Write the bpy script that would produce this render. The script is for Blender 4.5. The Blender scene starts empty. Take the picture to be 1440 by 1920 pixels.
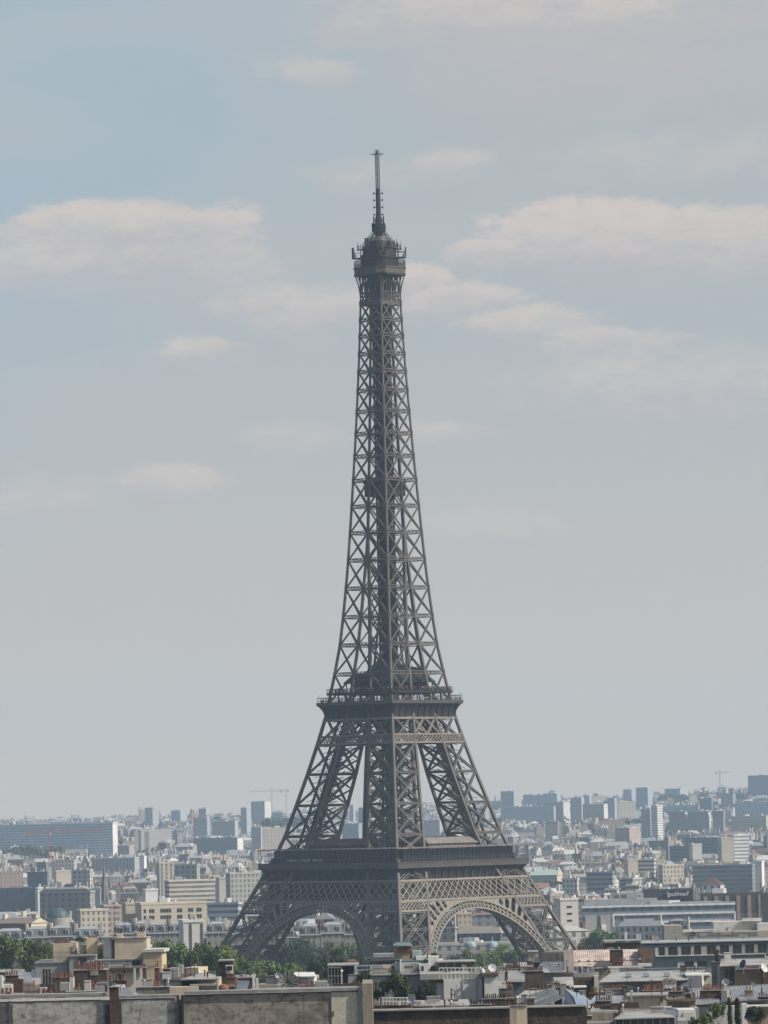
import bpy, bmesh, math, random
from mathutils import Vector, Matrix
from mathutils.geometry import tessellate_polygon
R = math.radians
random.seed(7)
sc = bpy.context.scene
COL = sc.collection

# ------------------------------------------------------------ camera
D = 1750.0            # metres from the camera to the tower's axis
ZC = 75.0             # camera height above the tower's footing
F = 8636.0            # focal length in pixels of the 1440 x 1920 photograph
ROLL = R(1.33)
pitch = math.atan(556.2 / F)
fw0 = Vector((-0.53 / D, 1.0, 0.0)).normalized()
r0 = Vector((fw0.y, -fw0.x, 0.0))
fw = (fw0 * math.cos(pitch) + Vector((0, 0, 1)) * math.sin(pitch)).normalized()
u0 = r0.cross(fw).normalized()
cu = u0 * math.cos(ROLL) + r0 * math.sin(ROLL)
cr = r0 * math.cos(ROLL) - u0 * math.sin(ROLL)
CAM = Vector((0.0, -D, ZC))
cd = bpy.data.cameras.new('camera')
cam = bpy.data.objects.new('camera', cd)
COL.objects.link(cam)
cam.matrix_world = Matrix(((cr.x, cu.x, -fw.x, CAM.x), (cr.y, cu.y, -fw.y, CAM.y), (cr.z, cu.z, -fw.z, CAM.z), (0, 0, 0, 1)))
cd.sensor_fit = 'HORIZONTAL'
cd.sensor_width = 36.0
cd.lens = 36.0 * F / 1440.0
cd.clip_start = 1.0
cd.clip_end = 60000.0
sc.camera = cam

# ------------------------------------------------------------ sun, exposure, world
SUN_AZ, SUN_EL = R(-18.0), R(43.0)     # from +X towards +Y; sun stands to the right, a little beyond the tower
SUN = Vector((math.cos(SUN_AZ) * math.cos(SUN_EL), math.sin(SUN_AZ) * math.cos(SUN_EL), math.sin(SUN_EL)))
sl = bpy.data.lights.new('sun', 'SUN')
sl.energy = 4.0
sl.angle = R(0.6)
sl.color = (1.0, 0.93, 0.82)
so = bpy.data.objects.new('sun', sl)
COL.objects.link(so)
so.rotation_euler = (-SUN).to_track_quat('-Z', 'Y').to_euler()
so.location = (600, -600, 900)
sc.view_settings.view_transform = 'Standard'
sc.view_settings.look = 'None'
sc.view_settings.exposure = 0.30
sc.view_settings.gamma = 1.0
sc.view_settings.use_curve_mapping = False
sc.cycles.use_denoising = True
sc.cycles.max_bounces = 5
sc.cycles.diffuse_bounces = 2
sc.cycles.glossy_bounces = 2
sc.cycles.volume_bounces = 1
sc.cycles.transparent_max_bounces = 6
sc.cycles.use_adaptive_sampling = True
sc.cycles.adaptive_threshold = 0.02

W = bpy.data.worlds.new('World')
sc.world = W
W.use_nodes = True
nt = W.node_tree
N = nt.nodes
L = nt.links
N.clear()


class NB:
    """small helper that wires shader nodes"""
    def __init__(s, tree):
        s.t = tree

    def n(s, typ, **kw):
        o = s.t.nodes.new(typ)
        for k, v in kw.items():
            setattr(o, k, v)
        return o

    def put(s, sock, v):
        if hasattr(v, 'is_output'):
            s.t.links.new(v, sock)
        else:
            sock.default_value = v

    def m(s, op, a, b=0.0, c=0.0, clamp=False):
        o = s.n('ShaderNodeMath', operation=op)
        o.use_clamp = clamp
        s.put(o.inputs[0], a)
        s.put(o.inputs[1], b)
        s.put(o.inputs[2], c)
        return o.outputs[0]

    def smooth(s, v, a, b):
        o = s.n('ShaderNodeMapRange', interpolation_type='SMOOTHSTEP')
        s.put(o.inputs[0], v)
        s.put(o.inputs[1], a)
        s.put(o.inputs[2], b)
        return o.outputs[0]

    def mix(s, f, a, b, mode='MIX'):
        o = s.n('ShaderNodeMix', data_type='RGBA', blend_type=mode)
        s.put(o.inputs[0], f)
        s.put(o.inputs[6], a)
        s.put(o.inputs[7], b)
        return o.outputs[2]

    def noise(s, vec, scale, detail=4.0, rough=0.55, dist=0.0):
        o = s.n('ShaderNodeTexNoise')
        s.put(o.inputs['Vector'], vec)
        o.inputs['Scale'].default_value = scale
        o.inputs['Detail'].default_value = detail
        o.inputs['Roughness'].default_value = rough
        o.inputs['Distortion'].default_value = dist
        return o.outputs[0]

    def xyz(s, x, y, z):
        o = s.n('ShaderNodeCombineXYZ')
        s.put(o.inputs[0], x)
        s.put(o.inputs[1], y)
        s.put(o.inputs[2], z)
        return o.outputs[0]


nb = NB(nt)
sky = nb.n('ShaderNodeTexSky', sky_type='NISHITA')
sky.sun_disc = False
sky.sun_elevation = SUN_EL
sky.sun_rotation = math.pi / 2 - SUN_AZ
sky.air_density = 1.3
sky.dust_density = 3.0
sky.ozone_density = 1.5
STR = 0.085
tc = nb.n('ShaderNodeTexCoord')
sp = nb.n('ShaderNodeSeparateXYZ')
L.new(tc.outputs['Generated'], sp.inputs[0])
dx, dy, dz = sp.outputs
# azimuth and elevation of a direction, in degrees
az = nb.m('MULTIPLY', nb.m('ARCTAN2', dx, dy), 57.2958)
el = nb.m('MULTIPLY', nb.m('ARCSINE', dz), 57.2958)
v1 = nb.xyz(nb.m('MULTIPLY', az, 0.55), nb.m('MULTIPLY', el, 1.25), 0.0)
n1 = nb.noise(v1, 0.62, 7.0, 0.56, 0.25)
n2 = nb.noise(v1, 2.6, 6.0, 0.6, 0.0)
n4 = nb.noise(v1, 7.5, 5.0, 0.6, 0.0)
n3 = nb.noise(nb.xyz(nb.m('MULTIPLY', az, 0.16), nb.m('MULTIPLY', el, 0.7), 3.0), 0.9, 4.0, 0.5, 0.4)
wob = nb.m('MULTIPLY', nb.m('SUBTRACT', n1, 0.5), 2.1)
wob2 = nb.m('MULTIPLY', nb.m('SUBTRACT', n2, 0.5), 1.5)
wsum = nb.m('ADD', nb.m('ADD', wob, wob2), nb.m('MULTIPLY', nb.m('SUBTRACT', n4, 0.5), 0.9))


def cloud(cx, cy, rx, rt, rb, soft=0.5, amp=1.0, br=1.0):
    """one cloud bank: centre and radii in degrees, a crisp top and a soft underside; gives its cover and how lit it is"""
    a = nb.m('DIVIDE', nb.m('SUBTRACT', az, cx), rx)
    e = nb.m('SUBTRACT', el, cy)
    up = nb.m('DIVIDE', nb.m('MAXIMUM', e, 0.0), rt)
    dn = nb.m('DIVIDE', nb.m('MINIMUM', e, 0.0), rb)
    ee = nb.m('ADD', up, dn)
    r2 = nb.m('ADD', nb.m('MULTIPLY', a, a), nb.m('MULTIPLY', ee, ee))
    f = nb.m('SUBTRACT', 1.0, nb.m('SQRT', r2))
    f = nb.m('ADD', f, nb.m('MULTIPLY', wsum, 0.56))
    w_ = nb.m('ADD', soft * 0.78, nb.m('MULTIPLY', nb.smooth(e, rt * 0.35, -rb * 0.9), soft * 2.4))
    m_ = nb.m('MULTIPLY', nb.smooth(nb.m('DIVIDE', f, w_), 0.0, 1.0), amp)
    lit = nb.smooth(nb.m('ADD', ee, nb.m('MULTIPLY', puff, 1.5)), -0.6, 0.75)
    return m_, nb.m('MULTIPLY', nb.m('MULTIPLY', m_, lit), br)


DEG = 57.2958 / F


def pxcloud(px, py, rx, rt, rb, soft=0.5, amp=1.0, br=1.0):
    return cloud((px - 735) * DEG, (1516 - py + (px - 735) * -0.0232) * DEG, rx * DEG, rt * DEG, rb * DEG, soft, amp, br)


puff = nb.m('ADD', nb.m('SUBTRACT', n2, 0.5), nb.m('MULTIPLY', nb.m('SUBTRACT', n4, 0.5), 0.8))
mask = litm = None
for c in ((270, 440, 330, 70, 190, 0.40), (20, 520, 260, 110, 130, 0.8, .8), (395, 665, 130, 45, 50, 0.5, .85), (330, 915, 130, 55, 60, 0.5, .8),
          (1210, 462, 360, 95, 95, 0.35), (930, 480, 110, 40, 60, 0.4, .9), (900, 572, 140, 55, 60, .45, .9), (1030, 612, 170, 50, 60, .45, .9), (1160, 648, 170, 45, 70, .6, .85), (480, 520, 150, 90, 140, 1.2, .8), (815, 535, 70, 55, 110, 0.35), (590, 590, 200, 80, 130, 0.75, .9), (1390, 480, 200, 110, 90, 0.4, .9),
          (1200, 150, 800, 420, 230, .8, 1.0, .22), (1010, 50, 430, 110, 100, .8, .9, .8), (1180, 40, 200, 70, 60, .6, .9), (620, 150, 130, 50, 60, .8, .8, .8), (1350, 330, 420, 140, 160, 1.3, .55), (1250, 20, 260, 120, 80, .6, .7), (700, 350, 200, 60, 90, 1.3, .7), (870, 320, 120, 50, 60, .8, .7), (850, 820, 140, 40, 60, 0.9, .7), (1270, 740, 480, 110, 220, 1.0, .7),
          (560, 840, 160, 60, 80, 1.0, .5), (60, 960, 200, 90, 120, 1.0, .5), (950, 1010, 260, 80, 120, 1.0, .45),
          (-700, 300, 500, 160, 200, 0.6), (2300, 600, 600, 200, 200, 0.6), (2100, -500, 900, 260, 260, 0.7), (-900, -700, 900, 260, 260, 0.7)):
    p_, q_ = pxcloud(*c)
    mask = p_ if mask is None else nb.m('MAXIMUM', mask, p_)
    litm = q_ if litm is None else nb.m('MAXIMUM', litm, q_)
veil = nb.smooth(n3, 0.35, 0.75)
# clear air between the clouds, paler towards the horizon
lowf = nb.smooth(el, -0.5, 6.5)
left = nb.smooth(nb.m('ADD', nb.m('MULTIPLY', az, -0.30), nb.m('MULTIPLY', nb.m('SUBTRACT', el, 7.0), 0.30)), -0.1, 1.9)
k = 1.0 / STR
SKYC = [(0.530, 0.455, 0.365), (0.358, 0.394, 0.416), (0.305, 0.392, 0.450), (0.550, 0.490, 0.448), (0.402, 0.392, 0.412), (0.420, 0.416, 0.414)]
g = [tuple(c * k for c in q) + (1.0,) for q in SKYC]
air = nb.mix(lowf, g[0], g[1])
air = nb.mix(left, air, g[2])
air = nb.mix(nb.m('MULTIPLY', veil, 0.45), air, g[5])
ccol = nb.mix(nb.m('DIVIDE', litm, nb.m('MAXIMUM', mask, 0.02)), g[4], g[3])
vis = nb.mix(nb.m('MULTIPLY', mask, 0.85), air, ccol)
wt = nb.m('MULTIPLY', nb.smooth(el, 38.0, 13.0), nb.smooth(dy, -0.35, 0.45))
skyc = nb.mix(nb.m('MULTIPLY', wt, 0.97), sky.outputs[0], vis)
bgn = nb.n('ShaderNodeBackground')
bgn.inputs[1].default_value = STR
L.new(skyc, bgn.inputs[0])
won = nb.n('ShaderNodeOutputWorld')
L.new(bgn.outputs[0], won.inputs[0])


def P(px, py, y):
    """the point at the photo's pixel (px, py) that lies y metres in front of the camera"""
    ray = fw * F + cr * (px - 720.0) - cu * (py - 960.0)
    return CAM + ray * (y / ray.y)


def ground(x, y):
    """height of the terrain; y from the camera"""
    pts = ((-500, 25), (500, 25), (1150, 23), (1400, 3), (1600, 0), (3200, 3), (4600, 12), (6000, 27), (7600, 48), (9000, 58), (10000, 52), (40000, 20))
    t = y + D
    for (a, ha), (b, hb) in zip(pts, pts[1:]):
        if t <= b:
            h = ha + (hb - ha) * max(0.0, (t - a) / (b - a))
            break
    else:
        h = 84
    if t > 4200:
        h += min(1.0, (t - 4200) / 4800.0) * max(-0.3, min(1.0, x / 700.0)) * 24.0
    return h


# ------------------------------------------------------------ objects
def tag(o, label=None, cat=None, group=None, kind=None):
    if label: o['label'] = label
    if cat: o['category'] = cat
    if group: o['group'] = group
    if kind: o['kind'] = kind
    return o


ORG = {}


def empty(name, loc, label, cat, group=None, rz=0.0):
    o = bpy.data.objects.new(name, None)
    COL.objects.link(o)
    o.location = loc
    o.rotation_euler = (0, 0, rz)
    o.empty_display_size = 1.0
    ORG[o.name] = Vector(loc)
    return tag(o, label, cat, group)


class MB:
    """collects shapes and links them as one mesh object"""
    def __init__(s):
        s.v = []
        s.f = []

    def hexa(s, p):
        """eight corners: four below then four above, both counter-clockwise"""
        b = len(s.v)
        s.v.extend(p)
        s.f.extend(((b + 3, b + 2, b + 1, b), (b + 4, b + 5, b + 6, b + 7), (b, b + 1, b + 5, b + 4), (b + 1, b + 2, b + 6, b + 5), (b + 2, b + 3, b + 7, b + 6), (b + 3, b, b + 4, b + 7)))

    def box(s, x0, x1, y0, y1, z0, z1):
        s.hexa([Vector(q) for q in ((x0, y0, z0), (x1, y0, z0), (x1, y1, z0), (x0, y1, z0), (x0, y0, z1), (x1, y0, z1), (x1, y1, z1), (x0, y1, z1))])

    def bar(s, p, q, w, h=None, n=None):
        """a beam of width w (in the plane across n) and thickness h along n"""
        p = Vector(p); q = Vector(q)
        h = h or w
        d = q - p
        if d.length < 1e-6: return
        d = d.normalized()
        if n is None:
            n = Vector((0, 0, 1)) if abs(d.z) < 0.9 else Vector((1, 0, 0))
        a = d.cross(Vector(n))
        if a.length < 1e-6: a = d.cross(Vector((0.3, 0.8, 0.5)))
        a = a.normalized()
        b = a.cross(d).normalized()
        a = a * (w / 2); b = b * (h / 2)
        s.hexa([p - a - b, p + a - b, p + a + b, p - a + b, q - a - b, q + a - b, q + a + b, q - a + b])

    def tube(s, p, q, r1, r2=None, n=8, cap=True):
        p = Vector(p); q = Vector(q)
        r2 = r1 if r2 is None else r2
        d = (q - p).normalized()
        a = d.cross(Vector((0, 0, 1)) if abs(d.z) < 0.9 else Vector((1, 0, 0))).normalized()
        b2 = d.cross(a)
        b = len(s.v)
        for c, r in ((p, r1), (q, r2)):
            for i in range(n):
                t = 2 * math.pi * i / n
                s.v.append(c + a * (math.cos(t) * r) + b2 * (math.sin(t) * r))
        for i in range(n):
            j = (i + 1) % n
            s.f.append((b + i, b + j, b + n + j, b + n + i))
        if cap:
            s.f.append(tuple(b + i for i in reversed(range(n))))
            s.f.append(tuple(b + n + i for i in range(n)))

    def lathe(s, c, prof, n=16):
        """profile of (radius, height) turned about the vertical through c"""
        c = Vector(c)
        b = len(s.v)
        for r, z in prof:
            for i in range(n):
                t = 2 * math.pi * i / n
                s.v.append(c + Vector((math.cos(t) * r, math.sin(t) * r, z)))
        for k in range(len(prof) - 1):
            for i in range(n):
                j = (i + 1) % n
                s.f.append((b + k * n + i, b + k * n + j, b + (k + 1) * n + j, b + (k + 1) * n + i))
        s.f.append(tuple(b + i for i in reversed(range(n))))
        s.f.append(tuple(b + (len(prof) - 1) * n + i for i in range(n)))

    def quad(s, *p):
        b = len(s.v)
        s.v.extend(Vector(q) for q in p)
        s.f.append(tuple(range(b, b + len(p))))

    def latt(s, p, q, w, t, n, fl=0.25, lace=0.12, pitch=None):
        """a lattice girder: two flanges and zigzag lacing"""
        p = Vector(p); q = Vector(q); n = Vector(n)
        d = q - p
        l = d.length
        a = d.normalized().cross(n).normalized() * (w / 2 - fl / 2)
        s.bar(p + a, q + a, fl, t, n)
        s.bar(p - a, q - a, fl, t, n)
        k = max(2, int(l / (pitch or w)))
        for i in range(k):
            x = p + d * (i / k); y = p + d * ((i + 1) / k)
            s.bar(x + (a if i % 2 else -a), y + (-a if i % 2 else a), lace, t * 0.6, n)

    def build(s, name, mat, parent=None, smooth=False):
        me = bpy.data.meshes.new(name)
        o_ = ORG.get(parent.name, Vector()) if parent is not None else Vector()
        me.from_pydata([(v[0] - o_.x, v[1] - o_.y, v[2] - o_.z) for v in s.v], [], s.f)
        if smooth:
            me.polygons.foreach_set('use_smooth', [True] * len(me.polygons))
        me.materials.append(mat)
        me.update()
        o = bpy.data.objects.new(name, me)
        COL.objects.link(o)
        if parent is not None:
            o.parent = parent
            ORG[o.name] = o_
        return o


# ------------------------------------------------------------ materials
MATS = {}


def mat(name, col, rough=0.75, var=0.18, scale=0.6, streak=0.0, stain=None, metal=0.0, bump=0.0, spec=0.3, fine=0.0):
    """plain surface with blotchy wear, vertical streaks and stains"""
    if name in MATS: return MATS[name]
    m = bpy.data.materials.new(name)
    m.use_nodes = True
    b = NB(m.node_tree)
    bs = m.node_tree.nodes['Principled BSDF']
    bs.inputs['Roughness'].default_value = rough
    bs.inputs['Metallic'].default_value = metal
    bs.inputs['Specular IOR Level'].default_value = spec
    t = b.n('ShaderNodeTexCoord').outputs['Object']
    c = tuple(col) + (1.0,)
    n_ = b.noise(t, scale, 5.0, 0.6)
    f = b.smooth(n_, 0.3, 0.7)
    lo = tuple(x * (1 - var) for x in col) + (1.0,)
    hi = tuple(min(0.9, x * (1 + var)) for x in col) + (1.0,)
    out = b.mix(f, lo, hi)
    if fine:
        nf = b.noise(t, scale * 9, 3.0, 0.7)
        out = b.mix(b.m('MULTIPLY', b.smooth(nf, 0.45, 0.62), fine), out, tuple(x * 0.45 for x in col) + (1.0,))
    if streak:
        s_ = b.n('ShaderNodeSeparateXYZ')
        m.node_tree.links.new(t, s_.inputs[0])
        v = b.xyz(b.m('MULTIPLY', s_.outputs[0], 1.6), b.m('MULTIPLY', s_.outputs[1], 1.6), b.m('MULTIPLY', s_.outputs[2], 0.16))
        n4 = b.noise(v, 1.0, 4.0, 0.6)
        out = b.mix(b.m('MULTIPLY', b.smooth(n4, 0.48, 0.68), streak), out, tuple((stain or [x * 0.35 for x in col])[:3]) + (1.0,))
    m.node_tree.links.new(out, bs.inputs['Base Color'])
    if bump:
        bp = b.n('ShaderNodeBump')
        bp.inputs['Strength'].default_value = bump
        bp.inputs['Distance'].default_value = 0.3
        m.node_tree.links.new(b.noise(t, scale * 4, 4.0, 0.6), bp.inputs['Height'])
        m.node_tree.links.new(bp.outputs[0], bs.inputs['Normal'])
    MATS[name] = m
    return m


IRON = mat('iron_paint', (0.076, 0.067, 0.063), 0.55, 0.12, 0.15)
IRON_M = mat('iron_paint_middle', (0.102, 0.090, 0.081), 0.55, 0.12, 0.15)  # legs and shaft: iron lightened towards its sunlit tone
IRON_L = mat('iron_paint_sunlit', (0.185, 0.160, 0.130), 0.55, 0.12, 0.15)  # arches and friezes: full sun on the iron put into its colour
IRON_D = mat('dark_iron_tone', (0.022, 0.020, 0.020), 0.6, 0.15, 0.2)  # same iron darkened for parts seen in shade: interiors, coves, undersides

# ------------------------------------------------------------ the lattice tower
HW = ((0, 57.3), (21.5, 47.7), (33.6, 42.3), (57.6, 31.7), (64, 29.25), (86.3, 23.1), (98.5, 20.0), (108.6, 17.5), (118.7, 15.9), (126.2, 14.65), (137.2, 13.05), (147.9, 12.0), (158.7, 11.1), (169.4, 10.3), (179.8, 9.65), (189.9, 9.05), (199.8, 8.48), (209, 7.95), (217.6, 7.5), (226.1, 7.07), (234.1, 6.7), (241.3, 6.37), (248.2, 6.08), (255, 5.82), (261.2, 5.6), (267.5, 5.4), (290, 5.2))
LW = ((0, 15.6), (57.6, 14.9), (86.3, 13.2), (108.6, 11.4), (118.7, 10.9), (137.2, 9.8), (158.7, 9.5), (178, 9.7), (400, 60))


def interp(tab, z):
    for (a, x), (b, y) in zip(tab, tab[1:]):
        if z <= b:
            return x + (y - x) * (z - a) / (b - a)
    return tab[-1][1]


def hw(z): return interp(HW, z)
def lw(z): return min(interp(LW, z), hw(z))


tower = empty('lattice_tower', (0, 0, 0), 'tall brown iron lattice tower with three platforms, four arched legs and a mast', 'tower', rz=R(45 + 1.7))
FN = ((0, -1), (1, 0), (0, 1), (-1, 0))        # outward normals of the four sides


def side_pt(k, u, z, off=0.0):
    """point on side k (following the taper): u metres along it, z up, off metres outwards"""
    nx, ny = FN[k]
    h = hw(z) + off
    return Vector((nx * h - ny * u, ny * h + nx * u, z))


def sq_pt(k, u, z, h):
    nx, ny = FN[k]
    return Vector((nx * h - ny * u, ny * h + nx * u, z))


def leg_cols(sx, sy, z):
    h, l = hw(z), lw(z)
    i = h - l
    return [Vector((sx * h, sy * h, z)), Vector((sx * i, sy * h, z)), Vector((sx * i, sy * i, z)), Vector((sx * h, sy * i, z))]


def leg_mesh(mb, sx, sy, levels, cw, gw, hor=True, mid=True, web=0.30, upper=False):
    for a, b in zip(levels, levels[1:]):
        A = leg_cols(sx, sy, a); B = leg_cols(sx, sy, b)
        for k in range(4):
            mb.bar(A[k], B[k] + (B[k] - A[k]) * 0.01, cw, cw, (sx, 0, 0))
            j = (k + 1) % 4
            nrm = (A[j] - A[k]).cross(B[k] - A[k]).normalized()
            mb.latt(A[k], B[j], gw, 0.45, nrm, 0.28, 0.14)
            mb.latt(A[j], B[k], gw, 0.45, nrm, 0.28, 0.14)
            if hor:
                mb.latt(B[k], B[j], gw * 1.1, 0.5, nrm, 0.28, 0.14)
            if mid:
                m1 = (A[k] + B[k]) / 2; m2 = (A[j] + B[j]) / 2
                if not upper: mb.latt(m1, m2, gw * 0.8, 0.4, nrm, 0.2, 0.12)
                c = (A[k] + A[j] + B[k] + B[j]) / 4
                g = gw * (0.95 if upper else 0.85)
                ax = (A[j] - A[k]).normalized(); az_ = (B[k] - A[k]).normalized()
                mb.hexa([c - ax * g - nrm * .3, c - az_ * g - nrm * .3, c + ax * g - nrm * .3, c + az_ * g - nrm * .3,
                         c - ax * g + nrm * .3, c - az_ * g + nrm * .3, c + ax * g + nrm * .3, c + az_ * g + nrm * .3])
                # lighter secondary bracing
                for s1, s2, e in (((A[k], m2, 0), (m1, B[j], 0), (A[j], m1, 0), (m2, B[k], 0)) if not upper else ()):
                    mb.bar(s1, s2, 0.16, 0.16, nrm)
        if upper:                                   # the inward faces carry a second, finer set of braces
            for k, j in ((1, 2), (2, 3)):
                m1, m2 = (A[k] + B[k]) / 2, (A[j] + B[j]) / 2
                nrm = (A[j] - A[k]).cross(B[k] - A[k]).normalized()
                for p_, q_ in ((A[k], m2), (m1, A[j]), (m1, B[j]), (B[k], m2)):
                    mb.latt(p_, q_, .6, .3, nrm, .18, .12)
        # inner cross frames
        mb.bar(B[0], B[2], 0.5, 0.5)
        mb.bar(B[1], B[3], 0.5, 0.5)


def leg_inside(mb, sx, sy, z0, z1):
    """inclined lift track and stairs inside a leg"""
    n = max(4, int((z1 - z0) / 2.2))
    def cen(z, u, v):
        c = leg_cols(sx, sy, z)
        return c[0] * (1 - u) * (1 - v) + c[1] * u * (1 - v) + c[2] * u * v + c[3] * (1 - u) * v
    for (u, v) in ((0.36, 0.36), (0.64, 0.36), (0.36, 0.64), (0.64, 0.64)):
        mb.bar(cen(z0, u, v), cen(z1, u, v), 0.75, 0.75)
    for i in range(n):
        za = z0 + (z1 - z0) * i / n; zb = z0 + (z1 - z0) * (i + 1) / n
        mb.bar(cen(za, .36, .36), cen(zb, .64, .36), 0.2)
        mb.bar(cen(za, .64, .64), cen(zb, .36, .64), 0.2)
        mb.bar(cen(za, .36, .64), cen(zb, .36, .36), 0.2)
        mb.bar(cen(za, .64, .36), cen(zb, .64, .64), 0.2)
        for u_ in (.2, .5, .8):
            if (i + int(u_ * 10)) % 2: mb.bar(cen(za, u_, .15), cen(zb, u_ + .12, .85), .17)
            else: mb.bar(cen(za, .15, u_), cen(zb, .85, u_ - .1), .17)
        mb.bar(cen(za, .2, .75) , cen(zb, .75, .8) if i % 2 else cen(zb, .2, .75), 0.5, 0.25)


ARCH_C, ARCH_R1, ARCH_R2 = 2.0, 35.4, 38.3
for k4, (sx, sy) in enumerate(((-1, -1), (1, -1), (1, 1), (-1, 1))):
    mb = MB()
    leg_mesh(mb, sx, sy, [2.0, 13.0, 24.0, 37.0, 48.0, 57.0], 1.15, 1.25)
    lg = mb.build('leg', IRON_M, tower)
    mb = MB()
    leg_inside(mb, sx, sy, 3.0, 57.0)
    mb.build('lift_track', IRON_D, lg)
    mb = MB()
    for c in leg_cols(sx, sy, 1.0):
        mb.hexa([Vector((c.x + a * w, c.y + b * w, z)) for z, w in ((-1.0, 4.2), (2.8, 2.4)) for a, b in ((-1, -1), (1, -1), (1, 1), (-1, 1))])
    mb.build('pedestal', mat('pedestal_stone', (0.34, 0.31, 0.26)), lg)
    mb = MB()
    leg_mesh(mb, sx, sy, [57.6, 65.2, 76.8, 88.5, 99.5, 110.5], 1.0, 0.85, upper=True)
    up = mb.build('upper_leg', IRON_M, tower)
    mb = MB()
    leg_inside(mb, sx, sy, 58.0, 112.0)
    mb.build('lift_track', IRON_D, up)

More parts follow.
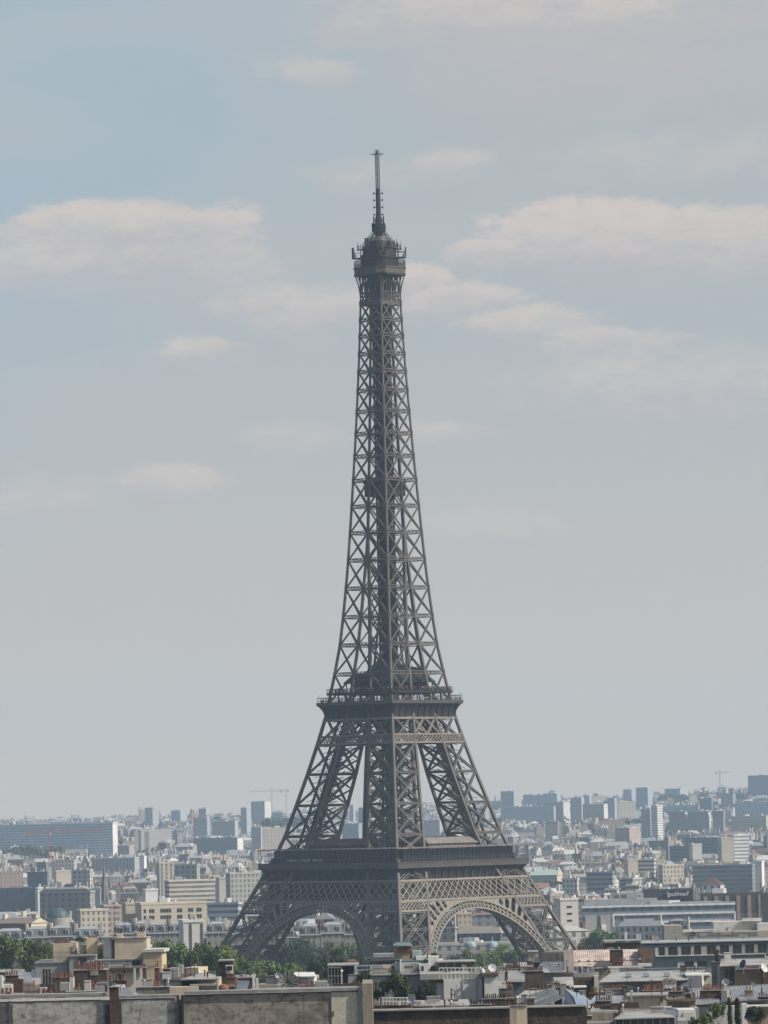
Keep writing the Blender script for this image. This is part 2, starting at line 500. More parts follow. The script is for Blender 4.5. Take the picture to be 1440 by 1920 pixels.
# lower arches, spandrels and lattice girders, one of each to a side
for k in range(4):
    mb = MB()
    n = 58
    t0 = math.asin((3.0 - ARCH_C) / ARCH_R2)
    def ap(r, t, off):
        z = ARCH_C + r * math.sin(t)
        return side_pt(k, r * math.cos(t) * 1.0, z, off)
    ts = [t0 + (math.pi - 2 * t0) * i / n for i in range(n + 1)]
    nx, ny = FN[k]
    nv = Vector((nx, ny, 0.42)).normalized()
    for off, full in ((0.35, True), (-3.4, False)):
        for a, b in zip(ts, ts[1:]):
            for r, w in ((ARCH_R1, 0.62), (ARCH_R2, 0.55)):
                mb.bar(ap(r, a, off), ap(r, b, off), w, 0.5, nv)
            if full:
                mb.bar(ap(ARCH_R1 + .3, a, off), ap(ARCH_R2 - .3, a, off), 0.42, 0.3, nv)
                mb.bar(ap(ARCH_R1 + 1.75, a, off), ap(ARCH_R1 + 1.75, b, off), 0.2, 0.2, nv)
                c1 = ap((ARCH_R1 + ARCH_R2) / 2 + .3, (a + b) / 2, off)
                mb.bar(ap(ARCH_R1 + .3, a, off), c1, 0.2, 0.2, nv)
                mb.bar(ap(ARCH_R1 + .3, b, off), c1, 0.2, 0.2, nv)
    for i, (a, b) in enumerate(zip(ts, ts[1:])):       # soffit lattice between the two rings
        mb.bar(ap(ARCH_R1, a, .35), ap(ARCH_R1, b, -3.4), 0.30, 0.2)
        mb.bar(ap(ARCH_R1, b, .35), ap(ARCH_R1, a, -3.4), 0.30, 0.2)
        mb.bar(ap(ARCH_R1, a, .35), ap(ARCH_R1, a, -3.4), 0.3, 0.2)
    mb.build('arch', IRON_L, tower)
    # spandrel: solid plate between arch, girder and leg, pierced by rounded slots
    mb = MB()
    bm = bmesh.new()
    def uv_poly(pts):
        vs = [bm.verts.new((p[0], p[1], 0)) for p in pts]
        es = [bm.edges.new((vs[i], vs[(i + 1) % len(vs)])) for i in range(len(vs))]
        return es
    for sgn in (-1, 1):
        z_lo = 18.5
        r = ARCH_R2 + 0.2
        tl = math.asin((z_lo - ARCH_C) / r)
        arc = []
        m = 40
        tend = math.acos(1.0 / r)
        for i in range(m + 1):
            t = tl + (tend - tl) * i / m
            arc.append((r * math.cos(t), ARCH_C + r * math.sin(t)))
        poly = list(arc) + [(1.0, 41.0)]
        zt = 40.9
        inn = lambda z: hw(z) - lw(z) + 0.2
        poly.append((inn(zt), zt))
        for z in (34, 28, 22):
            poly.append((max(inn(z), r * math.cos(math.asin((z - ARCH_C) / r)) + 0.35), z))
        poly = [(sgn * a, b) for a, b in poly]
        edges = uv_poly(poly)
        # slots stand out radially from the arch
        tt = R(80)
        while tt > R(33):
            r_in = r + 0.75
            wdt = 1.02
            best = r_in
            rr = r_in
            while rr < r + 14:
                x, z = rr * math.cos(tt), ARCH_C + rr * math.sin(tt)
                if z > 40.9 - 0.45 - wdt or x > inn(z) - 0.5 - wdt: break
                best = rr
                rr += 0.1
            if best - r_in > 0.25 or best > r_in:
                ca, sa = math.cos(tt), math.sin(tt)
                pts = []
                for i in range(9):
                    q = -math.pi / 2 + math.pi * i / 8
                    pts.append((best + wdt * math.cos(q), wdt * math.sin(q)))
                for i in range(9):
                    q = math.pi / 2 + math.pi * i / 8
                    pts.append((r_in + 0.55 + wdt * 0.75 * math.cos(q), wdt * 0.95 * math.sin(q)))
                pts = [(sgn * (a * ca - b * sa), ARCH_C + a * sa + b * ca) for a, b in pts]
                if best > r_in + 0.6:
                    edges += uv_poly(pts)
            tt -= R(4.3)
    bmesh.ops.triangle_fill(bm, use_beauty=True, use_dissolve=False, edges=bm.edges[:])
    bm.verts.ensure_lookup_table(); bm.verts.index_update()
    vs = [(v.co.x, v.co.y) for v in bm.verts]
    fs = [[v.index for v in f.verts] for f in bm.faces]
    bm.free()
    b0 = len(mb.v)
    for off in (0.30, 0.0):
        mb.v.extend(side_pt(k, u, z, off) for u, z in vs)
    nvv = len(vs)
    for f in fs:
        mb.f.append(tuple(b0 + i for i in f))
        mb.f.append(tuple(b0 + nvv + i for i in reversed(f)))
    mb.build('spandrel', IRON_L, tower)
    # big X lattice girder under the first platform and the narrow belt on the legs
    mb = MB()
    def girder(z0, z1, u0f, u1f, nx_, w, ch, off=0.25, ext=1):
        mb.bar(side_pt(k, u0f(z0), z0, off), side_pt(k, u1f(z0), z0, off), ch, ch * .8, nv)
        mb.bar(side_pt(k, u0f(z1), z1, off), side_pt(k, u1f(z1), z1, off), ch, ch * .8, nv)
        for i in range(nx_):
            a, b = i / nx_, (i + ext) / nx_
            def pt(f, z, clip=True):
                u0_, u1_ = u0f(z), u1f(z)
                return side_pt(k, u0_ + (u1_ - u0_) * f, z, off)
            if b <= 1.001:
                mb.bar(pt(a, z0), pt(b, z1), w, 0.28, nv)
                mb.bar(pt(b, z0), pt(a, z1), w, 0.28, nv)
            else:
                fr = (1 - a) / (b - a)
                mb.bar(pt(a, z0), pt(1, z0 + (z1 - z0) * fr), w, 0.28, nv)
                mb.bar(pt(a, z1), pt(1, z1 - (z1 - z0) * fr), w, 0.28, nv)
            if a - (b - a) < 0 and ext > 1 and i < ext - 1:
                fr = (i + 1) / ext
                mb.bar(pt(0, z0 + (z1 - z0) * (1 - fr)), pt(fr * ext / nx_, z1), w, 0.28, nv)
                mb.bar(pt(0, z1 - (z1 - z0) * (1 - fr)), pt(fr * ext / nx_, z0), w, 0.28, nv)
    H = lambda z: hw(z)
    I = lambda z: hw(z) - lw(z)
    girder(40.9, 48.2, lambda z: -I(z), I, 14, 0.40, 0.8, ext=2)
    for s in (-1, 1):
        girder(40.9, 48.2, lambda z: s * I(z), lambda z: s * H(z), 4, 0.40, 0.8, ext=2)
        girder(37.2, 40.6, lambda z: s * I(z), lambda z: s * H(z), 8, 0.30, 0.6, ext=2)
        mb.bar(side_pt(k, s * I(36.5), 36.5, .3), side_pt(k, s * I(48.2), 48.2, .3), 1.2, 0.5, nv)
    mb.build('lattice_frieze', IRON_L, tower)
    # belt girder below the second platform
    mb = MB()
    nv = Vector((nx, ny, 0.25)).normalized()
    for u0_, u1_, c in ((lambda z: -I(z), I, 8), (I, H, 8), (lambda z: -H(z), lambda z: -I(z), 8)):
        girder(99.6, 102.7, u0_, u1_, c, 0.24, 0.55, ext=2)
    for zz in (108.8,):
        mb.bar(side_pt(k, -H(zz), zz, .2), side_pt(k, H(zz), zz, .2), 0.8, 0.6, nv)
    # the raking struts between belt and platform
    for s in (-1, 1):
        mb.bar(side_pt(k, s * I(102.7), 102.7, .2), side_pt(k, s * I(109), 109, .2), 0.9, 0.6, nv)
        mb.latt(side_pt(k, s * I(102.7), 102.7), side_pt(k, 0, 109), 0.9, 0.5, nv, .3, .16)
        mb.latt(side_pt(k, 0, 102.7), side_pt(k, s * I(109), 109), 0.9, 0.5, nv, .3, .16)
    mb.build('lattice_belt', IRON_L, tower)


def ring(mb, z0, h0, z1, h1, t=0.4):
    """a square band of four plates running from half-width h0 at z0 to h1 at z1"""
    for k in range(4):
        a = [sq_pt(k, -h0, z0, h0), sq_pt(k, h0, z0, h0), sq_pt(k, h1, z1, h1), sq_pt(k, -h1, z1, h1)]
        nx, ny = FN[k]
        n = Vector((nx, ny, 0)) * t
        mb.hexa([a[0] - n, a[1] - n, a[1], a[0], a[3] - n, a[2] - n, a[2], a[3]])


def cove(mb, z0, h0, z1, h1, steps=7):
    """concave moulding that sweeps outwards towards its top"""
    pr = []
    for i in range(steps + 1):
        t = i / steps
        pr.append((z0 + (z1 - z0) * t, h0 + (h1 - h0) * (t ** 2.6)))
    for (a, b), (c, d) in zip(pr, pr[1:]):
        ring(mb, a, b, c, d, 0.35)
    return pr


# plate girders behind the frieze, dark to put shade into its openings
mb = MB()
ring(mb, 41.2, hw(41.2) - 3.2, 47.9, hw(47.9) - 3.2, .2)
mb.build('inner_girder', IRON_D, tower)
# first platform
S1 = 35.6
mb = MB()
mb.box(-S1, S1, -S1, S1, 53.9, 54.5)
mb.build('first_platform', IRON_D, tower)
mb = MB()
pr = cove(mb, 48.0, 34.2, 53.2, 35.9)
mb.build('cove_cornice', IRON_D, tower)  # dark tone stands for the shade beneath the gallery
mb = MB()
for k in range(4):
    for i in range(18):
        u = -34.0 + 68.0 * i / 17
        for (a, b), (c, d) in zip(pr, pr[1:]):
            mb.bar(sq_pt(k, u, a, b + .22), sq_pt(k, u, c, d + .22), 0.55, 0.5, (FN[k][0], FN[k][1], 0))
mb.build('corbel', mat('corbel_iron', (0.06, 0.054, 0.048), .6), tower)  # corbels painted darker, like the shaded cove behind them
mb = MB()
ring(mb, 53.2, 36.2, 54.9, 36.3, 0.6)
for k in range(4):
    mb.bar(sq_pt(k, -36.2, 55.05, 36.25), sq_pt(k, 36.2, 55.05, 36.25), 0.5, 0.35)
    mb.bar(sq_pt(k, -36.2, 53.1, 36.25), sq_pt(k, 36.2, 53.1, 36.25), 0.7, 0.35)
mb.build('fascia', IRON, tower)
mb = MB()
for k in range(4):
    n = 66
    for i in range(n + 1):
        u = -36 + 72 * i / n
        mb.bar(sq_pt(k, u, 55, 36.1), sq_pt(k, u, 60.2 if i % 5 == 0 else 56.3, 36.1), 0.16 if i % 5 == 0 else 0.07)
    mb.bar(sq_pt(k, -36, 56.3, 36.1), sq_pt(k, 36, 56.3, 36.1), 0.14)
mb.build('railing', IRON_D, tower)
mb = MB()
for k in range(4):
    a, b = 36.4, 32.0
    p = [sq_pt(k, -a, 60.1, a), sq_pt(k, a, 60.1, a), sq_pt(k, b, 60.3, b), sq_pt(k, -b, 60.3, b)]
    up_ = Vector((0, 0, 0.3))
    mb.hexa(p + [q + up_ for q in p])
mb.build('canopy', mat('canopy_metal', (0.16, 0.15, 0.14), 0.5), tower)
GLASS_D = mat('dark_glass', (0.025, 0.03, 0.035), 0.12, 0.2, 0.3, spec=0.5)
for k in range(4):
    mb = MB()
    n_ = Vector((FN[k][0], FN[k][1], 0))
    def bx(mb, u0, u1, h0, h1, z0, z1):
        p = [sq_pt(k, u0, z0, h1), sq_pt(k, u1, z0, h1), sq_pt(k, u1, z0, h0), sq_pt(k, u0, z0, h0)]
        mb.hexa(p + [q + Vector((0, 0, z1 - z0)) for q in p])
    bx(mb, -30.5, 30.5, 26.0, 33.4, 54.5, 59.9)
    pv = mb.build('pavilion', GLASS_D, tower)
    mb = MB()
    for i in range(31):
        u = -30 + 2 * i
        bx(mb, u - .09, u + .09, 33.4, 33.55, 54.5, 59.9)
    bx(mb, -30.5, 30.5, 33.4, 33.5, 57.0, 57.25)
    mb.build('mullion', IRON_D, pv)
    mb = MB()
    b0, b1 = (13.0, 16.5)
    for u0_, u1_, zz in ((-b0, b0, 62.3),):
        bx(mb, u0_, u1_, 20.0, 30.5, 59.9, 61.6)
        p = [sq_pt(k, u0_ - 1, 61.6, 31.2), sq_pt(k, u1_ + 1, 61.6, 31.2), sq_pt(k, u1_ + 1, 61.6, 19.4), sq_pt(k, u0_ - 1, 61.6, 19.4)]
        q = [sq_pt(k, u0_ + .5, 63.9, 27.8), sq_pt(k, u1_ - .5, 63.9, 27.8), sq_pt(k, u1_ - .5, 63.9, 21.0), sq_pt(k, u0_ + .5, 63.9, 21.0)]
        mb.hexa(p + q)
    mb.build('roof', mat('pavilion_roof_red', (0.11, 0.055, 0.05), 0.6) if k in (3, 1) else mat('pavilion_roof_grey', (0.17, 0.155, 0.14), 0.6), pv)
    if k == 3:
        mb = MB()
        for i in range(18):
            u = -22 + 19 * i / 18 + (0.3 if i % 4 == 0 else 0)
            if i in (5, 12): continue
            bx(mb, u, u + .75, 35.2, 35.4, 55.9, 56.5 + .12 * (i % 3))
        mb.build('balcony_lettering', mat('white_letters', (0.62, 0.62, 0.60), 0.5), pv)

# second platform
mb = MB()
mb.box(-18.2, 18.2, -18.2, 18.2, 114.6, 115.1)
mb.box(-16.9, 16.9, -16.9, 16.9, 118.9, 119.3)
mb.build('second_platform', IRON_D, tower)
mb = MB()
pr = cove(mb, 109.2, 17.6, 114.4, 19.5)
for k in range(4):
    for i in range(11):
        u = -17.0 + 34.0 * i / 10
        for (a, b), (c, d) in zip(pr, pr[1:]):
            mb.bar(sq_pt(k, u, a, b + .18), sq_pt(k, u, c, d + .18), 0.4, 0.4, (FN[k][0], FN[k][1], 0))
mb.build('cove_cornice', IRON_D, tower)
mb = MB()
ring(mb, 114.3, 19.7, 115.6, 19.8, 0.5)
mb.build('fascia', IRON, tower)
mb = MB()
for k in range(4):
    for h, z, zt, zb in ((19.5, 115.5, 117.4, 116.7), (17.0, 119.2, 120.6, 120.4)):
        n = 44
        for i in range(n + 1):
            u = -h + 2 * h * i / n
            mb.bar(sq_pt(k, u, z, h), sq_pt(k, u, zt, h), 0.09)
        mb.bar(sq_pt(k, -h, zt, h), sq_pt(k, h, zt, h), 0.16)
        mb.bar(sq_pt(k, -h, zb - .5, h), sq_pt(k, h, zb - .5, h), 0.1)
    for s in (-1, 1):
        mb.bar(sq_pt(k, s * 19.4, 117.4, 19.4), sq_pt(k, s * 18.6, 118.4, 18.6), 0.14)
mb.build('railing', IRON_D, tower)
mb = MB()
ring(mb, 118.3, 16.9, 119.3, 17.0, 0.5)
for k in range(4):
    for i in range(9):
        u = -16 + 4 * i
        mb.bar(sq_pt(k, u, 115.1, 15.5), sq_pt(k, u, 119, 15.5), 0.35)
mb.build('upper_deck', IRON_D, tower)
mb = MB()
mb.box(-9.6, 9.6, -9.6, 9.6, 119.4, 125.6)
for k in range(4):
    p = [sq_pt(k, -12.4, 122.6, 12.4), sq_pt(k, 12.4, 122.6, 12.4), sq_pt(k, 9.6, 125.8, 9.6), sq_pt(k, -9.6, 125.8, 9.6)]
    mb.hexa(p + [q + Vector((0, 0, .35)) for q in p])
    for u in (-11, -5.5, 0, 5.5, 11):
        mb.bar(sq_pt(k, u, 119.3, 12), sq_pt(k, u, 122.7, 12), 0.3)
mb.box(-10.0, 10.0, -10.0, 10.0, 125.9, 126.4)
sp2 = mb.build('pavilion', IRON_D, tower)
mb = MB()
mb.hexa([Vector(q) for q in ((-7.5, -7, 126.4), (3.6, -7, 126.4), (3.6, 6, 126.4), (-7.5, 6, 126.4), (-3.5, -3, 131.5), (0.8, -3, 131.5), (0.8, 2.4, 131.5), (-3.5, 2.4, 131.5))])
mb.box(3.9, 9.4, -8.6, 3, 126.4, 128.4)
for q in range(8):
    mb.tube((-9 + q * 2.4, -9.2, 126.4), (-9 + q * 2.4, -9.2, 127.8 + .5 * (q % 3)), .28)
mb.build('roof', IRON_D, sp2)

# the shaft above the second platform
LV = [115.2, 126.2, 137.2, 147.9, 158.7, 169.4, 179.8, 189.9, 199.8, 209.0, 217.6, 226.1, 234.1, 241.3, 248.2, 255.0, 261.2, 267.5]
for k in range(4):
    mb = MB()
    nx, ny = FN[k]
    nv = Vector((nx, ny, 0.08)).normalized()
    for a, b in zip(LV, LV[1:]):
        ca = 0.84 - 0.30 * (a - 115) / 150
        gw = 0.62 - 0.17 * (a - 115) / 150
        Ha, Hb = hw(a), hw(b)
        Ia, Ib = Ha - lw(a), Hb - lw(b)
        if Ia < 0.35: Ia = 0.0
        if Ib < 0.35: Ib = 0.0
        mb.bar(side_pt(k, Ha, a), side_pt(k, Hb, b), ca, ca, nv)          # each side owns one corner column
        for s in (-1, 1):
            mb.bar(side_pt(k, s * Ia, a), side_pt(k, s * Ib, b), ca * 1.0, ca * .8, nv)
            mb.latt(side_pt(k, s * Ha, a), side_pt(k, s * Ib, b), gw, 0.35, nv, .2, .1)
            mb.latt(side_pt(k, s * Ia, a), side_pt(k, s * Hb, b), gw, 0.35, nv, .2, .1)
        # a girder right across, at the top of each panel
        for zz, th in ((b + .55, .26), (b - .55, .26)):
            mb.bar(side_pt(k, -Hb, zz), side_pt(k, Hb, zz), th, .35, nv)
        nl = max(6, int(Hb * 2 / 0.9))
        for i in range(nl):
            x = -Hb + 2 * Hb * i / nl; y = -Hb + 2 * Hb * (i + 1) / nl
            s = 1 if i % 2 else -1
            mb.bar(side_pt(k, x, b + .5 * s), side_pt(k, y, b - .5 * s), .13, .2, nv)
        for u in ((-Hb, Hb, -Ib, Ib) if Ib else (-Hb, Hb, 0)):
            mb.bar(side_pt(k, u, b - 1.0), side_pt(k, u, b + 1.0), 1.15, .42, nv)
        # inner faces of the legs while the legs are still apart
        if Ib > 0 or Ia > 0:
            mb.bar(sq_pt(k, Ia, a, Ia), sq_pt(k, Ib, b, Ib), ca * .8, ca * .8, nv)
            for s in (-1, 1):
                mb.latt(sq_pt(k, s * Ia, a, Ha), sq_pt(k, s * Ib, b, max(Ib, .2)), gw * .8, .3, (-ny, nx, 0), .15, .1)
                mb.latt(sq_pt(k, s * Ia, a, max(Ia, .2)), sq_pt(k, s * Ib, b, Hb), gw * .8, .3, (-ny, nx, 0), .15, .1)
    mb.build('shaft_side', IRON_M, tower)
for b in LV[1:]:
    mb = MB()
    h = hw(b)
    for k in range(2):
        mb.bar(sq_pt(k, 0, b, h), sq_pt(k + 2, 0, b, h), .35)
    for k in range(4):
        mb.bar(sq_pt(k, -2.4, b, h), sq_pt(k, -2.4, b, 2.2), .3)
        mb.bar(sq_pt(k, 2.4, b, h), sq_pt(k, 2.4, b, 2.2), .3)
    mb.build('cross_tie', IRON_D, tower)
mb = MB()
c = 2.25
z = 115.0
while z < 275:
    z2 = min(z + 3.0, 276)
    for k in range(4):
        mb.bar(sq_pt(k, -c, z, c), sq_pt(k, c, z2, c), .34, .2)
        mb.bar(sq_pt(k, c, z, c), sq_pt(k, -c, z2, c), .34, .2)
        mb.bar(sq_pt(k, -c, z, c), sq_pt(k, c, z, c), .3, .3)
    z = z2
for k in range(4):
    mb.bar(sq_pt(k, c, 115, c), sq_pt(k, c, 277, c), .55)
    for u in (-.95, .95):
        mb.bar(sq_pt(k, u, 115, c), sq_pt(k, u, 277, c), .75, .3, (FN[k][0], FN[k][1], 0))
for x, y in ((.9, .9), (-.9, -.9), (.9, -.9), (-.9, .9)):
    mb.box(x - .62, x + .62, y - .62, y + .62, 115, 277)
shaft = mb.build('lift_shaft', IRON_D, tower)
mb = MB()
zz = 118.0
i = 0
while zz < 262:                                  # spiral stairs and ducts hung on the shaft
    s = 1 if i % 2 else -1
    mb.bar((-s * 1.5, -c - .7, zz), (s * 1.5, -c - .7, zz + 2.2), .5, .18)
    mb.bar((-c - .7, -s * 1.5, zz), (-c - .7, s * 1.5, zz + 2.2), .5, .18)
    mb.bar((c + .7, -s * 1.5, zz), (c + .7, s * 1.5, zz + 2.2), .5, .18)
    if i % 3 == 0:
        mb.bar((c + .2, -c, zz), (c + 1.5, -c, zz), .2)
        mb.bar((-c, -c - .2, zz), (-c, -c - 1.5, zz), .2)
    zz += 2.2
    i += 1
mb.build('stairs', IRON_D, shaft)
mb = MB()
mb.box(-5.5, 5.5, -5.5, 5.5, 193.6, 198.0)
ring(mb, 197.4, 5.2, 199.8, 6.2, 0.3)
mb.box(-4.0, 4.0, -4.0, 4.0, 197.6, 200.8)
for k in range(4):
    for i in range(6):
        u = -4.5 + 1.8 * i
        mb.bar(sq_pt(k, u, 197, 4.7), sq_pt(k, u, 200.2 - (i % 2) * .8, 5.6), .5)
    mb.bar(sq_pt(k, -5.8, 197.6, 5.8), sq_pt(k, 5.8, 197.6, 5.8), .5)
mb.build('service_platform', IRON_D, tower)

# top platform, cabin and mast
mb = MB()
ring(mb, 266.6, 5.5, 267.9, 5.5, .4)
ring(mb, 271.2, 5.45, 271.8, 5.45, .4)
for k in range(4):
    nx, ny = FN[k]
    for u in (-5.4, -4.2, -2.6, -1.3, 0, 1.3, 2.6, 4.2, 5.4):
        wd = .5 if abs(u) in (5.4, 0, 2.6) else .25
        mb.bar(sq_pt(k, u, 267.5, 5.4), sq_pt(k, u, 278, 5.3), wd, .3, (nx, ny, 0))
        pv = None
        for i in range(7):                         # brackets that flare outwards
            t = i / 6
            q = sq_pt(k, u * (1 + .22 * t ** 2), 268.5 + 9.4 * t, 5.4 + 1.15 * t ** 2.2)
            if pv is not None: mb.bar(pv, q, .34, .34)
            pv = q
    for i in range(4):
        u = -5.4 + 2.7 * i
        mb.bar(sq_pt(k, u, 268, 5.45), sq_pt(k, u + 2.7, 271, 5.45), .3)
        mb.bar(sq_pt(k, u + 2.7, 268, 5.45), sq_pt(k, u, 271, 5.45), .3)
    for s in (-1, 1):                                # curved braces spreading from the middle column
        pv = None
        for i in range(8):
            t = i / 7
            q = sq_pt(k, s * (5.3 - 3.3 * t ** 1.8), 270 + 8.2 * t, 5.5 + .6 * t)
            if pv is not None: mb.bar(pv, q, .34, .34)
            pv = q
mb.build('bracket', IRON, tower)


def chamf(h, c): return [(-h, -h + c), (-h + c, -h), (h - c, -h), (h, -h + c), (h, h - c), (h - c, h), (-h + c, h), (-h, h - c)]


def prism(mb, pts0, z0, pts1, z1):
    b = len(mb.v); n = len(pts0)
    mb.v.extend(Vector((x, y, z0)) for x, y in pts0)
    mb.v.extend(Vector((x, y, z1)) for x, y in pts1)
    for i in range(n):
        j = (i + 1) % n
        mb.f.append((b + i, b + j, b + n + j, b + n + i))
    mb.f.append(tuple(b + i for i in reversed(range(n))))
    mb.f.append(tuple(b + n + i for i in range(n)))


mb = MB()
prism(mb, chamf(8.2, 2.7), 278.0, chamf(8.4, 2.75), 278.6)
prism(mb, chamf(8.2, 2.7), 278.6, chamf(8.2, 2.7), 280.6)
prism(mb, chamf(8.45, 2.75), 280.6, chamf(8.45, 2.75), 281.1)
tp = mb.build('top_platform', mat('iron_paint_warm', (0.085, 0.077, 0.065), 0.55), tower)
mb = MB()
ch = chamf(8.2, 2.7)
for (x, y), (x2, y2) in zip(ch, ch[1:] + ch[:1]):
    d = Vector((x2 - x, y2 - y, 0)); n = max(2, int(d.length / .6))
    for i in range(n):
        q = Vector((x, y, 0)) + d * (i / n)
        mb.bar(q + Vector((0, 0, 281.1)), q + Vector((0, 0, 283.2)), .12)
        mb.bar(q + Vector((0, 0, 283.2)), q * .95 + Vector((0, 0, 284.2)), .12)
    for zz in (281.8, 282.5, 283.2):
        mb.bar((x, y, zz), (x2, y2, zz), .16)
mb.build('railing', IRON_D, tp)
mb = MB()
prism(mb, chamf(5.6, 1.0), 281.1, chamf(5.6, 1.0), 284.6)
prism(mb, chamf(6.6, 1.3), 284.6, chamf(6.6, 1.3), 285.1)
prism(mb, chamf(5.2, 1.2), 285.1, chamf(5.0, 1.2), 288.6)
prism(mb, chamf(5.4, 1.3), 288.6, chamf(5.3, 1.3), 289.1)
prism(mb, chamf(4.9, 1.4), 289.1, chamf(4.4, 1.6), 291.2)
cab = mb.build('cabin', IRON_D, tower)
mb = MB()
prism(mb, chamf(4.4, 1.6), 291.2, chamf(3.4, 1.3), 292.3)
prism(mb, chamf(3.4, 1.3), 292.3, chamf(1.5, .6), 293.1)
mb.build('roof', mat('dull_metal_roof', (0.11, 0.10, 0.09), 0.45), cab)
mb = MB()
for k in range(8):
    t = math.pi / 4 * k
    pv = None
    for i in range(7):
        q = i / 6
        r = 5.6 * (1 - q) ** .85 + 1.0
        p = Vector((math.cos(t) * r, math.sin(t) * r, 289.2 + 6.6 * q ** .72))
        if pv is not None:
            mb.bar(pv, p, .2)
            mb.bar(pv + Vector((0, 0, -1.0)), p + Vector((0, 0, -.9)), .13)
            mb.bar(pv, p + Vector((0, 0, -.9)), .14)
        pv = p
mb.tube((0, 0, 291), (0, 0, 297.5), 1.5, 1.5)
mb.build('rib', IRON_D, cab)
mb = MB()
for sx, sy in ((1, 1), (-1, 1), (1, -1), (-1, -1)):
    for q, h in ((5.6, 288.2), (6.4, 284.8)):
        mb.build('aerial', IRON_D, cab) if mb.v else None
        mb = MB()
        mb.bar((sx * q * .6, sy * q, h), (sx * q * 1.15, sy * q, h), .35)
        mb.bar((sx * q, sy * q * .6, h), (sx * q, sy * q * 1.15, h), .35)
        mb.bar((sx * q * 1.1, sy * q, h), (sx * q * 1.1, sy * q, h + 2.2), .16)
        mb.bar((sx * q, sy * q * 1.1, h), (sx * q, sy * q * 1.1, h + 3.2), .12)
        mb.bar((sx * q, sy * q, h), (sx * q, sy * q, h + 1.6), .3)
mb.build('aerial', IRON_D, cab)
mb = MB()
rnd = random.Random(3)
for i in range(80):
    t = rnd.uniform(0, 6.28); r = rnd.uniform(3.6, 7.2)
    p = Vector((math.cos(t) * r, math.sin(t) * r, rnd.choice((281.2, 285.0, 285.1, 288.8, 289.0))))
    mb.bar(p, p + Vector((0, 0, rnd.uniform(.9, 3.4))), rnd.choice((.16, .22, .5, .65)))
    if rnd.random() < .4: mb.bar(p + Vector((0, 0, .7)), p * 1.12 + Vector((0, 0, .7 - p.z * .12)), .14)
    mb.build('aerial', IRON_D, cab)
    mb = MB()
# long panel aerials out on arms at the left and right corners
for ang, hgt, w in ((R(180 - 46.7), 4.2, .62), (R(-46.7), 4.0, .22), (R(-60), 3.4, .12)):
    mb.build('aerial', IRON_D, cab)
    mb = MB()
    d = Vector((math.cos(ang), math.sin(ang), 0))
    q = d * 10.1 + Vector((0, 0, 286.6))
    mb.bar(q - Vector((0, 0, hgt / 2 - .2)), q + Vector((0, 0, hgt / 2 + .4)), w, w)
    for zz in (285.2, 287.2):
        mb.bar(d * 5 + Vector((0, 0, zz)), d * 10.1 + Vector((0, 0, zz - .3)), .2)
    mb.bar(d * 7.2 + Vector((0, 0, 285)), d * 7.2 + Vector((0, 0, 290.5)), .2)
mb.build('aerial', IRON_D, cab)
mb = MB()
for zz, r in ((295.0, 2.4), (296.6, 2.7), (297.4, 2.1)):
    mb.tube((0, 0, zz), (0, 0, zz + .5), r, r, 10)
for i in range(14):
    t = i * .449
    mb.bar((math.cos(t) * 2.3, math.sin(t) * 2.3, 295), (math.cos(t) * 2.4, math.sin(t) * 2.4, 297.6 + (i % 3) * .4), .5)
mb.tube((0, 0, 297.4), (0, 0, 300.6), 1.45, 1.35, 10)
for i in range(8):
    t = i * math.pi / 4
    r = 1.9 if i % 2 else 2.6
    mb.bar((math.cos(t) * r, math.sin(t) * r, 298), (math.cos(t) * r, math.sin(t) * r, 300.8), .3)
    mb.bar((0, 0, 299.4), (math.cos(t) * r, math.sin(t) * r, 299.4), .15)
mast = mb.build('mast', IRON_D, tower)
mb = MB()
mb.tube((0, 0, 300.6), (0, 0, 311.6), 1.0, .86, 10)
for zz in (301.6, 304.5, 307.2, 309.8):
    for t in (R(-46.7), R(-46.7 + 90)):
        d = Vector((math.cos(t), math.sin(t), 0))
        mb.bar(d * -1.9 + Vector((0, 0, zz)), d * 1.9 + Vector((0, 0, zz)), .3)
        for s in (-1, 1):
            mb.bar(d * 1.7 * s + Vector((0, 0, zz - .5)), d * 1.7 * s + Vector((0, 0, zz + .6)), .22)
mb.build('dipole_section', IRON_D, mast)
mb = MB()
h = .5
for i in range(12):
    za, zb = 311.4 + i * 1.15, 311.4 + (i + 1) * 1.15
    for k in range(4):
        mb.bar(sq_pt(k, h, za, h), sq_pt(k, h, zb, h), .2)
        mb.bar(sq_pt(k, -h, za, h), sq_pt(k, h, zb, h), .1)
        mb.bar(sq_pt(k, -h, zb, h), sq_pt(k, h, zb, h), .10)
t = R(-46.7)
d = Vector((math.cos(t), math.sin(t), 0)); e = Vector((-d.y, d.x, 0))
for v in (d, e):
    mb.bar(v * -2.5 + Vector((0, 0, 325.0)), v * 2.5 + Vector((0, 0, 325.0)), .28)
    for s in (-1, 1):
        mb.bar(v * 2.2 * s + Vector((0, 0, 325.0)), v * .5 * s + Vector((0, 0, 324.2)), .14)
        mb.bar(v * .8 * s + Vector((0, 0, 325)), v * .8 * s + Vector((0, 0, 326.8)), .16)
mb.tube((0, 0, 324.8), (0, 0, 326.4), .5, .45, 8)
mb.build('lattice_mast', mat('grey_mast_paint', (0.07, 0.068, 0.066), 0.5), mast)

# ------------------------------------------------------------ builders for the city
def M(d): return d / F


def horizon(px): return 1516 - (px - 735) * 0.0232


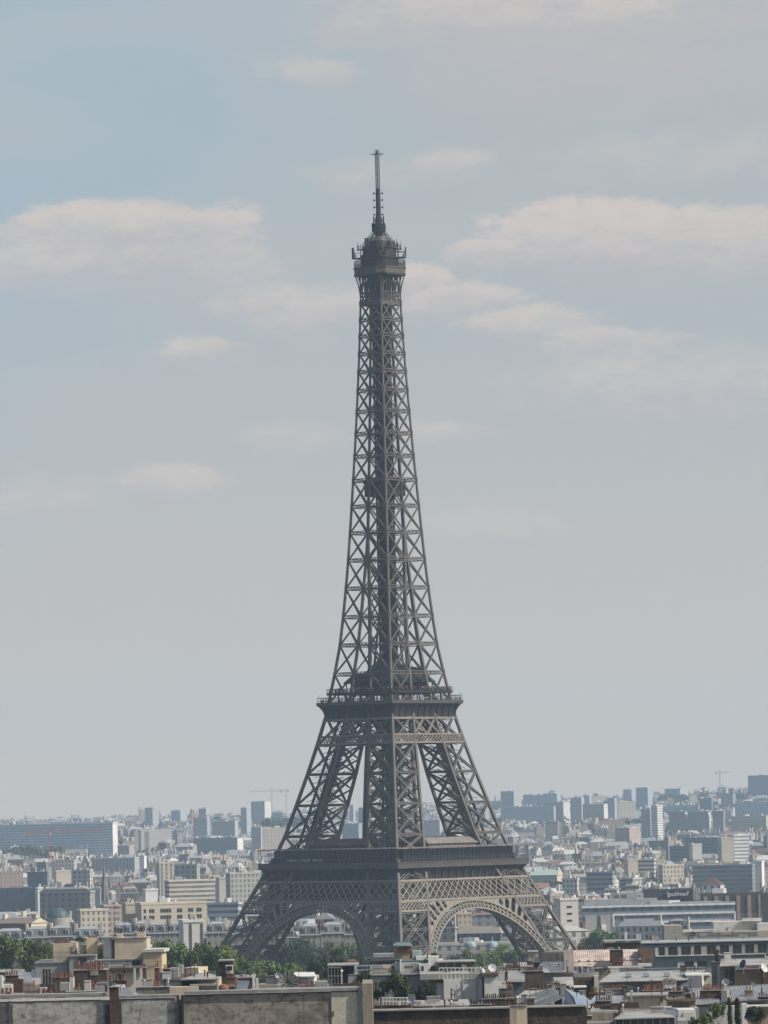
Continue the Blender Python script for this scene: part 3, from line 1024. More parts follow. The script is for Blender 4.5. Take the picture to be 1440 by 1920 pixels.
def facade(name, style, bay, floor, glass=(0.125, 0.14, 0.16), rough=0.8):
    """painted or stone wall whose colour comes from the mesh; windows are laid out in metres along each wall"""
    if name in MATS: return MATS[name]
    m = bpy.data.materials.new(name)
    m.use_nodes = True
    b = NB(m.node_tree)
    bs = m.node_tree.nodes['Principled BSDF']
    bs.inputs['Roughness'].default_value = rough
    bs.inputs['Specular IOR Level'].default_value = 0.25
    ca = b.n('ShaderNodeVertexColor', layer_name='paint')
    uv = b.n('ShaderNodeUVMap', uv_map='metres')
    s = b.n('ShaderNodeSeparateXYZ')
    m.node_tree.links.new(uv.outputs[0], s.inputs[0])
    fu = b.m('FRACT', b.m('DIVIDE', s.outputs[0], bay))
    fv = b.m('FRACT', b.m('DIVIDE', s.outputs[1], floor))
    wu = b.m('MULTIPLY', b.m('GREATER_THAN', fu, 0.30), b.m('LESS_THAN', fu, 0.72))
    wv = b.m('MULTIPLY', b.m('GREATER_THAN', fv, 0.26), b.m('LESS_THAN', fv, 0.84))
    if style == 'grid': k = b.m('MULTIPLY', wu, wv)
    elif style == 'band': k = b.m('MULTIPLY', b.m('GREATER_THAN', fv, 0.38), b.m('LESS_THAN', fv, 0.88))
    elif style == 'vert': k = b.m('MULTIPLY', wu, b.m('GREATER_THAN', fv, 0.12))
    elif style == 'balcony': k = b.m('MULTIPLY', b.m('GREATER_THAN', fv, 0.45), b.m('LESS_THAN', fu, 0.80))
    else: k = 0.0
    t = b.n('ShaderNodeTexCoord').outputs['Object']
    n1_ = b.noise(t, 0.08, 4.0, 0.6)
    n2_ = b.noise(t, 1.1, 3.0, 0.6)
    col = b.mix(b.m('MULTIPLY', b.smooth(n1_, 0.35, 0.7), 0.18), ca.outputs[0], (0.15, 0.145, 0.14, 1))
    col = b.mix(b.m('MULTIPLY', b.smooth(n2_, 0.5, 0.7), 0.14), col, (0.08, 0.08, 0.08, 1))
    if style != 'blank':
        ci = b.n('ShaderNodeTexWhiteNoise')
        m.node_tree.links.new(b.xyz(b.m('FLOOR', b.m('DIVIDE', s.outputs[0], bay)), b.m('FLOOR', b.m('DIVIDE', s.outputs[1], floor)), 0.0), ci.inputs[0])
        g_ = b.mix(b.m('MULTIPLY', ci.outputs[0], 0.55), glass + (1,), (0.25, 0.25, 0.24, 1))
        col = b.mix(b.m('MULTIPLY', k, ca.outputs[1]), col, g_)
    m.node_tree.links.new(col, bs.inputs['Base Color'])
    MATS[name] = m
    return m


FC = {'grid': facade('facade_grid', 'grid', 2.6, 3.1), 'band': facade('facade_band', 'band', 5.0, 3.1), 'vert': facade('facade_vertical', 'vert', 3.4, 3.0),
      'balcony': facade('facade_balcony', 'balcony', 4.4, 2.9), 'blank': facade('facade_blank', 'blank', 3, 3), 'wide': facade('facade_wide', 'grid', 4.2, 3.4)}


class CB:
    """city mesh: faces with a paint colour, wall coordinates in metres and a flag for windows"""
    def __init__(s):
        s.v = []; s.f = []; s.c = []; s.uv = []

    def face(s, pts, col, win=0.0, uv=None):
        b = len(s.v)
        s.v.extend(pts)
        s.f.append(tuple(range(b, b + len(pts))))
        s.c.append(tuple(col[:3]) + (win,))
        s.uv.append(uv or [(p[0], p[1]) for p in pts])

    def prism(s, foot, z0, z1, col, win=1.0, top=None, topcol=None, wins=None):
        """walls over a footprint (counter-clockwise) and a flat top; wins overrides the window flag wall by wall"""
        n = len(foot)
        top = top or foot
        u = 0.0
        for i in range(n):
            j = (i + 1) % n
            l = math.hypot(foot[j][0] - foot[i][0], foot[j][1] - foot[i][1])
            h = z1 - z0
            s.face([(foot[i][0], foot[i][1], z0), (foot[j][0], foot[j][1], z0), (top[j][0], top[j][1], z1), (top[i][0], top[i][1], z1)],
                   col if not isinstance(col, list) else col[i], win if wins is None else wins[i], [(u, -h), (u + l, -h), (u + l, 0), (u, 0)])
            u = math.ceil((u + l) / 5.0) * 5.0
        s.face([(top[i][0], top[i][1], z1) for i in range(n)], topcol or (col if not isinstance(col, list) else col[0]), 0.0)

    def build(s, name, m, parent=None):
        o_ = ORG.get(parent.name, Vector()) if parent is not None else Vector()
        me = bpy.data.meshes.new(name)
        me.from_pydata([(v[0] - o_.x, v[1] - o_.y, v[2] - o_.z) for v in s.v], [], s.f)
        ca = me.color_attributes.new('paint', 'FLOAT_COLOR', 'CORNER')
        uv = me.uv_layers.new(name='metres')
        cl = []; ul = []
        for f, c, q in zip(s.f, s.c, s.uv):
            for i in range(len(f)):
                cl.extend(c); ul.extend(q[i])
        ca.data.foreach_set('color', cl)
        uv.data.foreach_set('uv', ul)
        me.materials.append(m)
        o = bpy.data.objects.new(name, me)
        COL.objects.link(o)
        if parent is not None:
            o.parent = parent
            ORG[o.name] = o_
        return o

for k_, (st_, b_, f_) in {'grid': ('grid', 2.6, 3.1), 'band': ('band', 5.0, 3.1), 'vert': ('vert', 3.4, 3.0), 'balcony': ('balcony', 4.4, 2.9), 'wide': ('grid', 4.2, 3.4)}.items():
    FC[k_ + '_sky'] = facade('facade_' + k_ + '_hazed_glass', st_, b_, f_, glass=(0.24, 0.275, 0.30))  # far windows paled: haze and reflected sky put into the glass colour
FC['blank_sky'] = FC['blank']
FC['pale_band_sky'] = facade('facade_pale_band', 'band', 5.0, 3.1, glass=(0.40, 0.45, 0.49))  # glass paled further to lift a hazy, shaded front by colour


def foot4(C, w, dep, yaw):
    """rectangle whose front right corner is C; yaw turns its right side towards the camera"""
    a = R(yaw)
    l = Vector((-math.cos(a), math.sin(a), 0)) * w
    b = Vector((math.sin(a), math.cos(a), 0)) * dep
    C = Vector((C.x, C.y, 0))
    q = [C + l, C, C + b, C + l + b]
    return [(p.x, p.y) for p in q]


def inset(foot, k):
    cx = sum(p[0] for p in foot) / len(foot); cy = sum(p[1] for p in foot) / len(foot)
    out = []
    for x, y in foot:
        d_ = math.hypot(x - cx, y - cy)
        f = max(0.05, (d_ - k * 1.414) / d_)
        out.append((cx + (x - cx) * f, cy + (y - cy) * f))
    return out


RECTS = []        # (x0, x1, top, visible bottom, depth) of what must stay visible
NEARBY = []       # (px, py, phrase) for describing neighbours
CREAM, BEIGE, GREY, PALE, WHITE_, BLUEG, BROWN, PINK, SLATE, ZINC, DARKB, TEAL, TERRA, LGREY = (
    (0.58, 0.51, 0.40), (0.50, 0.45, 0.36), (0.45, 0.45, 0.445), (0.58, 0.56, 0.52), (0.74, 0.72, 0.68), (0.41, 0.46, 0.49), (0.17, 0.125, 0.10), (0.44, 0.34, 0.29),
    (0.075, 0.085, 0.10), (0.30, 0.32, 0.335), (0.05, 0.065, 0.09), (0.13, 0.26, 0.25), (0.22, 0.125, 0.095), (0.45, 0.45, 0.44))


def building(name, label, x0, xc, x1, yt, d, col, style='grid', yb=None, yaw=None, dep=None, roof='flat', roofcol=None, side=None, near=None, group=None, cat='building',
             sidewin=1.0, seed=0, rh=None):
    """a building whose front spans x0..xc and whose right side spans xc..x1 in the photograph, d metres away"""
    rn = random.Random(seed * 31 + int(x0 * 7 + yt))
    m_ = M(d)
    if yaw is None: yaw = 18.0 if x1 > xc + 0.5 else rn.uniform(-3, 3)
    if yaw <= 0.5: xc = x1                       # turned the other way: its right side is hidden
    w = (xc - x0) * m_ / math.cos(R(yaw))
    if dep is None:
        dep = (x1 - xc) * m_ / math.sin(R(yaw)) if x1 > xc + 0.5 else max(10.0, min(16.0, w * 0.7))
    C = P(xc, yt, CAM.y * 0 + d)
    zt = C.z
    ft = foot4(C, w, dep, yaw)
    cx = sum(p[0] for p in ft) / 4; cy = sum(p[1] for p in ft) / 4
    zg = min(ground(*p) for p in ft) - 1.0
    t = empty(name, (cx, cy, zg + 1.0), label, cat, group)
    rh = rh if rh is not None else (0.0 if roof == 'flat' else (4.5 if roof == 'mansard' else 3.5))
    zw = zt - rh
    side = side or col  # some right sides are paler: sun on them put into the colour
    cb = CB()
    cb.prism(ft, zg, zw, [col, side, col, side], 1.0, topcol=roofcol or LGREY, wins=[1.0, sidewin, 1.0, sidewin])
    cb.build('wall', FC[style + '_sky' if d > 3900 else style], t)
    rc = roofcol or (LGREY if roof == 'flat' else SLATE)
    rb = CB()
    if roof == 'flat':
        o2 = inset(ft, -0.25); i2 = inset(ft, 0.3)
        for i in range(4):
            j = (i + 1) % 4
            rb.prism([o2[i], o2[j], i2[j], i2[i]], zw - 0.4, zw + 0.7, tuple(min(.8, c * 1.15) for c in col))
        r_ = rb.build('parapet', FC['blank'], t)
        pb = CB()
        for _ in range(rn.randint(1, 3)):
            a, b = rn.uniform(.15, .7), rn.uniform(.2, .6)
            q = [(ft[0][0] + (ft[1][0] - ft[0][0]) * u + (ft[3][0] - ft[0][0]) * v, ft[0][1] + (ft[1][1] - ft[0][1]) * u + (ft[3][1] - ft[0][1]) * v)
                 for u, v in ((a, b), (a + rn.uniform(.08, .2), b), (a + .2, b + .3), (a, b + .3))]
            pb.prism(q, zw, zw + rn.uniform(1.2, 3.0), rn.choice((GREY, PALE, ZINC)), 0)
        pb.build('plant_room', FC['blank'], t)
    elif roof == 'mansard':
        i2 = inset(ft, 1.5); i3 = inset(ft, 3.2)
        rb.prism(inset(ft, -0.35), zw - .3, zw + .15, PALE, 0)
        rb.prism(ft, zw + .15, zt - 1.0, rc, 0, top=i2, topcol=ZINC)
        rb.prism(i2, zt - 1.0, zt, ZINC, 0, top=i3, topcol=ZINC)
        k_ = max(2, int(w / 3.6))
        for i in range(k_):
            f = (i + .5) / k_
            p = Vector((ft[0][0] + (ft[1][0] - ft[0][0]) * f, ft[0][1] + (ft[1][1] - ft[0][1]) * f, 0))
            a = R(yaw)
            e = Vector((math.cos(a), -math.sin(a), 0)); n_ = Vector((math.sin(a), math.cos(a), 0))
            q = [p - e * .75 + n_ * .25, p + e * .75 + n_ * .25, p + e * .75 + n_ * 1.6, p - e * .75 + n_ * 1.6]
            db = CB()
            db.prism([(v.x, v.y) for v in q], zw + .2, zt - 1.5, PALE, 0, topcol=ZINC)
            q = [p - e * .45 + n_ * .15, p + e * .45 + n_ * .15, p + e * .45 + n_ * .3, p - e * .45 + n_ * .3]
            db.prism([(v.x, v.y) for v in q], zw + .5, zt - 1.8, DARKB, 0)
            db.build('dormer', FC['blank'], t)
        rb.build('mansard_roof', FC['blank'], t)
    elif roof in ('hip', 'gable'):
        o2 = inset(ft, -0.4)
        mid = lambda p, q, f=.5: (p[0] + (q[0] - p[0]) * f, p[1] + (q[1] - p[1]) * f)
        if w >= dep:
            a, b = mid(o2[0], o2[3]), mid(o2[1], o2[2])
            k_ = .0 if roof == 'gable' else min(.45, dep / 2 / w)
            a, b = mid(a, b, k_), mid(b, a, k_)
            A, B = (a[0], a[1], zt), (b[0], b[1], zt)
            e = [(p[0], p[1], zw) for p in o2]
            rb.face([e[0], e[1], B, A], rc); rb.face([e[2], e[3], A, B], rc); rb.face([e[1], e[2], B], rc if roof == 'hip' else side); rb.face([e[3], e[0], A], rc if roof == 'hip' else side)
        else:
            a, b = mid(o2[0], o2[1]), mid(o2[3], o2[2])
            k_ = .0 if roof == 'gable' else min(.45, w / 2 / dep)
            a, b = mid(a, b, k_), mid(b, a, k_)
            A, B = (a[0], a[1], zt), (b[0], b[1], zt)
            e = [(p[0], p[1], zw) for p in o2]
            rb.face([e[0], e[1], A], rc if roof == 'hip' else col); rb.face([e[1], e[2], B, A], rc); rb.face([e[2], e[3], B], rc if roof == 'hip' else col); rb.face([e[3], e[0], A, B], rc)
        rb.build('roof', FC['blank'], t)
    if roof != 'flat':                       # party-wall chimneys
        for f in ([.02, .98] if w < 26 else [.02, .35, .66, .98]):
            if rn.random() < .85:
                k1, k2 = rn.uniform(.3, .45), rn.uniform(.55, .75)
                fx = min(max(f, .06), .94)
                q = [(ft[0][0] + (ft[1][0] - ft[0][0]) * u + (ft[3][0] - ft[0][0]) * v, ft[0][1] + (ft[1][1] - ft[0][1]) * u + (ft[3][1] - ft[0][1]) * v)
                     for u, v in ((fx - .5 / w, k1), (fx + .5 / w, k1), (fx + .5 / w, k2), (fx - .5 / w, k2))]
                chb = CB()
                chb.prism(q, zw, zt + rn.uniform(.7, 1.8), rn.choice((BEIGE, CREAM, PALE, TERRA, BROWN)), 0, topcol=TERRA)
                chb.build('chimney', FC['blank'], t)
    if yb: RECTS.append((x0 - 2, x1 + 2, yt - 4, yb, d))
    if near: NEARBY.append(((x0 + x1) / 2, (yt + (yb or yt + 20)) / 2, near))
    t['px'] = 0
    del t['px']
    return t, ft, zg, zw, zt


WINMESH = {}


def window_mesh(kind):
    if kind in WINMESH: return WINMESH[kind]
    mb = MB()
    mb.box(-.5, .5, -.06, .02, -.5, .5)
    mb.box(-.58, -.5, -.10, .02, -.56, .56); mb.box(.5, .58, -.10, .02, -.56, .56)
    mb.box(-.5, .5, -.10, .02, .5, .56); mb.box(-.5, .5, -.16, .02, -.62, -.5)
    mb.box(-.03, .03, -.09, -.05, -.5, .5)
    me = bpy.data.meshes.new('window')
    me.from_pydata([tuple(v) for v in mb.v], [], mb.f)
    me.materials.append(GLASS_D)
    me.materials.append(mat('window_frame_' + kind, {'pale': (0.5, 0.49, 0.46), 'dark': (0.06, 0.06, 0.065)}[kind], 0.6))
    for i, p in enumerate(me.polygons): p.material_index = 0 if i < 6 else 1
    WINMESH[kind] = me
    return me


def windows(t, p0, p1, ztop, rows, cols, ww, wh, dz, m0=0.5, kind='pale', skip=(), name='window', n_out=None):
    """a row or grid of separate windows on the wall from p0 to p1 (world xy); rows go down from ztop in steps of dz"""
    p0 = Vector((p0[0], p0[1], 0)); p1 = Vector((p1[0], p1[1], 0))
    d = p1 - p0
    l = d.length
    ang = math.atan2(d.y, d.x)
    for r in range(rows):
        for c in range(cols):
            if (r, c) in skip: continue
            x = m0 + (l - 2 * m0) * (c + .5) / cols
            p = p0 + d.normalized() * x
            o = bpy.data.objects.new(name, window_mesh(kind))
            COL.objects.link(o)
            o.parent = t
            o.location = Vector((p.x, p.y, ztop - r * dz - wh / 2)) - ORG[t.name]
            o.rotation_euler = (0, 0, ang)
            o.scale = (ww, 1.0, wh)


def crane(label, px, yb, yt, jx0, jx1, d, col, yj=None):
    m_ = M(d)
    b = P(px, yb, d); tz = P(px, yt, d).z
    zg = ground(b.x, b.y)
    t = empty('tower_crane', (b.x, b.y, zg), label, 'crane')
    c = mat('crane_' + col, {'red': (0.42, 0.10, 0.07), 'grey': (0.34, 0.34, 0.32), 'yellow': (0.5, 0.42, 0.25)}[col], 0.5)
    zj = P(px, yj, d).z if yj else tz - 7
    w = max(1.1, 1.3 * m_)
    mb = MB()
    z = zg
    for x, y in ((-1, -1), (1, -1), (1, 1), (-1, 1)):
        mb.bar((b.x + x * w * .7, b.y + y * w * .7, zg), (b.x + x * w * .7, b.y + y * w * .7, zj), w * .34)
    k = 0
    while z < zj - w:
        s = 1 if k % 2 else -1
        for yy in (-1, 1):
            mb.bar((b.x - s * w * .7, b.y + yy * w * .7, z), (b.x + s * w * .7, b.y + yy * w * .7, min(zj, z + w * 2)), w * .2)
        z += w * 2; k += 1
    mb.build('mast', c, t)
    mb = MB()
    xa = b.x + (jx0 - px) * m_; xb = b.x + (jx1 - px) * m_
    yy = b.y
    long_ = xb if abs(xb - b.x) > abs(xa - b.x) else xa
    for h in (0, w * 1.2):
        mb.bar((xa, yy, zj + h * (0.9)), (xb, yy, zj + h), w * .36)
    n = int(abs(xb - xa) / (w * 2))
    for i in range(n):
        x = xa + (xb - xa) * i / n; x2 = xa + (xb - xa) * (i + 1) / n
        mb.bar((x, yy, zj + (0 if i % 2 else w * 1.2)), (x2, yy, zj + (w * 1.2 if i % 2 else 0)), w * .18)
    sh = xa if long_ == xb else xb
    mb.box(min(sh, sh + (3 * w if sh < b.x else -3 * w)), max(sh, sh + (3 * w if sh < b.x else -3 * w)), yy - w, yy + w, zj - 1.6 * w, zj)
    mb.build('jib', c, t)
    mb = MB()
    mb.bar((b.x, yy, zj), (b.x, yy, tz), w * .7)
    mb.bar((b.x, yy, tz), (b.x + (long_ - b.x) * .6, yy, zj + w), w * .14)
    mb.bar((b.x, yy, tz), (sh, yy, zj + w), w * .14)
    mb.build('tower_head', c, t)
    mb = MB()
    mb.box(b.x + w * .6, b.x + w * 2, yy - w, yy + w * .6, zj - w * 2, zj - w * .1)
    mb.build('cab', mat('crane_cab', (0.5, 0.5, 0.48)), t)
    NEARBY.append((px, (yb + yt) / 2, 'the ' + col + ' tower crane'))

# visitors on the second platform: a throng nobody could count
rnd = random.Random(21)
cbv = CB()
T3 = tower.matrix_basis.copy()
rot = Matrix.Rotation(R(46.7), 3, 'Z')
for i in range(150):
    k = rnd.choice((0, 3, 0, 3, 1, 2))
    h, z = rnd.choice(((16.4, 119.3), (16.3, 119.3), (19.0, 115.2), (18.6, 115.2)))
    p = rot @ sq_pt(k, rnd.uniform(-h, h), z, h + rnd.uniform(-.5, .2))
    ht = rnd.uniform(1.55, 1.85)
    c1 = rnd.choice(((.5, .06, .05), (.6, .58, .55), (.05, .06, .1), (.08, .1, .2), (.3, .3, .3), (.6, .5, .3), (.04, .04, .04)))
    oc = lambda r: [(p.x + math.cos(a * .785) * r, p.y + math.sin(a * .785) * r) for a in range(8)]
    cbv.prism(oc(.16), p.z, p.z + ht * .5, (.05, .06, .09), 0, top=oc(.19))
    cbv.prism(oc(.19), p.z + ht * .5, p.z + ht * .82, c1, 0, top=oc(.25))
    cbv.prism(oc(.25), p.z + ht * .82, p.z + ht * .86, c1, 0, top=oc(.07))
    cbv.prism(oc(.08), p.z + ht * .86, p.z + ht * .93, (.42, .28, .2), 0, top=oc(.12))
    cbv.prism(oc(.12), p.z + ht * .93, p.z + ht, (.08, .05, .03), 0, top=oc(.07))
tag(cbv.build('crowd', FC['blank']), 'crowd of visitors along the railings of the second platform', 'crowd', kind='stuff')

# ------------------------------------------------------------ buildings one can pick out beyond the tower
B = building
# left of the tower, far to near
B('slab_block', 'very long blue grey slab of flats with bright blank end wall, on the horizon', -60, 211, 219, 1543, 5300, (0.58, 0.65, 0.70), 'pale_band', 1597, yaw=21, side=WHITE_, sidewin=0, near='the very long blue grey slab')  # blue-grey front and white end: shade and sun put into wall colours
B('tower_block', 'pair of joined grey towers with stepped tops alone on the left skyline', 271, 286, 297, 1515, 7600, GREY, 'vert', 1545, yaw=40, near='the stepped grey skyline towers')
B('tower_block', 'low wide grey tower block on the skyline between two narrower towers', 320, 338, 350, 1520, 7700, BLUEG, 'grid', 1538, yaw=34, near='the low wide skyline tower')
B('tower_block', 'square grey tower with a flat cap beside the thin orange crane', 372, 386, 392, 1517, 6900, GREY, 'vert', 1533, yaw=25, near='the flat capped grey tower')
B('office_block', 'blue grey office slab directly under the flat capped grey tower', 362, 388, 393, 1533, 6800, BLUEG, 'band', 1565)
B('slab_block', 'white flats with small dark windows and a shaded left wing, under the skyline towers', 265, 308, 321, 1556, 5600, (0.56, 0.52, 0.45), 'grid', 1590, near='the white flats with small windows', yaw=-14)
B('slab_block', 'dull grey wing standing against the left end of the white flats', 251, 265, 265, 1558, 5650, GREY, 'blank', 1590)
B('apartment_block', 'small tan and rust coloured block below the bright slab end', 220, 242, 250, 1586, 5100, PINK, 'grid', 1601)
B('slab_block', 'grey flats with vertical stripes and a white square annexe at their end', 170, 252, 260, 1609, 4300, GREY, 'vert', 1632, near='the vertically striped grey flats')
B('plain_block', 'bright white square annexe without windows beside striped grey flats', 261, 270, 274, 1606, 4250, WHITE_, 'blank', 1624)
B('office_block', 'dark navy office block with faint window rows under the red crane', 50, 88, 90, 1636, 3500, (0.10, 0.13, 0.17), 'grid', 1658, near='the dark navy office block')
B('apartment_block', 'brown block partly behind the foot of the red crane', 69, 86, 90, 1618, 4100, (0.16, 0.145, 0.14), 'grid', 1640)
B('plain_block', 'cream party wall block without windows right of the red crane', 106, 130, 133, 1633, 3600, CREAM, 'blank', 1655, yaw=-14)
B('apartment_block', 'grey flats with a regular window grid right of the cream blank wall', 134, 168, 173, 1632, 3550, LGREY, 'wide', 1656, near='the gridded grey flats')
B('office_block', 'long dark glass office building at the left edge, above pale roofs', -30, 70, 71, 1666, 3000, (0.17, 0.195, 0.225), 'vert', 1702, near='the long dark glass offices')
B('plain_block', 'white stepped end wall joined to the long dark glass offices', 71, 90, 93, 1665, 2990, WHITE_, 'blank', 1690, yaw=-14)
B('apartment_block', 'dark stone apartment house with a high rounded attic, left of the spire', 72, 168, 176, 1663, 2700, (0.30, 0.285, 0.26), 'wide', 1706, roof='mansard', rh=2.6, near='the dark stone house with rounded attic')
B('attic_block', 'dark rounded attic block above the dark stone house left of the spire', 119, 143, 145, 1657, 2712, DARKB, 'blank', 1668, roof='hip', roofcol=DARKB, rh=2)
B('plain_block', 'pale blue grey blank gable between dark stone house and church spire', 176, 188, 189, 1668, 2800, (0.42, 0.46, 0.47), 'blank', 1696)
B('civic_block', 'beige concrete tower wing with ribbon windows beside a white blank wedge', 299, 322, 326, 1618, 3300, BEIGE, 'vert', 1680, near='the beige concrete wing', yaw=-14)
B('civic_block', 'grey glazed block with tall dark panes right of the beige concrete wing', 326, 369, 374, 1622, 3340, (0.36, 0.36, 0.35), 'wide', 1650)
B('civic_block', 'long beige block with three window rows below the grey glazed block', 318, 398, 403, 1650, 3150, CREAM, 'band', 1688, near='the beige block with three window rows', yaw=-14)
B('plain_block', 'white blank wedge shaped wall left of the beige concrete wing', 273, 289, 296, 1668, 2900, WHITE_, 'blank', 1692, yaw=-14)
B('plain_block', 'tall pale blank party wall between two beige apartment blocks near the tower', 411, 430, 431, 1646, 2900, (0.50, 0.48, 0.42), 'blank', 1690, yaw=-14)
B('apartment_block', 'wide grey beige flats with many window rows touching the first platform outline', 432, 482, 488, 1637, 2850, (0.44, 0.43, 0.38), 'grid', 1690, near='the wide grey beige flats', yaw=-14)
t, ft, zg, zw, zt = B('apartment_block', 'big cream block with paired square windows over the dark mansard row', 267, 384, 387, 1692, 2250, (0.52, 0.46, 0.36), 'blank', 1732, near='the big cream block with paired windows', yaw=-14)
windows(t, ft[0], ft[1], zw - 2.6, 2, 22, 1.0, 1.5, 3.1, 1.0, 'dark', skip=[(r, c) for r in range(2) for c in (1, 4, 5, 10, 11, 14, 15, 18, 21)])
B('plain_block', 'plain beige return wall against the left end of the big cream block', 236, 267, 268, 1694, 2262, BEIGE, 'blank', 1732, yaw=-14)
B('apartment_block', 'bluish grey flats with a broad blue glass stripe beside the tower leg', 388, 446, 452, 1694, 2400, BLUEG, 'band', 1722)
B('apartment_block', 'cream stepped flats with terraces and two small chimneys below the spire', 152, 196, 204, 1706, 2300, CREAM, 'grid', 1738, roof='flat', near='the cream stepped flats', yaw=-14)
B('apartment_block', 'pink beige flats with small balconies right of the cream stepped flats', 196, 226, 232, 1698, 2330, PINK, 'balcony', 1745, yaw=-14)
B('low_hall', 'long low building with brown roof and a pale yellow gable end at left', -10, 58, 84, 1721, 2150, BROWN, 'blank', 1736, yaw=28, roof='gable', rh=2.5, roofcol=(0.20, 0.16, 0.13), side=(0.55, 0.50, 0.36), near='the low hall with a yellow gable')
# the tall blocks behind the left legs
B('tower_block', 'slim blue tower on the skyline beside the stepped tower under the cranes', 451, 462, 470, 1515, 6700, BLUEG, 'vert', 1560, yaw=30, near='the slim blue tower')
B('tower_block', 'stepped grey tower with a bright right face under the two grey cranes', 470, 496, 507, 1503, 7000, LGREY, 'grid', 1527, yaw=26, side=WHITE_, near='the stepped tower under the cranes')
B('slab_block', 'wide low grey flats with dark centre left of the slim blue tower', 397, 440, 446, 1540, 6100, GREY, 'grid', 1566, near='the low grey flats with a dark centre')
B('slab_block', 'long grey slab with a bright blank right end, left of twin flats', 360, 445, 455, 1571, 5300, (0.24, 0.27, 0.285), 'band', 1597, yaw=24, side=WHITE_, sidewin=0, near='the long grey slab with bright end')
B('tower_block', 'plain grey left half of the twin flats seen beside the tower leg', 471, 489, 491, 1552, 5150, LGREY, 'blank', 1592)
B('tower_block', 'pink beige right half of the twin flats covered in a window grid', 492, 539, 546, 1553, 5200, (0.50, 0.41, 0.34), 'wide', 1592, near='the pink beige gridded flats', yaw=-14)
B('tower_block', 'pale green glass tower seen between the left and front legs', 641, 672, 679, 1545, 5600, (0.30, 0.36, 0.37), 'vert', 1590, yaw=20)
B('tower_block', 'narrow pale tower with twin tops between left and front legs', 655, 662, 666, 1510, 7200, BLUEG, 'vert', 1540)
B('slab_block', 'cream flats glimpsed low between left leg and front leg', 596, 634, 642, 1566, 5000, CREAM, 'grid', 1590, yaw=-14)
B('tower_block', 'bluish glass slab seen just left of the front leg', 672, 683, 690, 1515, 6500, (0.14, 0.21, 0.23), 'band', 1575)
B('plain_block', 'pale grey broad block seen through the gap right of the front leg', 795, 824, 830, 1538, 5600, LGREY, 'grid', 1575, near='the pale block in the tower gap')
# right of the tower
B('tower_block', 'broad pale grey tower on the skyline with a darker right half', 939, 963, 978, 1484, 7600, (0.36, 0.37, 0.36), 'vert', 1515, yaw=32, side=GREY, near='the broad pale skyline tower')
B('slab_block', 'long low grey flats on the ridge right of the broad pale tower', 981, 1018, 1020, 1491, 8000, GREY, 'band', 1506)
B('tower_block', 'taller grey block at the right end of the low ridge flats', 1018, 1044, 1052, 1488, 7900, BLUEG, 'grid', 1507)
B('slab_block', 'cream and brown striped flats under the ridge, white at one end', 1020, 1056, 1070, 1504, 6900, (0.52, 0.40, 0.31), 'vert', 1530, yaw=20, side=WHITE_, near='the cream and brown striped flats')
B('slab_block', 'dull blue grey slab filling the slope below the broad pale tower', 940, 1038, 1042, 1512, 6700, BLUEG, 'vert', 1538)
B('tower_block', 'pair of grey towers close together right of the striped flats', 1070, 1090, 1096, 1496, 6850, GREY, 'vert', 1535, near='the close pair of grey towers')
B('tower_block', 'low dark tower just behind the close pair of grey towers', 1092, 1105, 1109, 1492, 7500, BLUEG, 'grid', 1510)
B('slab_block', 'beige flats with a glowing cream end wall on the right slope', 1093, 1132, 1140, 1508, 6650, BEIGE, 'grid', 1535, yaw=24, side=WHITE_, near='the beige flats with cream end')
B('tower_block', 'blue grey tower standing against the cream gridded flats', 1140, 1152, 1157, 1497, 6500, BLUEG, 'vert', 1532)
B('slab_block', 'pale cream flats with an even window grid above the dark wood', 1157, 1186, 1192, 1503, 6600, (0.48, 0.43, 0.36), 'wide', 1530, near='the pale cream gridded flats', yaw=-14)
B('tower_block', 'small left tower of two octagonal skyline towers', 1169, 1184, 1192, 1481, 8200, BLUEG, 'vert', 1499, yaw=35, near='the two octagonal skyline towers')
B('tower_block', 'larger right tower of two octagonal skyline towers', 1193, 1214, 1226, 1477, 8100, BLUEG, 'vert', 1512, yaw=32)
B('hilltop_block', 'wide flat block with a pale overhanging top on the right ridge', 1247, 1275, 1292, 1479, 8000, BLUEG, 'grid', 1497, yaw=28, near='the wide block with overhanging top')
B('tower_block', 'big grey skyline slab cut by the right edge of the picture', 1404, 1446, 1470, 1454, 7800, (0.20, 0.22, 0.24), 'vert', 1486, yaw=28, near='the big slab at the right edge')
B('tower_block', 'shaded grey left part of the tall white balcony flats', 1202, 1219, 1221, 1517, 5600, GREY, 'vert', 1566)
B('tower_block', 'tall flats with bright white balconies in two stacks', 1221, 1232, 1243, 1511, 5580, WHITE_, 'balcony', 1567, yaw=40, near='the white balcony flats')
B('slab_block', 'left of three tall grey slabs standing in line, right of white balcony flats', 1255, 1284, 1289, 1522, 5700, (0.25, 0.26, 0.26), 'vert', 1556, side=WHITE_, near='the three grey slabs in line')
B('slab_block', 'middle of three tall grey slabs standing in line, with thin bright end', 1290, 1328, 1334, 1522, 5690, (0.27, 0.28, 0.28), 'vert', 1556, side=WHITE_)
B('slab_block', 'right and narrowest of three tall grey slabs standing in line', 1336, 1356, 1360, 1521, 5680, (0.24, 0.25, 0.26), 'grid', 1556)
B('tower_block', 'dark blocky tower behind the gap of the tall grey slabs', 1312, 1334, 1337, 1497, 6800, (0.15, 0.17, 0.19), 'grid', 1520)
B('slab_block', 'wide faint slab on the upper slope behind the tall grey slabs', 1248, 1310, 1312, 1510, 6700, BLUEG, 'grid', 1523)
B('tower_block', 'grey tower below the thin crane on the right slope', 1350, 1374, 1380, 1487, 7300, (0.27, 0.28, 0.28), 'vert', 1508)
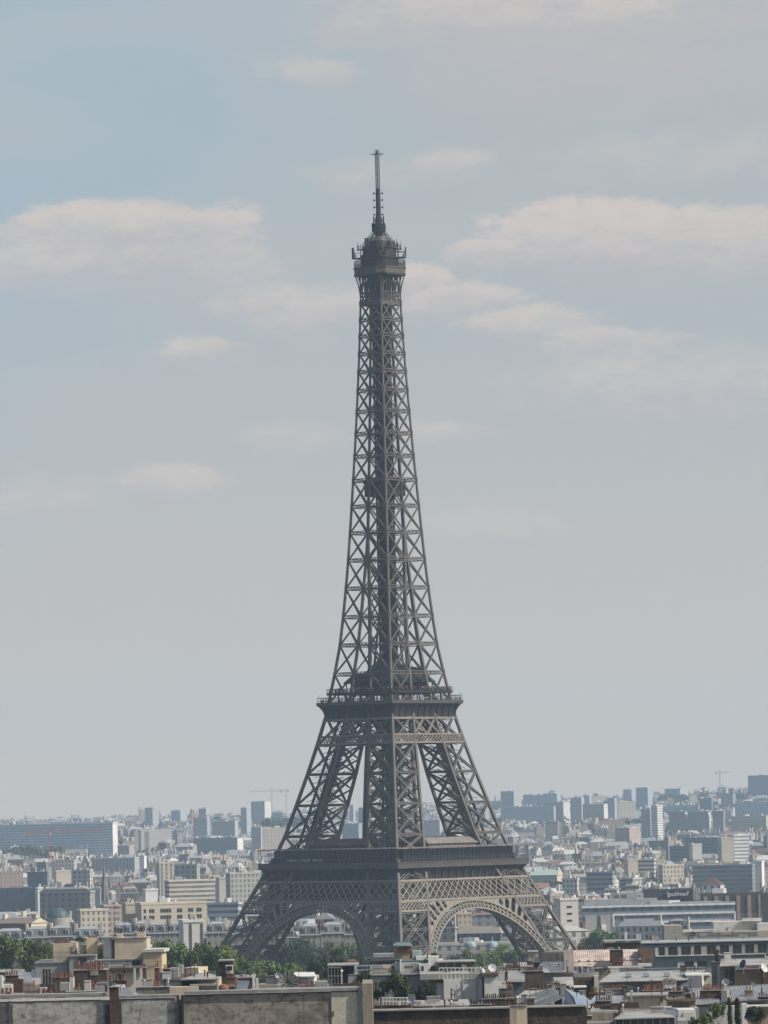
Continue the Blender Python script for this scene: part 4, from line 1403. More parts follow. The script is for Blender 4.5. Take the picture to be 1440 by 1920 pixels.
B('slab_block', 'long faint beige flats on the slope at the right edge', 1372, 1436, 1444, 1530, 5900, BEIGE, 'grid', 1552)
B('slab_block', 'blue grey flats with a cream roof line above the beige edge flats', 1380, 1450, 1452, 1503, 6900, BLUEG, 'vert', 1526)
B('apartment_block', 'pinkish wide block with a blank right half under the dark wood', 1154, 1180, 1202, 1553, 4800, PINK, 'grid', 1578, yaw=30, near='the pinkish block')
B('office_block', 'very dark blue office block with sloping top above the striped flats', 1285, 1350, 1353, 1571, 4500, (0.09, 0.13, 0.18), 'grid', 1600, near='the very dark blue offices')
B('office_block', 'dark blue black gridded flats left of a white blank wall', 1256, 1296, 1298, 1587, 4200, (0.13, 0.155, 0.185), 'grid', 1612, near='the dark gridded flats')
B('plain_block', 'narrow white blank wall standing between two dark blue blocks', 1298, 1314, 1316, 1583, 4150, (0.55, 0.53, 0.49), 'blank', 1610, yaw=-14)
B('apartment_block', 'plain beige blank wall joined to white striped balconies', 1352, 1375, 1376, 1571, 4000, (0.46, 0.40, 0.33), 'blank', 1613, near='the tall beige blank wall', yaw=-14)
B('apartment_block', 'flats with white and dark horizontal balcony stripes', 1376, 1399, 1404, 1566, 4010, WHITE_, 'band', 1612, near='the striped balcony flats', yaw=-14)
B('office_block', 'long teal glass offices with a bright cornice line', 1301, 1410, 1417, 1622, 3300, (0.22, 0.28, 0.30), 'band', 1664, near='the long teal glass offices')
B('plain_block', 'bright white end wall right of the long teal glass offices', 1412, 1428, 1434, 1616, 3350, WHITE_, 'blank', 1640)
B('apartment_block', 'beige blank block with dark ribbon floors at its right', 1177, 1195, 1196, 1612, 3500, BEIGE, 'blank', 1634, yaw=-14)
B('apartment_block', 'low block with dark ribbon floors and pale roof', 1196, 1226, 1230, 1612, 3510, PALE, 'band', 1632, near='the low ribbon window block')
B('apartment_block', 'cream flats glowing in the sun among low roofs right of the ribbon block', 1242, 1266, 1282, 1622, 3300, CREAM, 'grid', 1645, yaw=-14)
B('warehouse', 'low pale green roofed hall with a bright end, right of the first platform', 994, 1044, 1056, 1630, 3300, (0.36, 0.42, 0.38), 'blank', 1644, roof='gable', rh=4, roofcol=(0.36, 0.44, 0.41), side=CREAM, near='the pale green hall')
B('apartment_block', 'white flats with rows of small windows below the pale green hall', 1054, 1082, 1086, 1648, 3000, PALE, 'grid', 1668)
B('office_block', 'dark glass roofed offices with white bands behind the white tower house', 1100, 1148, 1152, 1636, 3000, (0.30, 0.33, 0.35), 'band', 1662)
B('church_house', 'white house with a red tiled roof just right of the dark sign wall', 1316, 1350, 1360, 1646, 2700, WHITE_, 'wide', 1670, roof='hip', roofcol=(0.10, 0.055, 0.055), rh=4, near='the house with a red roof')
t, ft, zg, zw, zt = B('tower_house', 'white narrow block with three pairs of small dark windows right of the arch', 1050, 1082, 1084, 1686, 2150, (0.60, 0.58, 0.53), 'blank', 1737, near='the white block with paired windows', yaw=-14)
windows(t, ft[0], ft[1], zw - 3.0, 4, 4, 1.05, .75, 3.2, 1.9, 'dark', skip=[(r, c) for r in range(4) for c in (0, 3)])
B('apartment_block', 'bluish block with balconies tucked against the white paired window block', 1038, 1050, 1050, 1696, 2170, (0.33, 0.36, 0.37), 'balcony', 1730)
B('low_pavilion', 'low white pavilion with dark square windows behind the right arch foot', 1030, 1100, 1105, 1735, 1960, (0.50, 0.49, 0.45), 'wide', 1762, roof='hip', roofcol=(0.40, 0.40, 0.38), rh=2.2, near='the low white pavilion', yaw=-14)

# the hotel with its sign
t, ft, zg, zw, zt = B('hotel_block', 'dark hotel block carrying a white lettered sign on its roof wall', 1208, 1312, 1318, 1668, 2350, (0.055, 0.065, 0.075), 'blank', 1692, dep=14, yaw=2, near='the dark hotel sign')
m_ = M(2350)
txt = bpy.data.curves.new('sign_text', 'FONT')
txt.body = 'pullman'
txt.size = 3.9
txt.extrude = 0.06
txt.space_character = 1.04
to = bpy.data.objects.new('sign_text', txt)
COL.objects.link(to)
bpy.context.view_layer.update()
me = bpy.data.meshes.new_from_object(to.evaluated_get(bpy.context.evaluated_depsgraph_get()))
bpy.data.objects.remove(to)
p = P(1257, 1680.2, 2349)
mb = MB()
mb.box(P(1252, 1680, 2349).x - .5, P(1292, 1680, 2349).x + 1.2, p.y - .05, p.y + 0.9, P(1270, 1685, 2349).z, P(1270, 1669, 2349).z)
sb = mb.build('sign_board', mat('sign_black', (0.018, 0.02, 0.024), 0.6), t)
so_ = bpy.data.objects.new('sign_lettering', me)
COL.objects.link(so_)
so_.parent = sb
me.materials.append(mat('sign_white', (0.78, 0.80, 0.80), 0.5))
so_.location = Vector((P(1254.2, 1680, 2349).x, p.y - .14, P(1270, 1679.6, 2349).z)) - ORG[t.name]
so_.rotation_euler = (math.pi / 2, 0, 0)
wdt = max(v.co.x for v in me.vertices)
so_.scale = (m_ * 35.5 / wdt, m_ * 35.5 / wdt, 1)
mb = MB()
for a in (0,):                                         # bracket mark before the word
    x = P(1252.4, 1680, 2349).x; z0 = P(1252, 1682.2, 2349).z; z1 = P(1252, 1671.5, 2349).z
    mb.box(x - .18, x + .18, p.y - .2, p.y - .1, z0, z1)
    mb.box(x, x + .7, p.y - .2, p.y - .1, z0, z0 + .3)
    x = P(1290.6, 1680, 2349).x
    mb.box(x - .16, x + .16, p.y - .2, p.y - .1, z1 - 1.2, z1)
    mb.box(x - .7, x, p.y - .2, p.y - .1, z1 - .3, z1)
mb.build('sign_bracket', MATS['sign_white'], sb)
for px, yt_ in ((1301, 1663), (1304.5, 1664), (1308, 1665), (1311, 1666)):
    mb = MB()
    q = P(px, yt_, 2346)
    mb.tube((q.x, q.y, P(px, 1688, 2346).z), q, .45, .45, 8)
    mb.build('flue', mat('steel_flue', (0.55, 0.57, 0.58), 0.3, metal=.7), t)
# long glass hotel wing with white frame lines
t, ft, zg, zw, zt = B('hotel_wing', 'long glass hotel wing with white floor lines and two blank beige end bays', 1092, 1378, 1381, 1694, 2100, (0.20, 0.25, 0.28), 'wide', 1734, yaw=2, dep=18, near='the long glass hotel wing')
f0 = Vector((ft[0][0], ft[0][1], 0)); f1 = Vector((ft[1][0], ft[1][1], 0))
def on(u): return f0 + (f1 - f0) * u
mb = MB()
for za, ua, ub in ((zt - 3.9, .205, 1.0), (zt - 7.6, .50, 1.0), (zt - .2, 0.0, .22), (zt - .1, .2, 1)):
    mb.bar(on(ua) + Vector((0, -.2, za)), on(ub) + Vector((0, -.2, za)), .75, .9)
mb.bar(on(.998) + Vector((0, -.25, zt - 3.9)), on(.998) + Vector((0, -.25, zt - 12)), .8, .8)
mb.bar(on(.205) + Vector((0, -.25, zt - 3.9)), on(.205) + Vector((0, -.25, zt - 12)), .8, .8)
mb.build('floor_line', mat('white_render', (0.80, 0.79, 0.76), 0.6), t)
for ua, ub in ((.02, .095), (.12, .20)):
    mb = MB()
    a, b = on(ua), on(ub)
    mb.box(a.x, b.x, min(a.y, b.y) - .35, max(a.y, b.y) + .1, zg, zt - 4.0)
    mb.build('end_bay', mat('bay_beige', (0.42, 0.39, 0.36), 0.8), t)
mb = MB()
mb.box(on(.02).x, on(.50).x, ft[0][1] + 5, ft[0][1] + 14, zt, zt + 3.0)
mb.box(on(.50).x, on(.93).x, ft[0][1] + 5, ft[0][1] + 14, zt, zt + 1.0)
mb.box(on(.30).x, on(.38).x, ft[0][1] + 6, ft[0][1] + 12, zt + 3.3, zt + 6.0)
mb.build('roof_storey', mat('storey_grey', (0.30, 0.32, 0.33), 0.7), t)
t, ft, zg, zw, zt = B('office_block', 'dark brown block with tall beige piers at right, beside the glass hotel wing', 1316, 1452, 1455, 1675, 2250, (0.07, 0.06, 0.058), 'blank', 1722, yaw=1, dep=16, near='the brown block with piers')
for i in range(7):
    u = .05 + .15 * i
    a = Vector((ft[0][0] + (ft[1][0] - ft[0][0]) * u, ft[0][1] + (ft[1][1] - ft[0][1]) * u, 0))
    mb = MB()
    mb.box(a.x - .9, a.x + .9, a.y - .6, a.y + .2, zg, zt - .6)
    mb.build('pier', mat('pier_beige', (0.26, 0.21, 0.175), 0.8), t)
t, ft, zg, zw, zt = B('office_tower', 'brown pier block standing at the right picture edge', 1426, 1448, 1452, 1676, 2080, (0.20, 0.165, 0.15), 'blank', 1724)
B('apartment_block', 'pale low house row with a zinc roof seen right under the hotel wing', 1162, 1240, 1246, 1722, 1900, PALE, 'grid', 1738, roof='hip', roofcol=ZINC, rh=3)
B('apartment_block', 'dark grey roofed low house between two trees under the hotel wing', 1246, 1290, 1296, 1722, 1880, GREY, 'grid', 1745, roof='mansard')

# stone houses with dark mansards in rows on the left, and those seen through the arches
hz = [(-12, 44, 1741, 'dark'), (46, 90, 1737, 'blue'), (91, 137, 1735, 'dark'), (138, 192, 1737, 'blue'), (212, 250, 1730, 'dark'), (251, 276, 1727, 'blue'), (277, 315, 1729, 'dark'), (316, 345, 1728, 'blue'),
      (386, 424, 1728, 'dark'), (425, 470, 1730, 'blue'), (560, 600, 1732, 'dark'), (601, 645, 1729, 'blue'), (646, 690, 1731, 'dark'), (470, 556, 1737, 'dark')]
pl = ['at the left picture edge behind trees', 'above the first green tree crowns', 'above the dish on the left roofs', 'right above the cream chimneys', 'behind the big cream chimney wall', 'right of the cream chimney wall',
      'below the middle of the big cream block', 'left of the white slotted tower house', 'right of the white slotted tower house', 'beside the left foot of the lattice tower', 'in the left arch at its left', 'in the middle of the left arch',
      'in the left arch beside the front leg', 'behind the left leg of the lattice tower']
for (a, b, y, k), wh in zip(hz, pl):
    B('stone_house', ('grey stone house with slate mansard ' if k == 'dark' else 'grey stone house with bluish zinc mansard ') + wh, a, b, b, y, 1960, (0.30, 0.285, 0.25), 'grid', 1775, roof='mansard',
      roofcol=SLATE if k == 'dark' else (0.13, 0.155, 0.18), group='stone houses with mansard roofs', yaw=0, dep=14)
t, ft, zg, zw, zt = B('slotted_house', 'white grey tower house with two tall recessed slots, left of the lattice tower', 344, 381, 381, 1727, 1850, (0.62, 0.60, 0.55), 'blank', 1776, yaw=-12, dep=12, near='the white slotted tower house')
for u in (.36, .92):
    a = Vector((ft[0][0] + (ft[1][0] - ft[0][0]) * u, ft[0][1] + (ft[1][1] - ft[0][1]) * u, 0))
    mb = MB()
    mb.bar(a + Vector((0, -.12, zg)), a + Vector((0, -.12, zt - 1.0)), 1.0, .3, (0, 1, 0))
    mb.build('slot', mat('slot_dark', (0.12, 0.12, 0.125)), t)
B('apartment_block', 'tan house with a tall chimney wall in the right arch', 858, 880, 884, 1713, 2450, (0.42, 0.34, 0.25), 'grid', 1745, near='the tan house in the right arch', yaw=-14)
B('stone_house', 'stone house with a round window gable at the left of the right arch', 826, 852, 856, 1722, 2300, (0.36, 0.32, 0.25), 'wide', 1765, roof='mansard')
B('market_hall', 'long hall with pale tan roof and dark arcade seen through the right arch', 858, 938, 942, 1736, 2200, (0.08, 0.085, 0.10), 'vert', 1764, roof='hip', roofcol=(0.40, 0.36, 0.30), rh=3.4, near='the tan roofed hall')
t, ft, zg, zw, zt = B('domed_palace', 'low pale stone building with two grey blue domes in the right arch', 815, 962, 966, 1769, 2010, (0.40, 0.385, 0.35), 'wide', 1800, yaw=2, dep=16, near='the pale building with two domes')
for px in (882, 923):
    mb = MB()
    q = P(px, 1772, 2004)
    r = 11.5 * M(2004)
    mb.lathe((q.x, q.y, q.z - 1.0), [(r * .96, 0), (r * 1.05, .3), (r * .98, .6)] + [(r * math.cos(a), .7 + r * .78 * math.sin(a)) for a in [R(v) for v in (10, 25, 40, 55, 68, 80)]] + [(.25, .7 + r * .8), (.18, .7 + r * .8 + 1.6), (.03, .7 + r * .8 + 2.2)], 20)
    mb.build('dome', mat('dome_lead', (0.24, 0.30, 0.33), 0.5, .2, .8), t, smooth=True)

# church spire on the left
b = P(196, 1694, 2900); m_ = M(2900)
t = empty('church', (b.x, b.y, ground(b.x, b.y)), 'grey stone church with a slender pointed spire left of the tower', 'church')
mb = MB()
z0, z1, zt = P(196, 1690, 2900).z, P(196, 1640, 2900).z, P(196, 1618, 2900).z
r = 9.2 * m_
mb.box(b.x - r, b.x + r, b.y - r, b.y + r, ground(b.x, b.y) - 1, z0)
for sx in (-1, 1):
    for sy in (-1, 1):
        mb.tube((b.x + sx * r * .86, b.y + sy * r * .86, z0), (b.x + sx * r * .86, b.y + sy * r * .86, z0 + 5), .55, .05, 6)
mb.build('bell_tower', mat('church_stone', (0.21, 0.20, 0.18), 0.9, .25, .3), t)
mb = MB()
pf = [(r * 1.02, z0 - 1), (r * .80, z0 + (z1 - z0) * .30), (r * .45, z0 + (z1 - z0) * .85), (r * .30, z1), (.06, zt)]
mb.lathe((b.x, b.y, 0), pf, 8)
mb.bar((b.x, b.y, zt - .5), (b.x, b.y, zt + 2), .2)
mb.build('spire', mat('spire_stone', (0.17, 0.165, 0.15), 0.9, .3, .4), t)
mb = MB()
mb.hexa([Vector(q) for q in ((b.x - r * .9, b.y + r, -1), (b.x + 22, b.y + r, -1), (b.x + 22, b.y + r + 12, -1), (b.x - r, b.y + r + 12, -1), (b.x - r * .9, b.y + r + 5.6, z0 - 1), (b.x + 22, b.y + r + 5.6, z0 - 1), (b.x + 22, b.y + r + 6.4, z0 - 1), (b.x - r, b.y + r + 6.4, z0 - 1))])
mb.build('nave', mat('nave_slate', (0.09, 0.10, 0.115), 0.7), t)
RECTS.append((184, 208, 1615, 1694, 2900)); NEARBY.append((196, 1655, 'the grey church spire'))
# twin spired church far off on the right ridge
b = P(931, 1512, 7700)
t = empty('church', (b.x, b.y, ground(b.x, b.y)), 'tiny dark church with a pointed spire on the right skyline beside the tower leg', 'church')
mb = MB()
zt = P(929, 1489, 7700).z; zb = P(929, 1506, 7700).z
mb.box(b.x - 6, b.x + 7, b.y - 4, b.y + 14, ground(b.x, b.y) - 1, zb)
mb.build('nave', mat('church_far', (0.10, 0.10, 0.10)), t)
for dx_, h in ((-2.2, zt), (5.2, zt - 7)):
    mb = MB()
    mb.lathe((b.x + dx_, b.y, 0), [(1.9, zb - 6), (1.8, zb + 1), (.05, h)], 8)
    mb.build('spire', MATS['church_far'], t)
RECTS.append((924, 938, 1486, 1512, 7700))
# teal copper dome on the left
b = P(109, 1718, 2350); m_ = M(2350)
t = empty('domed_hall', (b.x, b.y, ground(b.x, b.y)), 'rotunda under a broad teal copper dome among grey roofs', 'rotunda')
mb = MB()
r = 21 * m_
mb.lathe((b.x, b.y, 0), [(r * 1.02, -1), (r * 1.02, P(109, 1719, 2350).z)], 24)
mb.build('drum', mat('drum_stone', (0.34, 0.32, 0.28)), t)
mb = MB()
z0 = P(109, 1719, 2350).z; h = P(109, 1702, 2350).z - z0
mb.lathe((b.x, b.y, z0), [(r * 1.04, -.2), (r * 1.04, .3), (r * .93, h * .30), (r * .74, h * .62), (r * .5, h * .85), (r * .2, h * .97), (.3, h), (.25, h + 1.5)], 16)
mb.build('dome', mat('copper_teal', (0.05, 0.085, 0.085), 0.55, .15, .3), t)
RECTS.append((86, 132, 1700, 1719, 2350)); NEARBY.append((109, 1710, 'the teal dome'))

crane('red tower crane with long level jib in front of the blue grey slab', 93, 1640, 1553, 51, 190, 4500, 'red', 1561)
crane('pale grey tower crane on the skyline, left of a close pair by the tower leg', 510, 1524, 1477, 470, 530, 7300, 'grey', 1484)
crane('pale grey tower crane on the skyline, nearer the tower leg than its twin', 537, 1520, 1478, 520, 543, 7400, 'grey', 1483)
crane('thin grey tower crane alone on the right hand ridge', 1350, 1482, 1443, 1341, 1369, 7900, 'grey', 1449)
crane('faded orange tower crane left of the flat capped grey tower', 364, 1580, 1520, 352, 396, 5900, 'red', 1531)

# ------------------------------------------------------------ the rest of the city
rn = random.Random(11)


def blocked(xa, xb, ya, yb, d):
    for x0, x1, y0, y1, dd in RECTS:
        if dd > d and xb > x0 and xa < x1 and ya < y1 and yb > y0: return True
    return False


def ypix(z, px, d): return horizon(px) + (ZC - z) * F / d


USED = set()
WORDS = [('cream', CREAM), ('beige', BEIGE), ('pale', PALE), ('white', WHITE_), ('light grey', LGREY), ('grey', GREY), ('pinkish', PINK), ('brown', BROWN)]
ROOFW = {'flat': 'flat roof', 'mansard': 'dark mansard', 'hip': 'hipped roof', 'gable': 'gabled roof'}


def describe(px, py, cw, size, rw):
    """a label that ties a building to the nearest thing one can find in the view"""
    for x, y, ph in sorted(NEARBY, key=lambda q: math.hypot(q[0] - px, (q[1] - py) * 1.6))[:14]:
        ddx, ddy = px - x, py - y
        if abs(ddx) > abs(ddy) * 1.5: rel = 'left of' if ddx < 0 else 'right of'
        elif ddy > 0: rel = 'in front of and below'
        else: rel = 'behind and above'
        lab = '%s %s building with %s %s %s' % (size, cw, rw, rel, ph)
        if lab not in USED and len(lab.split()) <= 16:
            USED.add(lab)
            return lab
    return None


made = 0
tries = 0
row = [1880, 1960, 2040, 2130, 2220, 2320, 2430, 2540, 2660, 2790, 2930, 3090]
cand = []
for d in row:
    px = -20 + rn.uniform(0, 40)
    while px < 1460:
        w = rn.uniform(7, 16) / M(d)
        cand.append((d + rn.uniform(-40, 40), px, w))
        px += w + rn.uniform(0, 10) / M(d) * (2.2 if rn.random() < .3 else .4)
stuffc = []
rn.shuffle(cand)
for d, px, w in cand:
    h = rn.uniform(15, 25)
    g0 = ground(*P(px, 1650, d).xy)
    yt = ypix(g0 + h, px + w / 2, d)
    if blocked(px, px + w, yt - 3, 1790, d): continue
    if 400 < px + w / 2 < 1110 and d < 2150: continue
    wd, colr = rn.choice(WORDS[:7] if rn.random() < .93 else WORDS[7:])
    rf = rn.choice(('mansard', 'hip', 'flat', 'gable', 'flat', 'mansard'))
    rc, rw = rn.choice(((SLATE, 'dark roof'), (ZINC, 'zinc roof'), (ZINC, 'zinc roof'), (SLATE, 'dark roof'), (ZINC, 'zinc roof'), (TERRA, 'tiled roof')))
    if rf == 'flat': rc, rw = LGREY, 'flat roof'
    yaw = rn.choice((rn.uniform(4, 34), rn.uniform(-4, 4)))
    lab = describe(px + w / 2, yt, wd, 'narrow' if w * M(d) < 10 else ('broad' if w * M(d) > 14 else 'mid-sized'), rw) if made < 175 else None
    if lab is None:
        stuffc.append((d, px, w, g0 + h, colr, yaw, rc))
        continue
    kk = rn.uniform(.6, .88)
    k_ = tuple(c * kk for c in colr)
    B('city_building', lab, px, px + w, px + w, yt, d, k_, rn.choice(('grid', 'wide', 'grid', 'balcony', 'band')), None, yaw=yaw, dep=rn.uniform(10, 17), roof=rf, roofcol=rc, group='buildings of the crowded city', seed=made, rh=None if rf != 'mansard' else 4.0)
    made += 1

cbs = CB()
def stuff_box(x, y, w, dep, yaw, z1, colr, rc, kind):
    a = R(yaw)
    e = (math.cos(a), -math.sin(a)); n_ = (math.sin(a), math.cos(a))
    ft = [(x + e[0] * u * w + n_[0] * v * dep, y + e[1] * u * w + n_[1] * v * dep) for u, v in ((-.5, 0), (.5, 0), (.5, 1), (-.5, 1))]
    z0 = ground(x, y) - 2
    cbs.prism(ft, z0, z1, colr, 1.0, topcol=rc)
    if kind == 0:
        i2 = inset(ft, min(w, dep) * .28)
        cbs.prism(ft, z1, z1 + rn.uniform(2, 4), rc, 0, top=i2, topcol=tuple(min(.6, c * 1.3) for c in rc))
    for sd in (-.5, .47):                      # party walls with chimneys
        if rn.random() < .7:
            va, vb = rn.uniform(.05, .4), rn.uniform(.55, .95)
            q = [(x + e[0] * (sd + a_) * w + n_[0] * b_ * dep, y + e[1] * (sd + a_) * w + n_[1] * b_ * dep) for a_, b_ in ((0, va), (.03, va), (.03, vb), (0, vb))]
            cbs.prism(q, z1, z1 + rn.uniform(2.5, 5.5), tuple(c * .8 for c in rn.choice((CREAM, BEIGE, PALE, PINK, GREY))), 0, topcol=TERRA)
    for _ in range(rn.randint(2, 4)):
        u, v = rn.uniform(-.42, .30), rn.uniform(.1, .7)
        q = [(x + e[0] * (u + a_) * w + n_[0] * (v + b_) * dep, y + e[1] * (u + a_) * w + n_[1] * (v + b_) * dep) for a_, b_ in ((0, 0), (.09, 0), (.09, .25), (0, .25))]
        cbs.prism(q, z1, z1 + rn.uniform(1.5, 5), tuple(c * .8 for c in rn.choice((CREAM, PALE, TERRA, WHITE_, GREY, BEIGE))), 0)


for d, px, w, zt_, colr, yaw, rc in stuffc:
    q = P(px + w / 2, 1650, d)
    stuff_box(q.x, q.y, w * M(d) * .95, rn.uniform(9, 15), yaw, zt_ - 3, colr, rc, 0 if rc != LGREY else 1)
d = 3250.0
cnt = 0
while d < 9200:
    px = -40 + rn.uniform(0, 20)
    while px < 1480:
        wm = rn.uniform(7, 20) * (1.0 + (rn.random() < .12) * rn.uniform(.5, 1.5))
        w = wm / M(d)
        q = P(px + w / 2, 1600, d)
        g0 = ground(q.x, q.y)
        h = rn.uniform(9, 22) * (1.0 + (rn.random() < .05) * rn.uniform(.3, .9))
        if d > 5600 and rn.random() < .06 + (d - 5600) / 11000:     # gardens and woods thin the houses out on the slopes
            px += w; continue
        yt = ypix(g0 + h + 3, px + w / 2, d)
        if not blocked(px, px + w, yt, 1790, d):
            wd, colr = rn.choice(WORDS)
            kk = rn.uniform(.5, .88)
            colr = tuple(min(.75, c * kk) for c in colr)
            rc = rn.choice((SLATE, ZINC, ZINC, SLATE, GREY, LGREY, ZINC, BROWN, TERRA, PALE))
            stuff_box(q.x, q.y + rn.uniform(-25, 25), wm, rn.uniform(8, 15), rn.choice((rn.uniform(0, 40), rn.uniform(-5, 5), rn.uniform(-30, 0))), g0 + h, colr, rc, rn.randint(0, 1))
            cnt += 1
        px += w * rn.uniform(1.0, 1.5)
    d *= 1.0145
tag(cbs.build('distant_city', FC['grid']), 'dense far-off mass of pale city roofs and houses stretching to the horizon', 'city', kind='stuff')
print('city', made, cnt, len(stuffc))

# ------------------------------------------------------------ trees
def leaf_mat(name, a, b):
    if name in MATS: return MATS[name]
    m = bpy.data.materials.new(name)
    m.use_nodes = True
    q = NB(m.node_tree)
    bs = m.node_tree.nodes['Principled BSDF']
    bs.inputs['Roughness'].default_value = 0.7
    bs.inputs['Specular IOR Level'].default_value = 0.2
    gi = q.n('ShaderNodeNewGeometry')
    col = q.mix(gi.outputs['Random Per Island'], a + (1,), b + (1,))
    oi = q.n('ShaderNodeObjectInfo')
    hs = q.n('ShaderNodeHueSaturation')
    q.put(hs.inputs['Value'], q.m('ADD', 0.68, q.m('MULTIPLY', oi.outputs['Random'], 0.62)))
    q.put(hs.inputs['Hue'], q.m('ADD', 0.485, q.m('MULTIPLY', oi.outputs['Random'], 0.025)))
    m.node_tree.links.new(col, hs.inputs['Color'])
    col = hs.outputs[0]
    m.node_tree.links.new(col, bs.inputs['Base Color'])
    MATS[name] = m
    return m


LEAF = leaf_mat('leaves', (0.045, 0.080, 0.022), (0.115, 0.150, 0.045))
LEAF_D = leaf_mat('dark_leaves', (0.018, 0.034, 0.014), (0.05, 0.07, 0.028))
BARK = mat('bark', (0.10, 0.08, 0.06), 0.9)


def crown_mesh(seed, n, size, shape='round', m=None):
    r = random.Random(seed)
    vs = []; fs = []
    lobes = []
    if shape == 'round':
        for _ in range(14):
            a = r.uniform(0, 6.28); q = r.uniform(.1, .66)
            lobes.append((math.cos(a) * q, math.sin(a) * q, r.uniform(.30, .92 - q * .3), r.uniform(.15, .33)))
        lobes.append((0, 0, .58, .34))
    else:
        for i in range(8):
            z = .08 + .86 * i / 8
            lobes.append((r.uniform(-.02, .02), r.uniform(-.02, .02), z, .13 * (1 - abs(z - .4) ** 1.5)))
    for i in range(n):
        lx, ly, lz, lr = r.choice(lobes)
        d = Vector((r.gauss(0, 1), r.gauss(0, 1), r.gauss(0, 1))).normalized()
        if shape == 'round' and d.z < -.5 and r.random() < .6: d.z = -d.z
        rad = lr * (r.random() ** .33) * (1 + .12 * r.gauss(0, 1))
        c = Vector((lx, ly, lz)) + Vector((d.x * rad, d.y * rad, d.z * rad * (.85 if shape == 'round' else 1)))
        nrm = (d + Vector((r.gauss(0, .6), r.gauss(0, .6), r.gauss(0, .6) + .3))).normalized()
        t = nrm.orthogonal().normalized()
        t = (Matrix.Rotation(r.uniform(0, 6.28), 3, nrm) @ t)
        b = nrm.cross(t)
        s = size * r.uniform(.6, 1.3)
        k = len(vs)
        vs += [c - t * s - b * s * .55, c + t * s * .2 - b * s * .8, c + t * s, c + t * s * .1 + b * s * .8, c - t * s * .8 + b * s * .45]
        fs.append((k, k + 1, k + 2, k + 3, k + 4))
    me = bpy.data.meshes.new('crown')
    me.from_pydata([tuple(v) for v in vs], [], fs)
    me.materials.append(m or LEAF)
    return me


def trunk_mesh(seed):
    r = random.Random(seed)
    mb = MB()
    mb.tube((0, 0, -.05), (0, 0, .34), .035, .024, 7)
    for i in range(6):
        a = i * 1.05 + r.uniform(-.3, .3)
        p = Vector((0, 0, r.uniform(.26, .38)))
        q = p + Vector((math.cos(a) * .22, math.sin(a) * .22, r.uniform(.15, .32)))
        mb.tube(p, q, .016, .008, 6)
        mb.tube(q, q + Vector((math.cos(a + .4) * .12, math.sin(a + .4) * .12, .14)), .008, .003, 5)
    me = bpy.data.meshes.new('trunk')
    me.from_pydata([tuple(v) for v in mb.v], [], mb.f)
    me.materials.append(BARK)
    return me


CR = [crown_mesh(s, 4200, .034) for s in (1, 2, 3)]
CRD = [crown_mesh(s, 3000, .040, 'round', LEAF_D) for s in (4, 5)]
CYP = crown_mesh(9, 2200, .022, 'column', LEAF_D)
SHR = [crown_mesh(s, 900, .06) for s in (6, 7)]
TRK = [trunk_mesh(1), trunk_mesh(2)]


def tree(label, px, yt, d, wpx, group=None, kind=0, name='tree', hpx=None, base=None, crown=None):
    """a tree whose crown top is at (px, yt) and is wpx wide in the photograph"""
    top = P(px, yt, d)
    zg = ground(top.x, top.y) if base is None else base
    h = top.z - zg
    w = wpx * M(d)
    t = empty(name, (top.x, top.y, zg), label, 'tree' if 'tree' in name or 'cypress' in name else 'shrub', group)
    rr = random.Random(int(px * 13 + yt))
    for nm, me in (('trunk', TRK[kind % 2]), ('crown', crown or (CR + CRD)[kind])):
        o = bpy.data.objects.new(nm, me)
        COL.objects.link(o)
        o.parent = t
        o.rotation_euler = (0, 0, rr.uniform(0, 6.28))
        cw = w * (1.0 if h < 9 else 1.4)
        sz = min(h * .98, 1.15 * cw)
        if nm == 'crown' and me is CYP: o.scale = (w / .26, w / .26, h)
        elif nm == 'crown':
            o.scale = (cw / 1.6, cw / 1.6, sz)
            o.location = (0, 0, h - sz * .93)
        else: o.scale = (w / 1.2, w / 1.2, h - sz * .35)
    return t


